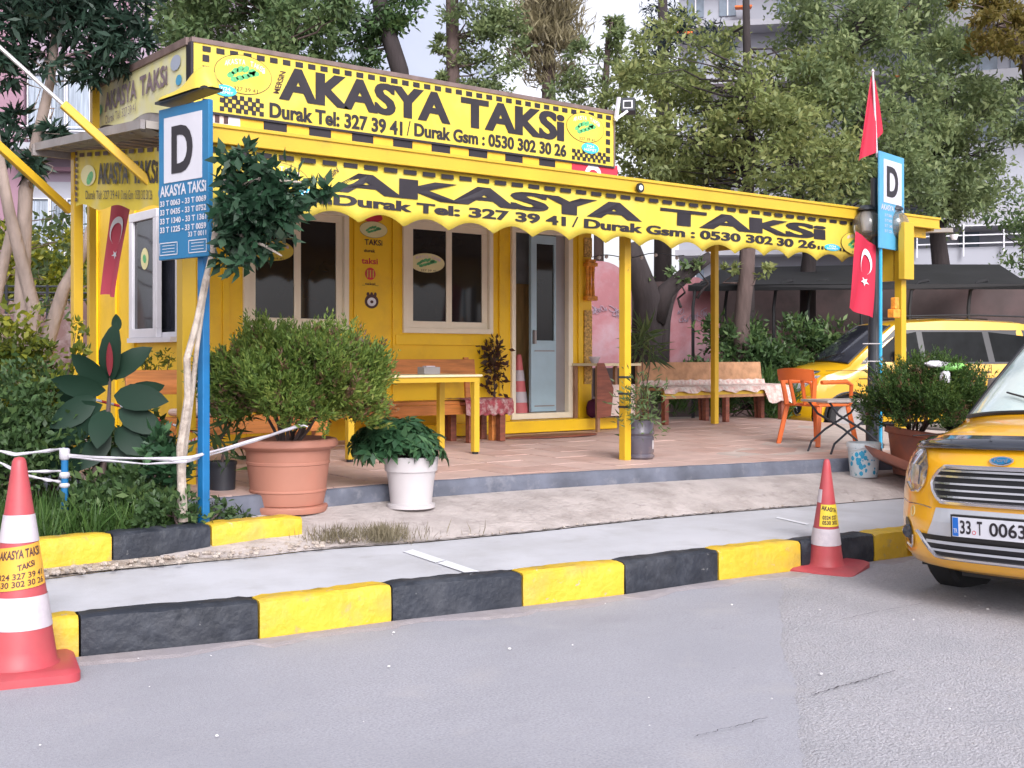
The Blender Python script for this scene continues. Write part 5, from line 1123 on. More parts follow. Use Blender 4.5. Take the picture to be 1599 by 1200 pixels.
# leaning terracotta pot at right
p = onG(1428, 742); tilt = R_(17); P5 = pot('plant_pot', 'tilted dark terracotta pot with wide saucer beside the taxi', 'plant pot', p, [(.001, 0), (.19, 0), (.20, .03), (.29, .36), (.325, .37), (.33, .42), (.31, .425), (.29, .40), (.001, .38)], 'terracotta_dark', 32, zi=.40, ri=.29, rot=(tilt * math.sin(HEAD), -tilt * math.cos(HEAD) * 0, 0))
P5.rotation_euler = (0, 0, 0); axis = FW; P5.rotation_mode = 'XYZ'; P5.rotation_euler = Matrix.Rotation(R_(9), 3, axis).to_euler()
m = MB(); m.lathe([(.001, .0), (.30, .0), (.40, .05), (.41, .06), (.39, .06), (.29, .015), (.001, .015)], (0, 0, 0), 32); sa = thing('pot_saucer', 'wide brown saucer tilted against the foot of the right terracotta pot', 'saucer', p + V(-.03, -.02, -.02)); sa.rotation_euler = Matrix.Rotation(R_(24), 3, axis).to_euler(); sa.location = onZ(1414, 735, .45); m.build('dish', 'terracotta_dark', sa, smooth=True, local=True)
# paint bucket
c6 = onG(1349, 744)
bk = thing('bucket', 'white paint bucket splashed with blue at the platform edge', 'bucket', c6); m = MB(); m.lathe([(.001, 0), (.115, 0), (.122, .01), (.145, .27), (.153, .272), (.155, .31), (.145, .315), (.138, .29), (.12, .05), (.001, .05)], (0, 0, 0), 32); m.build('pail', 'bucket_white', bk, smooth=True, local=True)
ca = camang(c6); m = MB(); rg = random.Random(3)
for i in range(34):
    a = ca + rg.gauss(0, .42); z = rg.uniform(.03, .24); r = .123 + .022 * z / .25 + .0016; s = rg.uniform(.006, .020)
    if abs(a - ca) > 1: s *= .5
    vs = [V(r * math.cos(a + s / r * math.cos(t)), r * math.sin(a + s / r * math.cos(t)), z + s * 1.2 * math.sin(t)) for t in [2 * math.pi * k / 7 + i for k in range(7)]]; m.poly(vs)
m.build('paint_splash', 'bucket_blue', bk, local=True)
m = MB(); m.tube([V(.155 * math.cos(a), .155 * math.sin(a), .285 - .05 * math.sin((a - 1) * 1.0)) for a in [1 + math.pi * i / 10 for i in range(11)]], .003, 5); m.build('handle', 'metal_silver', bk, local=True)
# ================================================================== TAPES AND THE SMALL POST
pp = at(101, 700, 7.6); bp = thing('barrier_post', 'short dark blue post wrapped with white tape in the left planting', 'post', (pp.x, pp.y, .34))
m = MB(); m.tube([V(pp.x, pp.y, .32), V(pp.x, pp.y, pp.z)], .022, 10); m.build('shaft', 'pole_blue', bp); bpx = pp
m = MB(); 
for z0, z1 in ((pp.z - .075, pp.z), (pp.z - .19, pp.z - .15), (pp.z - .25, pp.z - .22)): m.lathe([(.024, 0), (.034, .01), (.034, z1 - z0 - .01), (.024, z1 - z0)], V(pp.x, pp.y, z0), 8)
m.build('tape_wrap', 'tape_white', bp, smooth='all')
def tape(label, pts, w, mat, tw=1.0, name='barrier_tape', stripes=False):
    t = thing(name, label, 'barrier tape', pts[0]); m = MB(); P_ = resample([Vector(p) for p in pts], max(24, len(pts) * 8)); vs = []
    for i, p in enumerate(P_):
        s = i / len(P_); sag = 0; a = .5 * math.sin(s * 9 * tw) + .3 * math.sin(s * 23 * tw); d = V(0, 0, 1) * math.cos(a) + V(-.6, -.8, 0) * math.sin(a); ww = w * (1 + .3 * math.sin(s * 17)); vs += [p + d * ww, p - d * ww * .2 + V(-.6, -.8, 0) * .006, p - d * ww]
    k = len(P_); seg = lambda i: (i // 2) % 2 if stripes else 0
    for i in range(k - 1): m.add([vs[3 * i], vs[3 * i + 3], vs[3 * i + 4], vs[3 * i + 1]], [(0, 1, 2, 3)], seg(i)); m.add([vs[3 * i + 1], vs[3 * i + 4], vs[3 * i + 5], vs[3 * i + 2]], [(0, 1, 2, 3)], seg(i))
    m.build('strip', [mat, 'tape_red'] if stripes else mat, t)
D_ = 7.6
tape('white tape running right from the blue post to the leaning trunk', [at(101, 711, D_), at(150, 715, 7.55), at(200, 716, 7.5), at(270, 717, 7.42), at(300, 714, 7.5), at(360, 698, 7.8), at(420, 681, 7.85), at(474, 664, 7.9)], .010, 'tape_white')
tape('lower white tape strand sagging beside the trunk towards the big pot', [at(101, 713, D_), at(160, 719, 7.55), at(228, 725, 7.45), at(290, 721, 7.42), at(345, 706, 7.9), at(400, 688, 7.85), at(470, 663, 7.9), at(481, 667, 7.9)], .008, 'tape_white', 1.7)
tape('white tape above the left traffic cone', [at(-60, 696, 7.4), at(0, 705, 7.5), at(24, 710, 7.55), at(60, 706, 7.65), at(101, 701, D_)], .010, 'tape_white')
tape('white tape strand level with the cone tip', [at(-60, 715, 7.4), at(0, 723, 7.5), at(20, 733, 7.55), at(42, 737, 7.6), at(101, 736, D_)], .009, 'tape_white')
tape('thin slanting white tape low beside the blue post', [at(42, 743, 7.6), at(70, 749, 7.65), at(101, 754, D_)], .010, 'tape_white')
tape('red and white warning tape before the left bench', [at(150, 625, 9.3), at(185, 634, 9.2), at(230, 650, 9.0), at(280, 667, 8.8), at(316, 680, 8.6)], .011, 'tape_white', 1.0, stripes=True)
tape('short red and white tape end tied round the leaning trunk', [at(290, 692, 8.3), at(305, 686, 8.4), at(322, 679, 8.5)], .008, 'tape_white', 1.0, stripes=True)
# stove-like white rack behind the big bush is left as pale plastic chair
# ================================================================== TAXIS
PROF = [(.18, .23), (.08, .26), (.02, .32), (.0, .42), (.0, .52), (.02, .60), (.035, .68), (.055, .78), (.085, .87), (.13, .94), (.19, .985), (.26, 1.03), (.40, 1.07), (.58, 1.10), (.73, 1.125), (.76, 1.135), (1.04, 1.36), (1.36, 1.60), (1.52, 1.70), (1.8, 1.755), (2.4, 1.785), (3.0, 1.78), (3.6, 1.75), (3.95, 1.69), (4.06, 1.60), (4.12, 1.20), (4.18, 1.0), (4.20, .6), (4.17, .30), (4.05, .25)]
WID = [.70, .77, .80, .815, .82, .825, .83, .835, .835, .83, .82, .81, .80, .79, .78, .77, .73, .69, .67, .66, .66, .66, .66, .65, .66, .76, .80, .82, .80, .74]
BUL = [.22, .26, .29, .31, .31, .31, .31, .32, .34, .38, .42, .42, .38, .28, .20, .17, .16, .14, .10, .05, 0, 0, 0, -.02, -.05, -.06, -.08, -.12, -.12, -.08]
CRN = [.0] * 9 + [.01, .03, .05, .06, .06, .05, .04, .03, .03, .04, .05, .05, .05, .05, .05, .03, 0, 0, 0, 0, 0]
def taxi(label, loc, rot, paint, number, group='yellow taxis', shield='windshield'):
    c = thing('taxi', label, 'taxi', loc, rot, group)
    S = len(PROF); A = np.array(PROF); Wd = np.array(WID); Bu = np.array(BUL); Cr = np.array(CRN)
    def surf(s, u, off=0.0):
        s = max(0, min(S - 1.001, s)); i = int(s); t = s - i; y, z = A[i] * (1 - t) + A[i + 1] * t; w = Wd[i] * (1 - t) + Wd[i + 1] * t; b = Bu[i] * (1 - t) + Bu[i + 1] * t; cr = Cr[i] * (1 - t) + Cr[i + 1] * t
        k = abs(u) ** 3.2; p = V(u * w, y + b * k, z - cr * k)
        if off:
            d = A[min(S - 1, i + 1)] - A[i]; n = V(0, -d[1], d[0]).normalized(); n = (n + V(u * abs(u) * (.45 if s < 12 else .1), 0, 0)).normalized(); p = p + n * off
        return p
    def smooth_s(z):      # station on the nose with height z
        for i in range(2, 14):
            if A[i][1] <= z <= A[i + 1][1]: return i + (z - A[i][1]) / (A[i + 1][1] - A[i][1])
        return 14
    def F(x, z, off=0.0):
        z -= .03; s = smooth_s(z); i = int(s); t = s - i; w = Wd[i] * (1 - t) + Wd[min(i + 1, S - 1)] * t; return surf(s, max(-1, min(1, x / w)), off)
    m = MB(); nu = 28; us = [(-1 + 2 * j / nu) for j in range(nu + 1)]; us = [math.copysign(abs(u) ** .8, u) for u in us]; ns = (S - 1) * 3
    vs = [surf(i / 3, u) for i in range(ns + 1) for u in us]
    m.add(vs, [(i * (nu + 1) + j, i * (nu + 1) + j + 1, (i + 1) * (nu + 1) + j + 1, (i + 1) * (nu + 1) + j) for i in range(ns) for j in range(nu)])
    # flanks: from the edge of the upper skin down to the sill, with wheel arches
    wy = (.86, 3.38); wr = .355
    TOP = {}
    for sgn in (-1, 1):
        ed = [surf(i / 3, sgn) for i in range(ns + 1)]; cols_ = []; TOP[sgn] = ed
        ys = sorted(set([round(.36 + .0 + k * .06, 3) for k in range(62)])); lo = []
        def top_at(y):
            best = None
            for a, b in zip(ed, ed[1:]):
                if (a.y - y) * (b.y - y) <= 0 and abs(a.y - b.y) > 1e-6:
                    p = a.lerp(b, (y - a.y) / (b.y - a.y)); best = p if best is None or p.z > best.z else best
            return best or ed[-1]
        rows = 8; vs = []
        for y in ys:
            tp = top_at(y); zb = .26
            for w0 in wy:
                if abs(y - w0) < wr: zb = max(zb, .32 + math.sqrt(wr * wr - (y - w0) ** 2) * .98)
            for r in range(rows + 1):
                t = r / rows; z = zb + (tp.z - zb) * t; xx = sgn * (.845 + .02 * math.sin(math.pi * min(1, z / 1.0)) - .0); k = max(0, (z - 1.02) / (1.75 - 1.02)); xx = sgn * (.865 - .185 * k ** 1.2 - (.03 if z < .35 else 0)); xx = xx if tp.z < 1.10 or z < 1.05 else sgn * (.862 + (abs(tp.x) - .862) * (z - 1.05) / (tp.z - 1.05)); q = min(1, max(0, (y - .36) / .25)); 
                bl = max(0, 1 - (tp.z - z) / .12); xx = xx * (1 - bl) + tp.x * bl; fq = 1 - q; xx = xx * (1 - fq) + tp.x * fq
                if y > 3.85: rq = (y - 3.85) / .35; xx *= 1 - .06 * rq
                vs.append(V(xx, y, z))
        n = len(ys); m.add(vs, [(i * (rows + 1) + j, (i + 1) * (rows + 1) + j, (i + 1) * (rows + 1) + j + 1, i * (rows + 1) + j + 1) if sgn > 0 else (i * (rows + 1) + j, i * (rows + 1) + j + 1, (i + 1) * (rows + 1) + j + 1, (i + 1) * (rows + 1) + j) for i in range(n - 1) for j in range(rows)])
    body = m.build('body', paint, c, smooth='all', local=True)
    m = MB(); m.box((-.72, .35, .22), (.72, 4.0, .32)); m.box((-.68, .5, .32), (.68, 1.3, .9)); m.box((-.52, .46, .16), (.52, .58, .30)); m.build('underbody_and_shade_box', 'car_black', c, local=True)  # underbody, plus an added low black box standing in for shade below the bumper
    # nose pieces
    def rows(m, rr, off, nu=16, mi=None):
        vs = []
        for z, xl, xr in rr:
            for j in range(nu + 1): vs.append(F(xl + (xr - xl) * j / nu, z, off))
        m.add(vs, [(i * (nu + 1) + j, i * (nu + 1) + j + 1, (i + 1) * (nu + 1) + j + 1, (i + 1) * (nu + 1) + j) for i in range(len(rr) - 1) for j in range(nu)], mi)
    def outline(name, pts, w, mat, off, parent=c, r=None):
        m = MB(); m.tube([F(x, z, off) for x, z in pts], w, 6); return m.build(name, mat, parent, smooth=True, local=True)
    G = [(.675, -.36, .36), (.70, -.395, .395), (.735, -.425, .425), (.775, -.44, .44), (.81, -.425, .425), (.845, -.395, .395), (.87, -.36, .36)]
    m = MB(); rows(m, G, .006); gr = m.build('grille', 'car_black', c, local=True)
    gl = [(-.36, .675), (-.395, .70), (-.425, .735), (-.44, .775), (-.425, .81), (-.395, .845), (-.36, .87)]
    loop = gl + [(x, .872 + .0 * x) for x in np.linspace(-.34, .34, 12)] + [(-x, z) for x, z in gl[::-1]] + [(x, .672) for x in np.linspace(.34, -.34, 12)]
    loop = loop + [loop[0]]; outline('grille_frame', loop, .014, 'chrome', .012)
    for z, hw in ((.705, .385), (.742, .415), (.779, .425), (.816, .41), (.848, .385)):
        m = MB(); rows(m, [(z - .0055, -hw, hw), (z + .0055, -hw, hw)], .022, 20); rows(m, [(z - .0055, -hw, hw), (z - .0056, -hw, hw)], .018, 20); m.build('grille_bar', 'chrome', c, local=True)
    m = MB(); m.poly([F(.075 * math.cos(t), .915 + .024 * math.sin(t), .012) for t in [2 * math.pi * i / 24 for i in range(24)]]); bd = m.build('badge', 'chrome', c, local=True)
    m = MB(); m.poly([F(.06 * math.cos(t), .915 + .017 * math.sin(t), .016) for t in [2 * math.pi * i / 24 for i in range(24)]]); m.build('badge_field', 'sign_blue', bd, local=True); m = MB(); put_text(m, 'Ford', lambda a, b: F(-.04 + .08 * a, .904 + .022 * b, .019), .0); m.build('badge_lettering', 'chrome', bd, local=True)
    # bonnet deflector
    m = MB(); vs = []
    for i, s in enumerate((8.95, 9.35, 9.8, 10.35)):
        for j in range(25): u = -.88 + 1.76 * j / 24; p = surf(s, u, .03 - .008 * i * 0 + (.012 if i == 1 else 0)); vs.append(p)
    m.add(vs, [(i * 25 + j, i * 25 + j + 1, (i + 1) * 25 + j + 1, (i + 1) * 25 + j) for i in range(3) for j in range(24)]); o = m.build('bonnet_deflector', 'car_gloss_black', c, smooth='all', local=True); sm = o.modifiers.new('t', 'SOLIDIFY'); sm.thickness = .008
    for x in (-.45, -.12, .2, .5): m = MB(); p = surf(9.6, x, .042); m.lathe([(.001, .004), (.009, 0)], p, 8); m.build('deflector_screw', 'car_black', o, local=True)
    # number plate with surround
    m = MB(); rows(m, [(.455, -.47, .47), (.50, -.455, .455), (.56, -.42, .42), (.64, -.40, .40)], .006); m.build('plate_surround', 'silver_plastic', c, local=True)
    pz0, pz1 = .466, .576; yp = F(0, .55, .03).y - .012
    pl = Pl((0, yp, 0), (1, 0, 0), (0, 0, 1), (0, -1, 0))
    m = MB(); pl.slab(m, -.247, pz0 - .022, .247, pz1 + .012, -.03, 0); ph = m.build('plate_holder', 'car_black', c, local=True)
    m = MB(); pl.slab(m, -.235, pz0, .235, pz1, 0, .004); np_ = m.build('number_plate', 'plate_white', c, local=True)
    m = MB(); pl.slab(m, -.232, pz0 + .003, -.196, pz1 - .003, .004, .005); pl.text(m, 'TR', -.226, pz0 + .02, -.202, pz0 + .045, .0055, 1, .01); m.build('blue_strip', ['plate_blue', 'plate_white'], np_, local=True)
    m = MB(); pl.text(m, '33', -.184, pz0 + .018, -.116, pz1 - .016, .006, 0, .02); pl.text(m, 'T', -.078, pz0 + .018, -.046, pz1 - .016, .006, 0, .02); pl.text(m, '0063' if number else '1340', -.004, pz0 + .018, .212, pz1 - .016, .006, 0, .02); m.build('lettering', 'print_black', np_, local=True)
    m = MB(); pl.ell(m, -.097, pz0 + .03, .012, .012, .006, 0, 12); pl.ell(m, -.097, pz0 + .03, .008, .008, .0065, 1, 12); m.build('seal', ['print_red', 'plate_white'], np_, local=True)
    # lower grille and fog lamps
    LG = [(.37, -.40, .40), (.40, -.45, .45), (.44, -.49, .49), (.485, -.53, .53)]
    m = MB(); rows(m, LG, .008, 20); m.build('lower_grille', 'car_black', c, local=True)
    for z, hw in ((.405, .43), (.45, .46)): m = MB(); rows(m, [(z - .007, -hw, hw), (z + .007, -hw, hw)], .02, 20); m.build('grille_bar', 'silver_plastic', c, local=True)
    lo = [(-.55, .49), (-.53, .485), (-.485, .44), (-.445, .40), (-.40, .365)]
    outline('lower_grille_frame', lo + [(x, .362) for x in np.linspace(-.36, .36, 14)] + [(-x, z) for x, z in lo[::-1]], .012, 'chrome', .012)
    for s in (-1, 1):
        m = MB(); rr = [(.40, s * .625, s * .66), (.43, s * .61, s * .695), (.48, s * .62, s * .715), (.53, s * .65, s * .72), (.555, s * .68, s * .71)]
        if s < 0: rr = [(z, b, a) for z, a, b in rr]
        rows(m, rr, .006, 8); fo = m.build('fog_lamp_recess', 'car_black', c, local=True)
        m = MB(); pt = F(s * .665, .475, .014); m.lathe([(.001, .012), (.03, .010), (.04, 0)], pt, 14, 0, Matrix.Rotation(R_(90), 3, 'X')); m.build('fog_lamp', 'car_gloss_black', fo, smooth=True, local=True)
        outline('fog_lamp_trim', [(s * .60, .545), (s * .605, .46), (s * .62, .41), (s * .64, .385), (s * .70, .40)][1:], .007, 'chrome', .010)
        m = MB(); m.tube([F(s * .62 + .022 * math.cos(t), .60 + .03 * math.sin(t), .003) for t in [2 * math.pi * i / 14 for i in range(15)]], .0025, 5); m.build('tow_cover', 'print_cream', c, local=True)
        # headlamp
        hl = [(.725, .56, .64), (.76, .52, .70), (.81, .50, .74), (.87, .505, .775), (.93, .55, .80), (.965, .60, .80)]
        rr = [(z, s * a, s * b) if s > 0 else (z, s * b, s * a) for z, a, b in hl]
        m = MB(); rows(m, rr, .008, 12); hd = m.build('headlamp', 'headlamp', c, smooth='all', local=True)
        m = MB(); rows(m, [(z, (a + b) / 2 - .0 if False else a + (b - a) * .25, a + (b - a) * .7) for z, a, b in rr[1:4]], .014, 8); m.build('lamp_lens', 'headlamp_clear', hd, smooth='all', local=True)
        outline('headlamp_trim', [(s * .505, .80), (s * .52, .76), (s * .56, .722), (s * .64, .718), (s * .71, .76)], .008, 'chrome', .012, hd)
    outline('bumper_line', [(-.80, .655), (-.68, .645), (-.52, .645), (-.44, .635)], .004, 'chrome', .004); outline('bumper_line', [(.80, .655), (.68, .645), (.52, .645), (.44, .635)], .004, 'chrome', .004)
    # windscreen, black surround, wipers
    m = MB(); nn = 18; ss = [15.05, 15.4, 16, 16.6, 17.2, 17.8]
    m.add([surf(s, -.93 + 1.86 * j / nn, .008) for s in ss for j in range(nn + 1)], [(i * (nn + 1) + j, i * (nn + 1) + j + 1, (i + 1) * (nn + 1) + j + 1, (i + 1) * (nn + 1) + j) for i in range(len(ss) - 1) for j in range(nn)]); m.build('windscreen', shield, c, smooth='all', local=True)
    m = MB()
    for s in (-1, 1): m.tube([surf(s_, s * .945, .012) for s_ in np.linspace(14.9, 17.9, 9)], .013, 6)
    m.tube([surf(15.0, u, .012) for u in np.linspace(-.95, .95, 20)], .014, 6); m.build('windscreen_seal', 'car_black', c, smooth=True, local=True)
    for u0, u1 in ((-.62, .02), (.1, .7)): m = MB(); m.tube([surf(14.85, u1 if u0 < 0 else u0, .03), surf(15.25, (u0 + u1) / 2, .035), surf(15.5, u0 if u0 < 0 else u1, .03)], [.010, .008, .006], 6); m.build('wiper', 'car_black', c, local=True)
    # mirrors, side glass, doors, wheels
    for s in (-1, 1):
        m = MB(); yy = 1.62; m.lathe([(.001, -.09), (.07, -.07), (.09, 0), (.08, .05), (.001, .07)], V(s * .96, yy, 1.30), 12); m.v = [(s * .96 + (v[0] - s * .96) * .95, yy + (v[1] - yy) * .6, v[2]) for v in m.v]; m.box((min(s * .80, s * .90), yy - .03, 1.20), (max(s * .80, s * .90), yy + .03, 1.24)); m.build('mirror', 'grey_alu' , c, smooth=True, local=True)
        def side(y, z, off=.006, s=s):
            best = None
            for a, b in zip(TOP[s], TOP[s][1:]):
                if (a.y - y) * (b.y - y) <= 0 and abs(a.y - b.y) > 1e-6:
                    q_ = a.lerp(b, (y - a.y) / (b.y - a.y)); best = q_ if best is None or q_.z > best.z else best
            tp = best; xx = .865 if z < 1.05 or tp is None or tp.z < 1.1 else .862 + (abs(tp.x) - .862) * (z - 1.05) / (tp.z - 1.05)
            return V(s * (xx + off), y, z)
        def sglass(name, pts, mat='car_glass', off=.008, parent=c):
            # split into strips in z so that it follows the flank
            zs = sorted(set([p[1] for p in pts])); lo_, hi_ = zs[0], zs[-1]; lv = list(np.linspace(lo_, hi_, 8)); vs = []
            def span(z):
                xs_ = []
                for (a, b) in zip(pts, pts[1:] + pts[:1]):
                    if (a[1] - z) * (b[1] - z) <= 0 and abs(a[1] - b[1]) > 1e-9: xs_.append(a[0] + (b[0] - a[0]) * (z - a[1]) / (b[1] - a[1]))
                return min(xs_), max(xs_)
            mm = MB()
            for z in lv:
                y0_, y1_ = span(min(hi_ - 1e-5, max(lo_ + 1e-5, z)))
                for j in range(5): vs.append(side(y0_ + (y1_ - y0_) * j / 4, z, off))
            mm.add(vs, [(i * 5 + j, i * 5 + j + 1, (i + 1) * 5 + j + 1, (i + 1) * 5 + j) for i in range(7) for j in range(4)]); return mm.build(name, mat, parent, smooth='all', local=True)
        sglass('window_band', [(1.05, 1.10), (1.62, 1.60), (3.72, 1.60), (3.95, 1.10)], 'car_black', .005)
        sglass('side_window', [(1.16, 1.13), (1.68, 1.56), (1.95, 1.57), (1.97, 1.13)]); sglass('side_window', [(2.06, 1.13), (2.04, 1.57), (2.98, 1.57), (3.02, 1.13)]); sglass('side_window', [(3.12, 1.13), (3.08, 1.57), (3.66, 1.55), (3.82, 1.13)])
        for pts in ([side(2.02, .40, .003), side(2.02, 1.08, .003)], [side(3.05, .40, .003), side(3.05, 1.08, .003)], [side(1.22, .40, .003), side(1.18, 1.0, .003)], [side(.50, 1.0, .003), side(1.2, 1.005, .003)], [side(1.25, .38, .003), side(3.0, .38, .003)]): m = MB(); m.tube(pts, .004, 5); m.build('panel_gap', 'car_black', c, local=True)
        for yy in (1.80, 2.86): m = MB(); m.tube([side(yy, .98, .03), side(yy + .16, .98, .03)], .012, 6); m.build('door_handle', 'car_black', c, local=True)
        m = MB(); m.tube([side(y, .885, .005) for y in np.linspace(1.0, 3.9, 12)], .006, 4); m.tube([side(y, .60, .008) for y in np.linspace(1.3, 2.95, 8)], .02, 4); m.build('side_stripe', 'car_black', c, local=True)
        m = MB(); m.tube([V(s * .60, y, 1.80 + .02 * math.sin(math.pi * (y - 1.8) / 2)) for y in np.linspace(1.8, 3.8, 12)], .014, 6); m.build('roof_rail', 'car_black', c, local=True)
        for yy in wy:
            w_ = MB(); ctr = V(s * .77, yy, .31); fr = Matrix.Rotation(R_(90), 3, 'Y'); w_.lathe([(.20, -.09), (.29, -.095), (.31, -.07), (.31, .07), (.29, .095), (.20, .09)], ctr, 28, 0, fr); wh = w_.build('wheel', 'rubber', c, smooth=True, local=True)
            r_ = MB(); r_.lathe([(.205, s * .085), (.19, s * .06), (.06, s * .05), (.001, s * .06)], ctr, 20, 0, fr); r_.build('rim', 'grey_alu', wh, smooth=True, local=True)
            m = MB(); m.lathe([(.30, -.2), (.352, -.2), (.352, .06)], V(s * .80, yy, .32), 28, 0, fr); 
            m2 = MB(); m2.tube([V(s * .872, yy + .37 * math.cos(t), .32 + .37 * math.sin(t)) for t in np.linspace(0.0, math.pi, 16)], .018, 6); m2.build('wheel_arch_trim', 'car_black', c, local=True)
    # rear
    m = MB(); nn = 14; ss = [24.1, 24.4, 24.7, 24.95]; m.add([surf(s, -.85 + 1.7 * j / nn, .01) for s in ss for j in range(nn + 1)], [(i * (nn + 1) + j, i * (nn + 1) + j + 1, (i + 1) * (nn + 1) + j + 1, (i + 1) * (nn + 1) + j) for i in range(3) for j in range(nn)]); m.build('rear_window', 'car_glass', c, smooth='all', local=True)
    for s in (-1, 1): m = MB(); m.box((s * .70 - .07, 4.10, .95), (s * .70 + .07, 4.17, 1.35)); m.build('tail_lamp', 'print_red', c, bevel=.02, local=True)
    return c
# front taxi: its nose points at the street corner, number plate towards the camera
dirL = RT * math.sin(R_(54)) + FW * math.cos(R_(54))          # heading of its tail, 36 degrees off the picture plane
def tailrot(h, roll=0.0): return (0, roll, h - R_(90))
pc = at(1558, 822, 6.62); pc.z = 0
Tloc = V(pc.x, pc.y, 0.0)
taxi('orange yellow taxi van facing the camera at the kerb, plate 33 T 0063', (Tloc.x, Tloc.y, -.01), tailrot(HEAD - R_(54), -R_(2.0)), 'taxi_paint', True)
t2 = at(1222, 600, 17.4); t2loc = t2 + FW * .75; t2loc.z = .27
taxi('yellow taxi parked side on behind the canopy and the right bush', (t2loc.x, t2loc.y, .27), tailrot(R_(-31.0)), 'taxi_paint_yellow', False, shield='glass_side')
# ================================================================== PLANTS
def plant(label, cat, loc, name='plant', group=None): return thing(name, label, cat, loc, group=group)
def thuja(root, c, R, Hh, n_spr, mats, stems=9, seedc=0, zsq=1.0, off=V(0, 0, 0), ragged=.17):
    """feathery conifer-like bush made of many upright sprays"""
    c = Vector(c); N = n_spr; d = rand_dirs(N); d[:, 2] = np.abs(d[:, 2]) * 1.0 - .85 * RNG.random(N) ** 1.3; d = unit(d)
    lump = 1 + ragged * (np.sin(d[:, 0] * 7 + d[:, 2] * 5) + np.sin(d[:, 1] * 9 + 1.3) * .8 + np.sin((d[:, 0] + d[:, 1]) * 13) * .5)
    r = (RNG.random(N) ** (1 / 3.2)) * lump
    base = np.array(c) + d * r[:, None] * np.array([R, R, Hh]) * .92
    K_ = 15; up = unit(d * .62 + np.array([0, 0, .75]) + RNG.normal(size=(N, 3)) * .22)
    L = RNG.uniform(.07, .16, N) * (R / .6)
    idx = np.repeat(np.arange(N), K_); t = np.tile(np.linspace(0, 1, K_), N)
    sd = side_of(up)[idx]; sg = np.where(np.arange(len(idx)) % 2 == 0, 1, -1)[:, None]
    Pn = base[idx] + up[idx] * (L[idx] * t)[:, None] + RNG.normal(size=(len(idx), 3)) * .006
    D = unit(up[idx] * .8 + sd * sg * .75 * (1.1 - t[:, None]) + RNG.normal(size=(len(idx), 3)) * .25)
    l = .048 * (R / .6) * (1.15 - .5 * t) * RNG.uniform(.7, 1.3, len(idx))
    mi = (RNG.random(N) < np.clip(.16 - .2 * (r - .6), .02, .4))[idx].astype(int)
    leaf_obj('foliage', Pn, D, side_of(D), l, l * .32, mats, root, mi)
    m = MB(); s0 = Vector(root.location) + off
    for i in range(stems):
        a = 2 * math.pi * i / stems; q = c + V(math.cos(a) * R * random.uniform(.3, .75), math.sin(a) * R * random.uniform(.3, .75), random.uniform(-.2, .7) * Hh); m.tube(wiggle(s0 + V(math.cos(a) * .05, math.sin(a) * .05, 0), q, 5, .04), [.014, .012, .01, .008, .006, .003], 6)
    m.build('stem', 'bark_brown', root, smooth=True)
# big feathery bush in the terracotta pot
bl_ = plant('large round feathery green bush growing in the big terracotta pot', 'bush', c1 + V(0, 0, .45), 'bush')
cc = c1 + RT * .06 + V(0, 0, .84); thuja(bl_, cc, .60, .40, 5200, ['leaf_thuja', 'leaf_dry'], 12)
br_ = plant('feathery bush with orange tipped sprays in the tilted right pot', 'bush', p + V(0, 0, .4) if False else c6 + V(0, 0, .3), 'bush')
br_.location = P5.location + V(0, 0, .38); cc = at(1450, 632, 10.6); thuja(br_, cc, .50, .40, 2600, ['leaf_thuja_dark', 'leaf_dry'], 9)
# crumpled bag caught in that bush
bg_ = thing('plastic_bag', 'green and white crumpled plastic bag caught on top of the right bush', 'bag', at(1480, 575, 10.3)); m = MB(); rg = random.Random(9)
def crump(c, rx, rz, mi, n=9, k=14):
    ax1 = RT; vs = []
    for i in range(n + 1):
        th = math.pi * i / n
        for j in range(k): ph = 2 * math.pi * j / k; r = 1 + rg.uniform(-.22, .22); vs.append(c + ax1 * (rx * r * math.cos(th)) + (UP * math.cos(ph) * rz + FW * math.sin(ph) * rz) * math.sin(th) * r)
    m.add(vs, [(i * k + j, i * k + (j + 1) % k, (i + 1) * k + (j + 1) % k, (i + 1) * k + j) for i in range(n) for j in range(k)], mi)
crump(at(1490, 574, 10.3), .115, .035, 0); crump(at(1462, 569, 10.3), .09, .03, 1); crump(at(1476, 590, 10.28), .045, .06, 1); m.build('film', ['bag_green', 'bag_white'], bg_, smooth='all')
# umbrella plant in the pale pot
um = plant('umbrella plant with whorled glossy leaves and yellow edges in the pale pot', 'plant', c2 + V(0, 0, .33), 'umbrella_plant'); PP = []; DD = []; SS_ = []; LL = []
ctr = c2 + RT * -.09 + V(0, 0, .50); M_ = 180
for i in range(M_):
    d = unit(RNG.normal(size=(1, 3)))[0]; d[2] = abs(d[2]) - .35; r = RNG.random() ** .4
    q = np.array(ctr) + np.array(RT) * d[0] * .34 * r + np.array(FW) * d[1] * .24 * r + np.array([0, 0, d[2] * .27 * r - .02])
    if d[0] < -.3: q = q + np.array(RT) * -.05
    ax = unit((np.array([[0, 0, .6]]) + (q - np.array(ctr))[None] * 2.4 + RNG.normal(size=(1, 3)) * .25))[0]; s1 = unit(np.cross(ax, [.3, .5, .8])[None])[0]; s2 = np.cross(ax, s1)
    for k in range(8):
        a = 2 * math.pi * k / 8 + i; dd = s1 * math.cos(a) + s2 * math.sin(a) - ax * .25; dd /= np.linalg.norm(dd); PP.append(q + dd * .012); DD.append(dd); SS_.append(np.cross(ax, dd)); LL.append(RNG.uniform(.095, .135))
PP, DD, SS_, LL = map(np.array, (PP, DD, SS_, LL)); leaf_obj('foliage', PP, DD, unit(SS_), LL, LL * .40, 'leaf_scheff', um)
m = MB()
for i in range(12): m.tube(wiggle(c2 + V(0, 0, .33), Vector(PP[i * 96 + 5]) , 4, .03), [.010, .008, .007, .005, .003], 6)
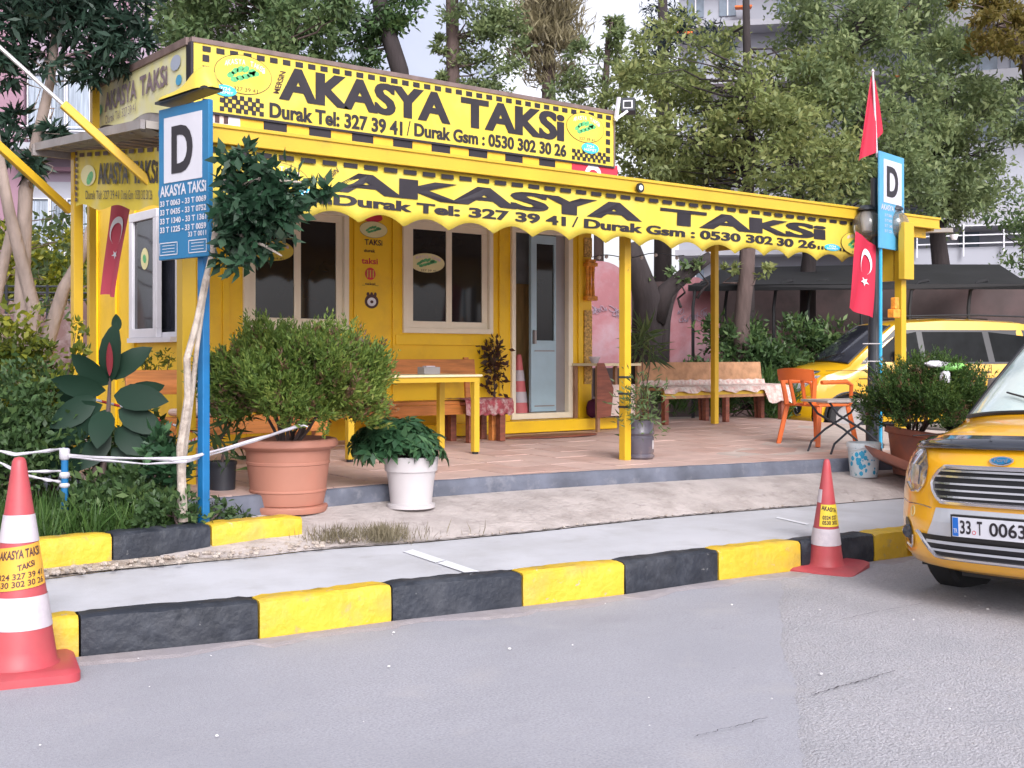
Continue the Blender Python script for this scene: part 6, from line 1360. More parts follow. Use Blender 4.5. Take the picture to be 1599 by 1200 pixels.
m.build('stem', 'bark_brown', um)
# slim plants
def sprig(label, cat, base, h, n, L, Wd, mat, spread=.12, name='plant', tip=None):
    r = plant(label, cat, base, name); top = Vector(tip) if tip is not None else Vector(base) + V(random.uniform(-.05, .05), 0, h); pth = wiggle(base, top, 7, .03); m = MB(); m.tube(pth, [.012 - .001 * i for i in range(8)], 6); m.build('stem', 'bark_brown', r)
    t = RNG.random(n) ** .7; P_ = np.array([list(pth[min(7, int(a * 7))].lerp(pth[min(7, int(a * 7) + 1)], a * 7 % 1)) for a in t]) + RNG.normal(size=(n, 3)) * spread * .35
    D = unit(rand_dirs(n) + np.array([0, 0, .35])); l = L * RNG.uniform(.6, 1.3, n); leaf_obj('foliage', P_ + D * spread * .3, D, side_of(D), l, l * Wd, mat, r); return r
sprig('thin tall plant with small leaves and white flowers in the cut bottle pot', 'plant', c3 + V(0, 0, .28), .75, 420, .07, .22, 'leaf_mid', .24, tip=at(1001, 612, 10.65))
sprig('dark creeper climbing the wall between window and door', 'climbing plant', onY(772, 630, FY - .15), .6, 210, .085, .55, 'leaf_creeper', .14, 'climbing_plant', tip=onY(771, 540, FY - .12))
sprig('narrow plant with strap leaves in the black plastic pot', 'plant', c4 + V(0, 0, .2), .42, 90, .19, .14, 'leaf_shrub', .14)
# rubber plant with big leaves, each a part
rub = plant('rubber plant with very large dark glossy leaves in the left bed', 'plant', at(170, 800, 8.3), 'rubber_plant'); rub.location.z = .36
def bigleaf(root, p, d, s, L, Wd, mat='leaf_rubber', fold=.18, bend=.18):
    p = Vector(p); d = Vector(d).normalized(); s = Vector(s); s = (s - d * s.dot(d)).normalized(); n = d.cross(s); m = MB(); ks = [(0, .04), (.12, .55), (.3, .92), (.5, 1.0), (.7, .86), (.87, .5), (1, .02)]; vs = []
    for t, w in ks:
        c = p + d * L * t - n * (bend * L * t * t) ; vs += [c + s * Wd * w * .5 + n * fold * Wd * w * .5, c, c - s * Wd * w * .5 + n * fold * Wd * w * .5]
    m.add(vs, [(3 * i + j, 3 * i + 3 + j, 3 * i + 4 + j, 3 * i + 1 + j) for i in range(6) for j in range(2)]); return m.build('leaf', mat, root, smooth='all')
Dp = 8.3; R3 = np.array(RT); 
def pxd(dx, dy, dt): return RT * dx + UP * (-dy) + FW * dt
specs = [(160, 760, -.7, .3, -.3, .34, .17, 0), (185, 745, .8, .2, -.4, .36, .18, 0), (140, 720, -.9, .1, -.4, .36, .18, 0), (175, 735, .2, .8, -.5, .34, .17, 0), (195, 690, .9, -.1, -.2, .34, .17, 0), (150, 620, -.7, .6, -.5, .36, .18, 0), (172, 598, 6, -1.0, -.3, .42, .19, 0), (170, 592, .75, -.62, -.1, .36, .17, 0), (172, 600, -.85, -.55, -.1, .34, .17, 0), (165, 610, -.95, -.15, -.35, .36, .17, 0), (178, 618, .95, .05, -.35, .40, .19, 0), (160, 632, -.9, .35, -.2, .36, .17, 0), (185, 640, .85, .35, -.3, .36, .18, 0), (150, 655, -.8, .5, -.3, .36, .17, 0), (182, 668, .65, .55, -.4, .32, .16, 0), (170, 672, -.35, .75, -.5, .32, .16, 0), (150, 690, -.6, .6, -.2, .3, .15, 0), (165, 640, .1, .6, -.8, .34, .17, 0), (175, 700, .6, .5, -.2, .28, .14, 0), (140, 640, -.9, -.3, .3, .34, .16, 0), (190, 625, .6, -.35, .5, .34, .16, 0), (128, 668, -.8, .1, -.1, .32, .16, 0)]
for (px, py, dx, dy, dt, L, w_, _) in specs:
    if dx == 6: dx = .08
    bigleaf(rub, at(px, py, Dp), pxd(dx, dy, dt), pxd(dy + .01, -dx, .5 * random.uniform(.4, 1)), L, w_)
bigleaf(rub, at(171, 588, Dp - .06), pxd(.06, -1, -.2), pxd(1, 0, .2), .24, .045, 'leaf_red', .5, .0); bigleaf(rub, at(180, 520, Dp + .05), pxd(.1, -1, .1), pxd(1, .1, -.2), .13, .08)
m = MB(); m.tube([at(158, 815, 8.3), at(160, 740, 8.3), at(168, 660, 8.3), at(172, 590, 8.3)], [.028, .024, .02, .01], 8); m.tube([at(150, 815, 8.3), at(148, 730, 8.25), at(150, 650, 8.25)], [.02, .018, .01], 8); m.build('stem', 'bark_brown', rub, smooth=True)
# ficus tree in front of the rank sign
fi = plant('small ficus tree with twisted pale trunks and a dense dark crown beside the blue sign', 'tree', at(284, 806, 7.5), 'ficus_tree'); T = 7.5
m = MB(); m.tube([at(286, 815, T), at(282, 700, T), at(294, 620, T), at(292, 560, T), at(308, 500, T), at(320, 440, T), at(330, 400, T), at(345, 350, T - .1)], [.030, .026, .025, .022, .020, .018, .017, .015], 9)
m.tube([at(278, 815, T + .05), at(290, 690, T + .05), at(300, 610, T + .05), at(308, 540, T + .02), at(318, 470, T + .03), at(326, 430, T)], [.02, .018, .017, .015, .013, .012], 9)
m.tube([at(345, 350, T - .1), at(360, 300, T - .2), at(400, 280, T - .3), at(470, 285, T - .35)], [.018, .014, .012, .006], 7); m.tube([at(345, 350, T - .1), at(380, 370, T - .2), at(415, 385, T - .25), at(440, 400, T - .25)], [.016, .012, .009, .005], 7); m.tube([at(330, 400, T), at(345, 300, T - .1), at(365, 245, T - .1)], [.018, .014, .006], 7)
m.build('trunk', 'bark_ficus', fi, smooth=True)
bl = [(at(x, y, 7.25 + random.uniform(-.12, .12)), r) for x, y, r in ((376, 258, .08), (356, 285, .06), (395, 285, .10), (370, 310, .08), (400, 318, .10), (370, 345, .10), (405, 352, .11), (432, 340, .09), (358, 372, .07), (380, 380, .09), (356, 402, .06), (375, 412, .05), (440, 290, .08), (470, 296, .07), (497, 293, .045), (425, 312, .09), (354, 330, .06), (388, 242, .06), (415, 268, .07), (452, 318, .06), (418, 380, .06), (512, 298, .025))]
crown('crown', bl, 'leaf_ficus', fi, 3300, 6, .095, .045, .45, droop=.6)
# shrubs of the left bed
def shrub(label, blobs, mat, n, L, Wd, cl=14, sig=.2, cat='shrub', group=None, droop=0, name='shrub', up=.3, trunkmat='bark_brown', mi=None):
    b0 = blobs[0][0]; loc = V(b0[0], b0[1], .36); r = plant(label, cat, loc, name, group); crown('foliage', blobs, mat, r, n, cl, L, Wd, sig, droop, up)
    m = MB()
    for c, rr in blobs[:10]: m.tube(wiggle(loc + V(random.uniform(-.1, .1), random.uniform(-.1, .1), 0), c, 4, .05), [.012, .010, .008, .006, .003], 5)
    m.build('stem', trunkmat, r); return r
T = 8.9
shrub('yellow green shrub at the far left edge', [(at(20, 520, T), .22), (at(15, 570, T), .28), (at(60, 600, T), .26), (at(40, 540, T), .22), (at(-60, 560, T), .4)], 'leaf_yellow', 700, .07, .035, cl=7)
shrub('yellow leaved shrub left of the rubber plant', [(at(95, 600, T - .3), .2), (at(80, 640, T - .3), .25), (at(112, 560, T - .2), .14), (at(118, 520, T - .1), .10), (at(40, 640, T - .3), .25), (at(75, 560, T - .2), .16)], 'leaf_yellow', 620, .06, .03, cl=7)
shrub('dark green shrub low at the left edge of the bed', [(at(20, 650, 8.3), .3), (at(60, 690, 8.2), .25), (at(10, 720, 8.1), .28), (at(100, 700, 8.4), .2), (at(-80, 680, 8.2), .4), (at(50, 620, 8.6), .25)], 'leaf_shrub', 1400, .06, .03)
shrub('leafy green ground plant at the foot of the blue post', [(at(135, 790, 7.7), .13), (at(170, 795, 7.7), .13), (at(150, 768, 7.9), .12), (at(210, 785, 7.8), .14), (at(240, 795, 7.8), .12), (at(200, 762, 8.0), .12), (at(120, 805, 7.6), .11), (at(255, 770, 8.0), .10), (at(262, 800, 7.8), .08)], 'leaf_shrub', 3200, .07, .032, cl=9, sig=.25)
shrub('bright green broad leaved plant by the leaning trunk', [(at(250, 700, 7.95), .12), (at(270, 720, 7.95), .08), (at(262, 745, 7.95), .10)], 'leaf_scheff', 2600, .11, .05, cl=6, sig=.3)
shrub('olive shrub behind the left bench against the yellow wall', [(at(228, 565, 10.1), .12), (at(248, 572, 10.1), .13), (at(265, 560, 10.2), .12), (at(215, 585, 10.2), .12)], 'leaf_yellow', 700, .05, .02, cl=8)
shrub('dark leafy shrub between the rubber plant and the bench', [(at(215, 700, 8.7), .16), (at(230, 660, 8.8), .10), (at(185, 720, 8.6), .2)], 'leaf_shrub', 1400, .08, .035)
shrub('low ground plants at the foot of the leaning ficus trunk', [(at(300, 800, 7.6), .10), (at(268, 795, 7.5), .12), (at(345, 800, 7.9), .09), (at(375, 805, 8.0), .07), (at(240, 800, 7.45), .12)], 'leaf_shrub', 2600, .06, .028, cl=8, sig=.3)
# grass
def grass(label, pts_fn, n, L, mat, name='grass'):
    P_ = np.array([list(pts_fn()) for _ in range(n)]); D = unit(RNG.normal(size=(n, 3)) * .35 + np.array([0, 0, 1])); l = L * RNG.uniform(.4, 1.3, n); o = leaf_obj(name, P_, D, side_of(D), l, np.maximum(.004, l * .05), mat); o['kind'] = 'stuff'; return o
grass('', lambda: V(random.uniform(1.2, 3.2), random.uniform(7.2, 8.4), .35), 4200, .22, 'grass_green')
grass('', lambda: V(random.uniform(-6, 3.2), random.uniform(7.2, 9.5), .34), 3800, .26, 'grass_green')
def dryp():
    k = random.choice((0, 0, 0, 1, 1, 2)); px = (600, 520, 560)[k] + random.gauss(0, (18, 22, 60)[k]); q = onZ(px, 846 - (px - 600) * .03 + random.uniform(-7, 4), .24); return q
grass('', dryp, 1500, .11, 'grass_dry', 'dry_grass')
# ================================================================== TREES
def tree(label, name, trunks, blobs, mat, n, cl, L, Wd, bark='bark_dark', sig=.17, droop=0.0, up=.2, group=None, limbs=True, shell=2.4, mats2=None):
    b = trunks[0][0][0]; loc = V(b[0], b[1], .3); r = thing(name, label, 'tree', loc, group=group); m = MB()
    for path, rad in trunks: m.tube(path, rad, 10)
    if limbs:
        trunks = [([q_ for q_ in resample([Vector(q) for q in pth], 26)], rad) for pth, rad in trunks]
        for c, rr in blobs:
            best = min(((Vector(q) - Vector(c)).length, tuple(q), ti) for ti, (pth, _) in enumerate(trunks) for q in pth[1:]); q = Vector(best[1]) - V(0, 0, random.uniform(0, .5)); rad0 = min(.024, .16 * trunks[best[2]][1][0])
            m.tube(wiggle(q, Vector(c), 5, .25), [rad0, rad0 * .8, rad0 * .6, rad0 * .45, rad0 * .3, rad0 * .12], 6)
    m.build('trunk', bark, r, smooth='all'); crown('crown', blobs, mat, r, n, cl, L, Wd, sig, droop, up, shell); return r
def B(t, lst): return [(at(x, y, t + random.uniform(-.12, .12) * rp * t / FPX * 8), rp * t / FPX) for x, y, rp in lst]
def fill(t, x0, x1, y0, y1, n, rmin, rmax, dt=1.5, ex=None):
    out = []
    while len(out) < n:
        x = random.uniform(x0, x1); y = random.uniform(y0, y1)
        if ex and ex(x, y): continue
        tt = t + random.uniform(-dt, dt); out.append((at(x, y, tt), random.uniform(rmin, rmax) * tt / FPX))
    return out
G_ = 'trees round the taxi rank'
t = 12.5
tree('dark narrow leaved tree at the top left with a curved pale trunk', 'dark_tree', [([at(30, 640, t), at(34, 480, t), at(40, 300, t), at(60, 210, t), at(78, 130, t), at(86, 60, t), at(90, -60, t)], [.085, .08, .075, .06, .05, .045, .03]), ([at(48, 640, t), at(52, 480, t), at(14, 330, t - .3), at(-10, 200, t - .4)], [.08, .075, .06, .05])],
     B(t, [(20, 20, 85), (100, 20, 85), (185, 30, 60), (60, 70, 60), (145, 90, 42), (185, 85, 34), (225, 15, 45), (10, 110, 40), (-60, 60, 90), (150, -40, 90), (40, -60, 90), (120, 55, 50), (165, 55, 45), (205, 55, 34), (60, 10, 70)]) + B(t, [(30, 195, 22), (85, 195, 18), (20, 230, 18), (60, 250, 20)]), 'leaf_dark', 46, 42, .17, .045, 'bark_pale', .2, droop=.25, group=G_)
tb3 = 13.0
tree('leaning grey pink trunks rising through the left hedge', 'leaning_tree', [([at(60, 640, tb3), at(75, 530, tb3), at(100, 450, tb3), at(128, 400, tb3), at(145, 340, tb3)], [.09, .085, .07, .055, .035]), ([at(20, 640, tb3), at(-10, 480, tb3), at(20, 350, tb3)], [.08, .07, .05])],
     B(tb3 + 1, [(75, 370, 35), (140, 350, 30), (90, 320, 30), (130, 420, 22), (60, 420, 18), (85, 480, 24)]), 'leaf_mid', 60, 10, .12, .05, 'bark_pale', .25, group=G_)
t = 19
tree('broad dull green tree behind the roof sign at upper left', 'broadleaf_tree', [([at(460, 620, t), at(455, 300, t), at(430, 100, t), at(420, -40, t)], [.25, .22, .16, .08])],
     fill(t, 270, 560, -60, 120, 34, 28, 52, 1.2), 'leaf_mid', 40, 100, .13, .05, 'bark_brown', .34, droop=.25, group=G_)
tree('dark tree with a leaning trunk behind the middle of the roof sign', 'broadleaf_tree', [([at(640, 620, 20), at(636, 300, 20), at(624, 110, 20), at(596, 20, 20), at(580, -60, 20)], [.24, .2, .15, .13, .1])],
     B(20, [(520, 20, 46), (500, 70, 44), (600, 10, 40), (560, 40, 42), (630, -10, 40), (545, 85, 34), (590, 60, 30), (620, 45, 18), (570, 100, 25)]), 'leaf_shrub', 38, 95, .13, .05, 'bark_dark', .3, droop=.3, group=G_)
tree('tall straight brown trunk behind the roof sign with light side foliage', 'tall_pine', [([at(712, 620, 21), at(710, 300, 21), at(707, 100, 21), at(706, 0, 21), at(706, -80, 21)], [.14, .13, .115, .11, .1])],
     B(21, [(725, 40, 30), (735, -10, 34), (775, 10, 36), (800, 40, 30), (725, 100, 26), (745, 70, 34), (760, 20, 34), (780, 90, 34), (755, 115, 30), (690, 72, 9), (735, 130, 22), (790, 130, 26), (775, 50, 26), (694, 130, 12), (800, 60, 22)]), 'leaf_olive2', 40, 90, .12, .045, 'bark_brown', .32, droop=.15, group=G_)
tree('tan feathery conifer with upright tips behind the roof sign', 'feathery_conifer', [([at(855, 620, 23), at(855, 300, 23), at(858, 0, 23)], [.2, .18, .08])],
     B(23, [(855, 0, 40), (830, 15, 34), (885, 70, 32), (860, 60, 36), (855, 25, 36), (835, 60, 34), (880, 45, 30), (850, 95, 36), (815, 40, 22), (890, 15, 24), (822, 90, 26), (870, 120, 26)]), 'leaf_tan', 44, 100, .24, .03, 'bark_brown', .32, up=1.3, group=G_)
tree('young green tree in front of the pale sky gap', 'slender_tree', [([at(935, 620, 22), at(935, 300, 22), at(950, 60, 22), at(956, 35, 22)], [.10, .09, .05, .02])],
     B(22, [(900, 120, 34), (930, 110, 30), (955, 60, 18), (920, 160, 34), (962, 90, 22), (958, 35, 10), (905, 80, 18), (870, 150, 26), (945, 140, 26)]), 'leaf_olive2', 40, 80, .12, .045, 'bark_brown', .32, droop=.1, group=G_)
tree('dark blue green conifer at the edge of the sky gap', 'dark_conifer', [([at(1035, 620, 25), at(1035, 300, 25), at(1035, -60, 25)], [.2, .18, .08])],
     B(25, [(1035, 20, 34), (1022, 60, 30), (1045, 70, 34), (1030, 110, 30), (1010, 95, 22), (1060, 40, 26), (1035, -30, 26), (1120, 55, 34), (1125, 90, 26)]), 'leaf_blue', 28, 80, .15, .035, 'bark_dark', .3, droop=.3, group=G_)
gap = lambda x, y: (y < 105 and x < 1010) or (1190 < x < 1250 and y < 80) or (1255 < x < 1330 and 190 < y < 240 and random.random() < .6)
tree('big yellow green acacia spreading over the right end of the canopy', 'acacia_tree', [([at(1168, 640, 19.5), at(1166, 400, 19.5), at(1170, 200, 19.5), at(1166, 60, 19.5), at(1164, -60, 19.5)], [.13, .12, .085, .065, .05])],
     fill(20, 975, 1330, 60, 300, 62, 20, 44, 2.0, gap) + fill(20, 960, 1120, 170, 290, 18, 22, 38, 1.5), 'leaf_olive', 44, 72, .12, .05, 'bark_dark', .36, droop=.15, group=G_)
tree('second acacia with forked dark limbs behind the right rank sign', 'acacia_tree', [([at(1260, 640, 21.5), at(1262, 420, 21.5), at(1275, 300, 21.5), at(1335, 225, 21.5), at(1360, 180, 21.5)], [.16, .14, .09, .06, .04]), ([at(1262, 400, 21.5), at(1235, 230, 21.5), at(1275, 150, 21.5), at(1370, -10, 21.5)], [.1, .08, .06, .04])],
     fill(21.5, 1230, 1480, -20, 330, 74, 20, 42, 2.0, lambda x, y: random.random() < .15), 'leaf_olive2', 44, 72, .12, .05, 'bark_dark', .36, droop=.15, group=G_)
tree('dense green tree standing over the right shade roof', 'broadleaf_tree', [([at(1470, 640, 24), at(1470, 420, 24), at(1450, 250, 24)], [.2, .18, .1])],
     fill(24, 1400, 1560, 190, 335, 26, 20, 40, 1.5) + fill(23, 1440, 1600, 70, 230, 22, 20, 38, 1.5), 'leaf_olive2', 36, 80, .13, .05, 'bark_dark', .34, droop=.1, group=G_)
tree('tree with reddish yellow tips at the top right corner', 'rusty_tree', [([at(1640, 640, 22), at(1640, 300, 22), at(1600, 80, 22), at(1570, 40, 22)], [.2, .18, .1, .04])],
     fill(22, 1500, 1660, -40, 130, 20, 22, 40, 1.5), 'leaf_rust', 36, 80, .13, .05, 'bark_brown', .24, droop=.1, group=G_)
tree('grey green tree at the right edge beside the balconies', 'slender_tree', [([at(1620, 640, 25), at(1610, 420, 25)], [.14, .08])], fill(25, 1565, 1680, 330, 460, 10, 24, 40, 1.0), 'leaf_mid', 30, 70, .13, .05, 'bark_dark', .34, group=G_)
tree('thick dark forked trunk under the canopy with ivy leaves', 'forked_tree', [([at(1008, 600, 18), at(1010, 520, 18), at(1012, 470, 18), at(998, 425, 18), at(985, 380, 18)], [.26, .23, .22, .17, .12]), ([at(1020, 500, 18), at(1040, 455, 18), at(1075, 425, 18), at(1110, 400, 18)], [.2, .13, .11, .08]), ([at(1030, 600, 18), at(1035, 500, 18.1), at(1042, 470, 18.1)], [.13, .12, .1])],
     B(18, [(1085, 410, 16), (1000, 430, 22), (1060, 430, 14)]), 'leaf_mid', 30, 24, .11, .05, 'bark_dark', .24, group=G_)
tree('brown trunk under the canopy beside the right back post', 'bare_trunk', [([at(1160, 600, 18.5), at(1158, 500, 18.5), at(1166, 430, 18.5), at(1170, 360, 18.5)], [.14, .125, .12, .11])], B(18.5, [(1195, 425, 14), (1140, 420, 10)]), 'leaf_olive', 30, 20, .11, .05, 'bark_brown', .24, group=G_)
shrub('strap leaved plant behind the middle canopy post', [(at(1012, 528, 15.5), .18), (at(1004, 545, 15.3), .14)], 'leaf_mid', 240, .28, .03, cl=16, droop=.3)
shrub('leafy hedge behind the long bench', [(at(1170, 550, 18.4), .34), (at(1210, 560, 18.4), .36), (at(1240, 575, 18.4), .3), (at(1190, 580, 18.3), .34), (at(1100, 590, 18.3), .3), (at(1150, 600, 18.3), .34), (at(1050, 600, 18.3), .3)], 'leaf_shrub', 500, .12, .045, cl=16)
shrub('tall dark hedge under the shade roof', [(at(x, 535 + 12 * math.sin(x), 19.3), .34) for x in (1130, 1160, 1255, 1285, 1310)], 'leaf_shrub', 420, .12, .045, cl=14)
shrub('grasses at the yard edge beyond the long bench', [(at(1210, 640, 17.5), .3), (at(1190, 620, 17.5), .3), (at(1120, 625, 17.5), .25), (at(1060, 625, 17.6), .25)], 'grass_green', 420, .26, .02, cl=16, up=1.4)
shrub('green hedge behind the left garden railing', [(at(x, 430 + 18 * math.sin(x), 19), .45) for x in range(-60, 150, 24)] + [(at(x, 390 + 14 * math.sin(x * 2), 20), .4) for x in range(-50, 150, 40)], 'leaf_yellow', 120, .12, .06, cl=26)
# ================================================================== FAR BUILDINGS AND WALLS
def facing(px, py, t, ang=0.0):
    o = at(px, py, t); u = (RT * math.cos(ang) + FW * math.sin(ang)).normalized(); n = V(u.y, -u.x, 0); n = n if n.dot(FW) < 0 else -n; return Pl(o, u, UP, n)
# pink apartment house, left
t = 27; pl = facing(0, HY, t, .12); S_ = t / FPX
ph = thing('apartment_building', 'mauve apartment building with white window bays behind the left tree', 'building', pl(0, -1.2))
def PX(x): return (x - 0) * S_
def PZ(y): return (HY - y) * S_
m = MB(); pl.slab(m, PX(-420), PZ(640), PX(325), PZ(-380), -6, 0); m.build('wall', 'lilac_wall', ph)
m = MB()
for a, b in ((-60, 42), (182, 202), (-420, -300)): pl.slab(m, PX(a), PZ(640), PX(b), PZ(-380), .0, .35)
for y in (84, 262, -110): pl.slab(m, PX(42), PZ(y + 6), PX(182), PZ(y), .0, .25)
m.build('pilaster', 'mauve_wall', ph)
for (y0, y1) in ((118, 205), (312, 400), (-80, 10)):
    m = MB(); pl.slab(m, PX(44), PZ(y1 + 14), PX(150), PZ(y0 - 28), 0, .12); w_ = m.build('window_bay', 'block_white', ph)
    for a, b in ((46, 76), (80, 100), (105, 138)):
        m = MB(); pl.slab(m, PX(a), PZ(y1), PX(b), PZ(y0), .12, .16); fr_ = m.build('window', 'window_far', ph)
        m = MB()
        for k in range(4): x_ = PX(a) + (PX(b) - PX(a)) * (k + .2) / 4.2; pl.slab(m, x_, PZ(y1) + .05, x_ + .12, PZ(y0) - .05, .165, .18)
        m.build('curtain', 'curtain', fr_)
        m = MB(); 
        for q in (a - 1.6, b): pl.slab(m, PX(q), PZ(y1 + 1), PX(q + 1.8), PZ(y0 - 1), .12, .22)
        pl.slab(m, PX(a), PZ(y0), PX(b), PZ(y0 - 1.5), .12, .22); m.build('frame', 'white_frame', fr_)
for y in (236, 430):
    m = MB(); pl.slab(m, PX(30), PZ(y + 10), PX(160), PZ(y), .0, 1.2); bc = m.build('balcony', 'block_white', ph)
    m = MB(); 
    for k in range(4): pl.slab(m, PX(34), PZ(y - 6 - k * 6), PX(158), PZ(y - 7.5 - k * 6), 1.15, 1.18)
    m.build('railing', 'rail_white', bc)
# lilac wing further right with small window
m = MB(); pl.slab(m, PX(232), PZ(60), PX(262), PZ(20), .01, .05); m.build('window', 'window_far', ph)
# pale block in the middle
t = 46; pl = facing(690, HY, t, .25); S_ = t / FPX; cbx = 690
b_ = thing('apartment_building', 'pale blue grey slab block rising behind the middle of the roof sign', 'building', pl(0, -1))
PX = lambda x: (x - cbx) * S_; PZ = lambda y: (HY - y) * S_
m = MB(); pl.slab(m, PX(470), PZ(640), PX(775), PZ(-420), -9, 0); m.build('wall', 'block_blue', b_)
for x in (490, 520, 550, 745, 760):
    for y in range(-400, 560, 60):
        m = MB(); pl.slab(m, PX(x), PZ(y + 30), PX(x + 9), PZ(y), .01, .06); m.build('window', 'window_far', b_)
# right blocks
t = 42; pl = facing(1250, HY, t, -.18); cbx = 1250; S_ = t / FPX
b_ = thing('apartment_building', 'big pale block with floor bands and orange awnings behind the acacias', 'building', pl(0, -1))
m = MB(); pl.slab(m, PX(1062), PZ(640), PX(1530), PZ(-420), -10, 0); m.build('wall', 'block_white', b_)
for i, y in enumerate(range(-400, 560, 88)):
    m = MB(); pl.slab(m, PX(1058), PZ(y + 9), PX(1534), PZ(y), .0, 1.1); m.build('floor_slab', 'block_grey', b_)
    for x in (1075, 1125, 1215, 1265, 1315, 1400, 1450, 1500):
        m = MB(); pl.slab(m, PX(x), PZ(y + 68), PX(x + 26), PZ(y + 26), .01, .05); w_ = m.build('window', 'window_far', b_); m = MB(); pl.slab(m, PX(x + 12), PZ(y + 68), PX(x + 14), PZ(y + 26), .05, .09); m.build('frame', 'white_frame', w_)
    if -20 < y + 88 < 500:
        for x in range(1060, 1534, 9): pass
for x, y in ((1060, 48), (1150, 12), (1142, 182), (1140, 266), (1395, 26), (1385, 128)):
    m = MB(); q = [pl(PX(x), PZ(y), .3), pl(PX(x + 24), PZ(y), .3), pl(PX(x + 25), PZ(y + 11), 1.5), pl(PX(x - 1), PZ(y + 11), 1.5)]; m.prism(q, V(0, 0, -.06)); m.build('awning', 'awning_orange', b_)
t = 33; pl = facing(1540, HY, t, -.35); cbx = 1540; S_ = t / FPX
b_ = thing('apartment_building', 'grey building with white balcony rails at the right edge', 'building', pl(0, -1))
m = MB(); pl.slab(m, PX(1478), PZ(640), PX(1900), PZ(-420), -9, 0); m.build('wall', 'block_white', b_)
for y in (-260, -110, 30, 130, 330):
    m = MB(); pl.slab(m, PX(1470), PZ(y + 32), PX(1900), PZ(y), .0, 1.6); m.build('balcony_parapet', 'block_dark' if y != 330 else 'block_grey', b_)
for y in (62, 165):
    for x in (1490, 1530, 1575, 1640): m = MB(); pl.slab(m, PX(x), PZ(y + 55), PX(x + 26), PZ(y + 5), .01, .06); m.build('window', 'window_far', b_)
m = MB(); pl.slab(m, PX(1500), PZ(400), PX(1530), PZ(362), .01, .06); m.build('window', 'window_far', b_)
m = MB()
for y in (364, 378, 390): pl.slab(m, PX(1440), PZ(y + 1.8), PX(1700), PZ(y), 2.2, 2.24)
for x in (1440, 1475, 1505, 1560, 1600): pl.slab(m, PX(x), PZ(410), PX(x + 2), PZ(362), 2.2, 2.26)
m.build('railing', 'rail_white', b_)
m = MB(); pl.slab(m, PX(1420), PZ(640), PX(1700), PZ(396), 1.5, 2.1); m.build('terrace_wall', 'block_white', b_)
# low wall lamps and back walls
def wall(name, label, px0, px1, y0, y1, t0, t1, mat, th=.2, cat='wall'):
    a = at(px0, y1, t0); b = at(px1, y1, t1); zt0 = at(px0, y0, t0).z; zt1 = at(px1, y0, t1).z; w = thing(name, label, cat, V(a.x, a.y, .2)); m = MB(); n_ = V(-(b - a).y, (b - a).x, 0).normalized() * th
    m.prism([V(a.x, a.y, .1), V(b.x, b.y, .1), V(b.x, b.y, zt1), V(a.x, a.y, zt0)], n_); m.build('wall_body', mat, w); return w
wall('boundary_wall', 'dark brown wall behind the shade structure and second taxi', 1120, 1800, 448, 560, 25, 21, 'brown_wall')
wall('boundary_wall', 'low reddish wall behind the hedge under the shade roof', 1110, 1420, 516, 600, 21.5, 20.5, 'low_wall')
wall('boundary_wall', 'grey pink wall behind the left hedge and railing', -300, 330, 470, 560, 22, 24, 'low_wall')
bwl = wall('boundary_wall', 'brown boundary wall behind the forked trunk', 860, 1130, 440, 560, 24, 25, 'brown_wall')
# pink painted arched panels
for i, (x0, x1, yt, pk, lab) in enumerate(((880, 986, 408, 930, 'pink painted round topped wall panel between door and middle post'), (1046, 1124, 433, 1085, 'pink painted arched wall panel left of the rear post'))):
    t = 20.5; w = thing('painted_panel', lab, 'wall', at(x0, 560, t), group='pink painted wall panels'); m = MB(); top = []
    for k in range(13): u = k / 12; top.append((x0 + (x1 - x0) * u, yt + (48 if i else 30) * (abs(2 * u - 1) ** 2.4) * (1.4 if i else 1)))
    pts = [at(x0, 575, t)] + [at(x, y, t) for x, y in top] + [at(x1, 575, t)]; m.prism(pts, FW * .12); m.build('panel_body', 'pink_wall', w)
    m = MB(); rg = random.Random(i)
    for k in range(9):
        cx0 = x0 + 12 + (x1 - x0 - 24) * rg.random(); cy0 = 478 + rg.random() * 14 + (8 if i else 0); m.tube([at(cx0 + 5 * math.cos(a * 1.3 + k), cy0 + 5 * math.sin(a * (1 + k % 3)), t - .02) for a in [j * .7 for j in range(8)]], .006, 4)
    m.build('graffiti', 'lilac_wall', w)
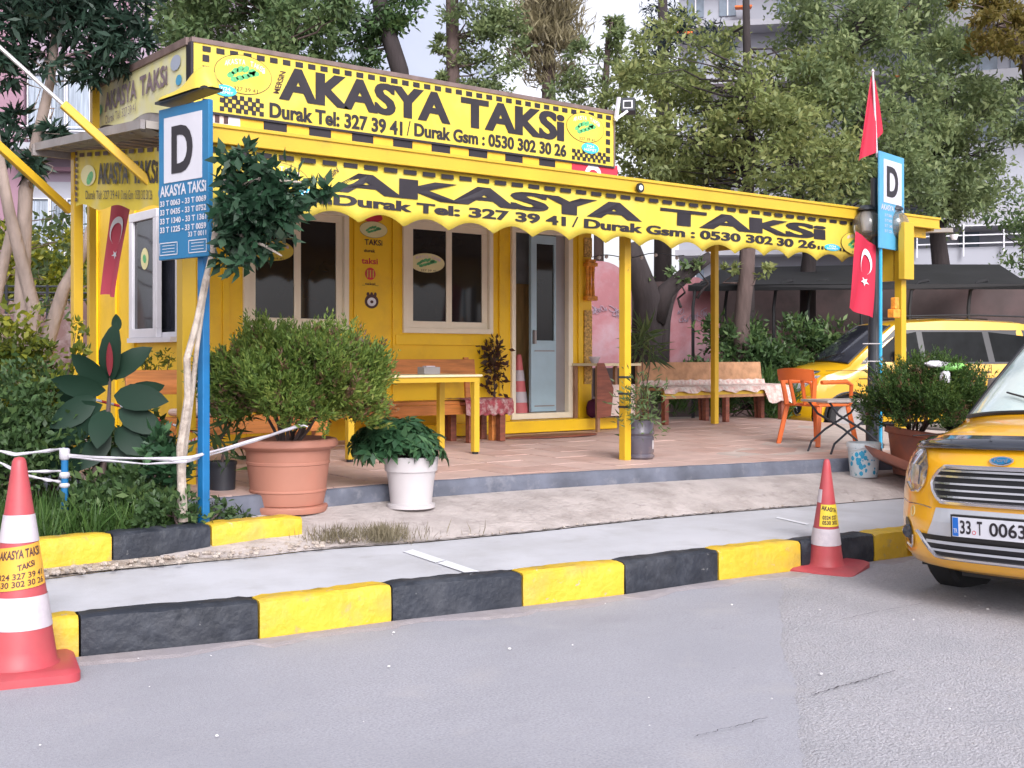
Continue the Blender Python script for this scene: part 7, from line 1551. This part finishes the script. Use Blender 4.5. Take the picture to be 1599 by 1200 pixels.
# black shade structure
sh = thing('car_shade', 'black roofed parking shade on thin curved posts behind the canopy', 'shelter', at(1200, 450, 22)); m = MB()
q = [at(1075, 455, 20), at(1400, 452, 19), at(1608, 452, 18.6), at(1560, 420, 22), at(1380, 420, 22), at(1130, 425, 23)]
m.prism(q, V(0, 0, .08)); m.prism([at(1075, 455, 20), at(1400, 452, 19), at(1608, 452, 18.6), at(1608, 446, 18.6), at(1400, 444, 19), at(1075, 445, 20)], FW * .04); m.build('shade_roof', 'shade_black', sh)
for px, tt in ((1082, 20), (1132, 20.5), (1208, 20), (1262, 20), (1345, 19.5), (1420, 19), (1512, 19)):
    m = MB(); a = at(px, 620, tt); m.tube([V(a.x, a.y, .2), at(px, 480, tt), at(px + 3, 455, tt), at(px + 14, 441, tt), at(px + 30, 438, tt)], .028, 7); m.build('curved_post', 'shade_black', sh, smooth=True)
# garden railing on the left
rl = thing('garden_railing', 'black iron garden railing behind the left trees', 'fence', at(0, 470, 17)); 
for y in (447, 457, 468): m = MB(); m.tube([at(-80, y, 17), at(150, y + 1, 17.5)], .016, 6); m.build('rail', 'pole_dark', rl)
for x in (-40, 10, 74, 140): m = MB(); a = at(x, 445, 17.1); m.tube([V(a.x, a.y, .3), a], .02, 6); m.build('rail_post', 'pole_dark', rl)
# white lamp shade right of the canopy
wl_ = thing('roof_floodlight', 'small white lamp at the end of the rear roof right of the canopy', 'lamp', at(1490, 366, 15)); m = MB(); q = at(1490, 371, 15.0); m.lathe([(.001, -.03), (.03, -.03), (.055, .035), (.001, .04)], q, 12); m.build('shade', 'lamp_inner', wl_); m = MB(); m.bar(at(1420, 361, 15.2), at(1488, 360, 15), .12, .05); m.build('arm', 'soffit', wl_)
# hanging orange tag at the right post
og = thing('hook_ornament', 'orange fitting on the right canopy post', 'fitting', onZ(1400, 698, .525)); q = at(1396, 480, 12.3); m = MB(); m.box((q.x - .06, q.y - .04, q.z - .11), (q.x + .06, q.y + .04, q.z - .02)); m.box((q.x - .02, q.y - .03, q.z - .02), (q.x + .05, q.y + .03, q.z + .10)); m.build('bracket', 'ornament', og, bevel=.01)
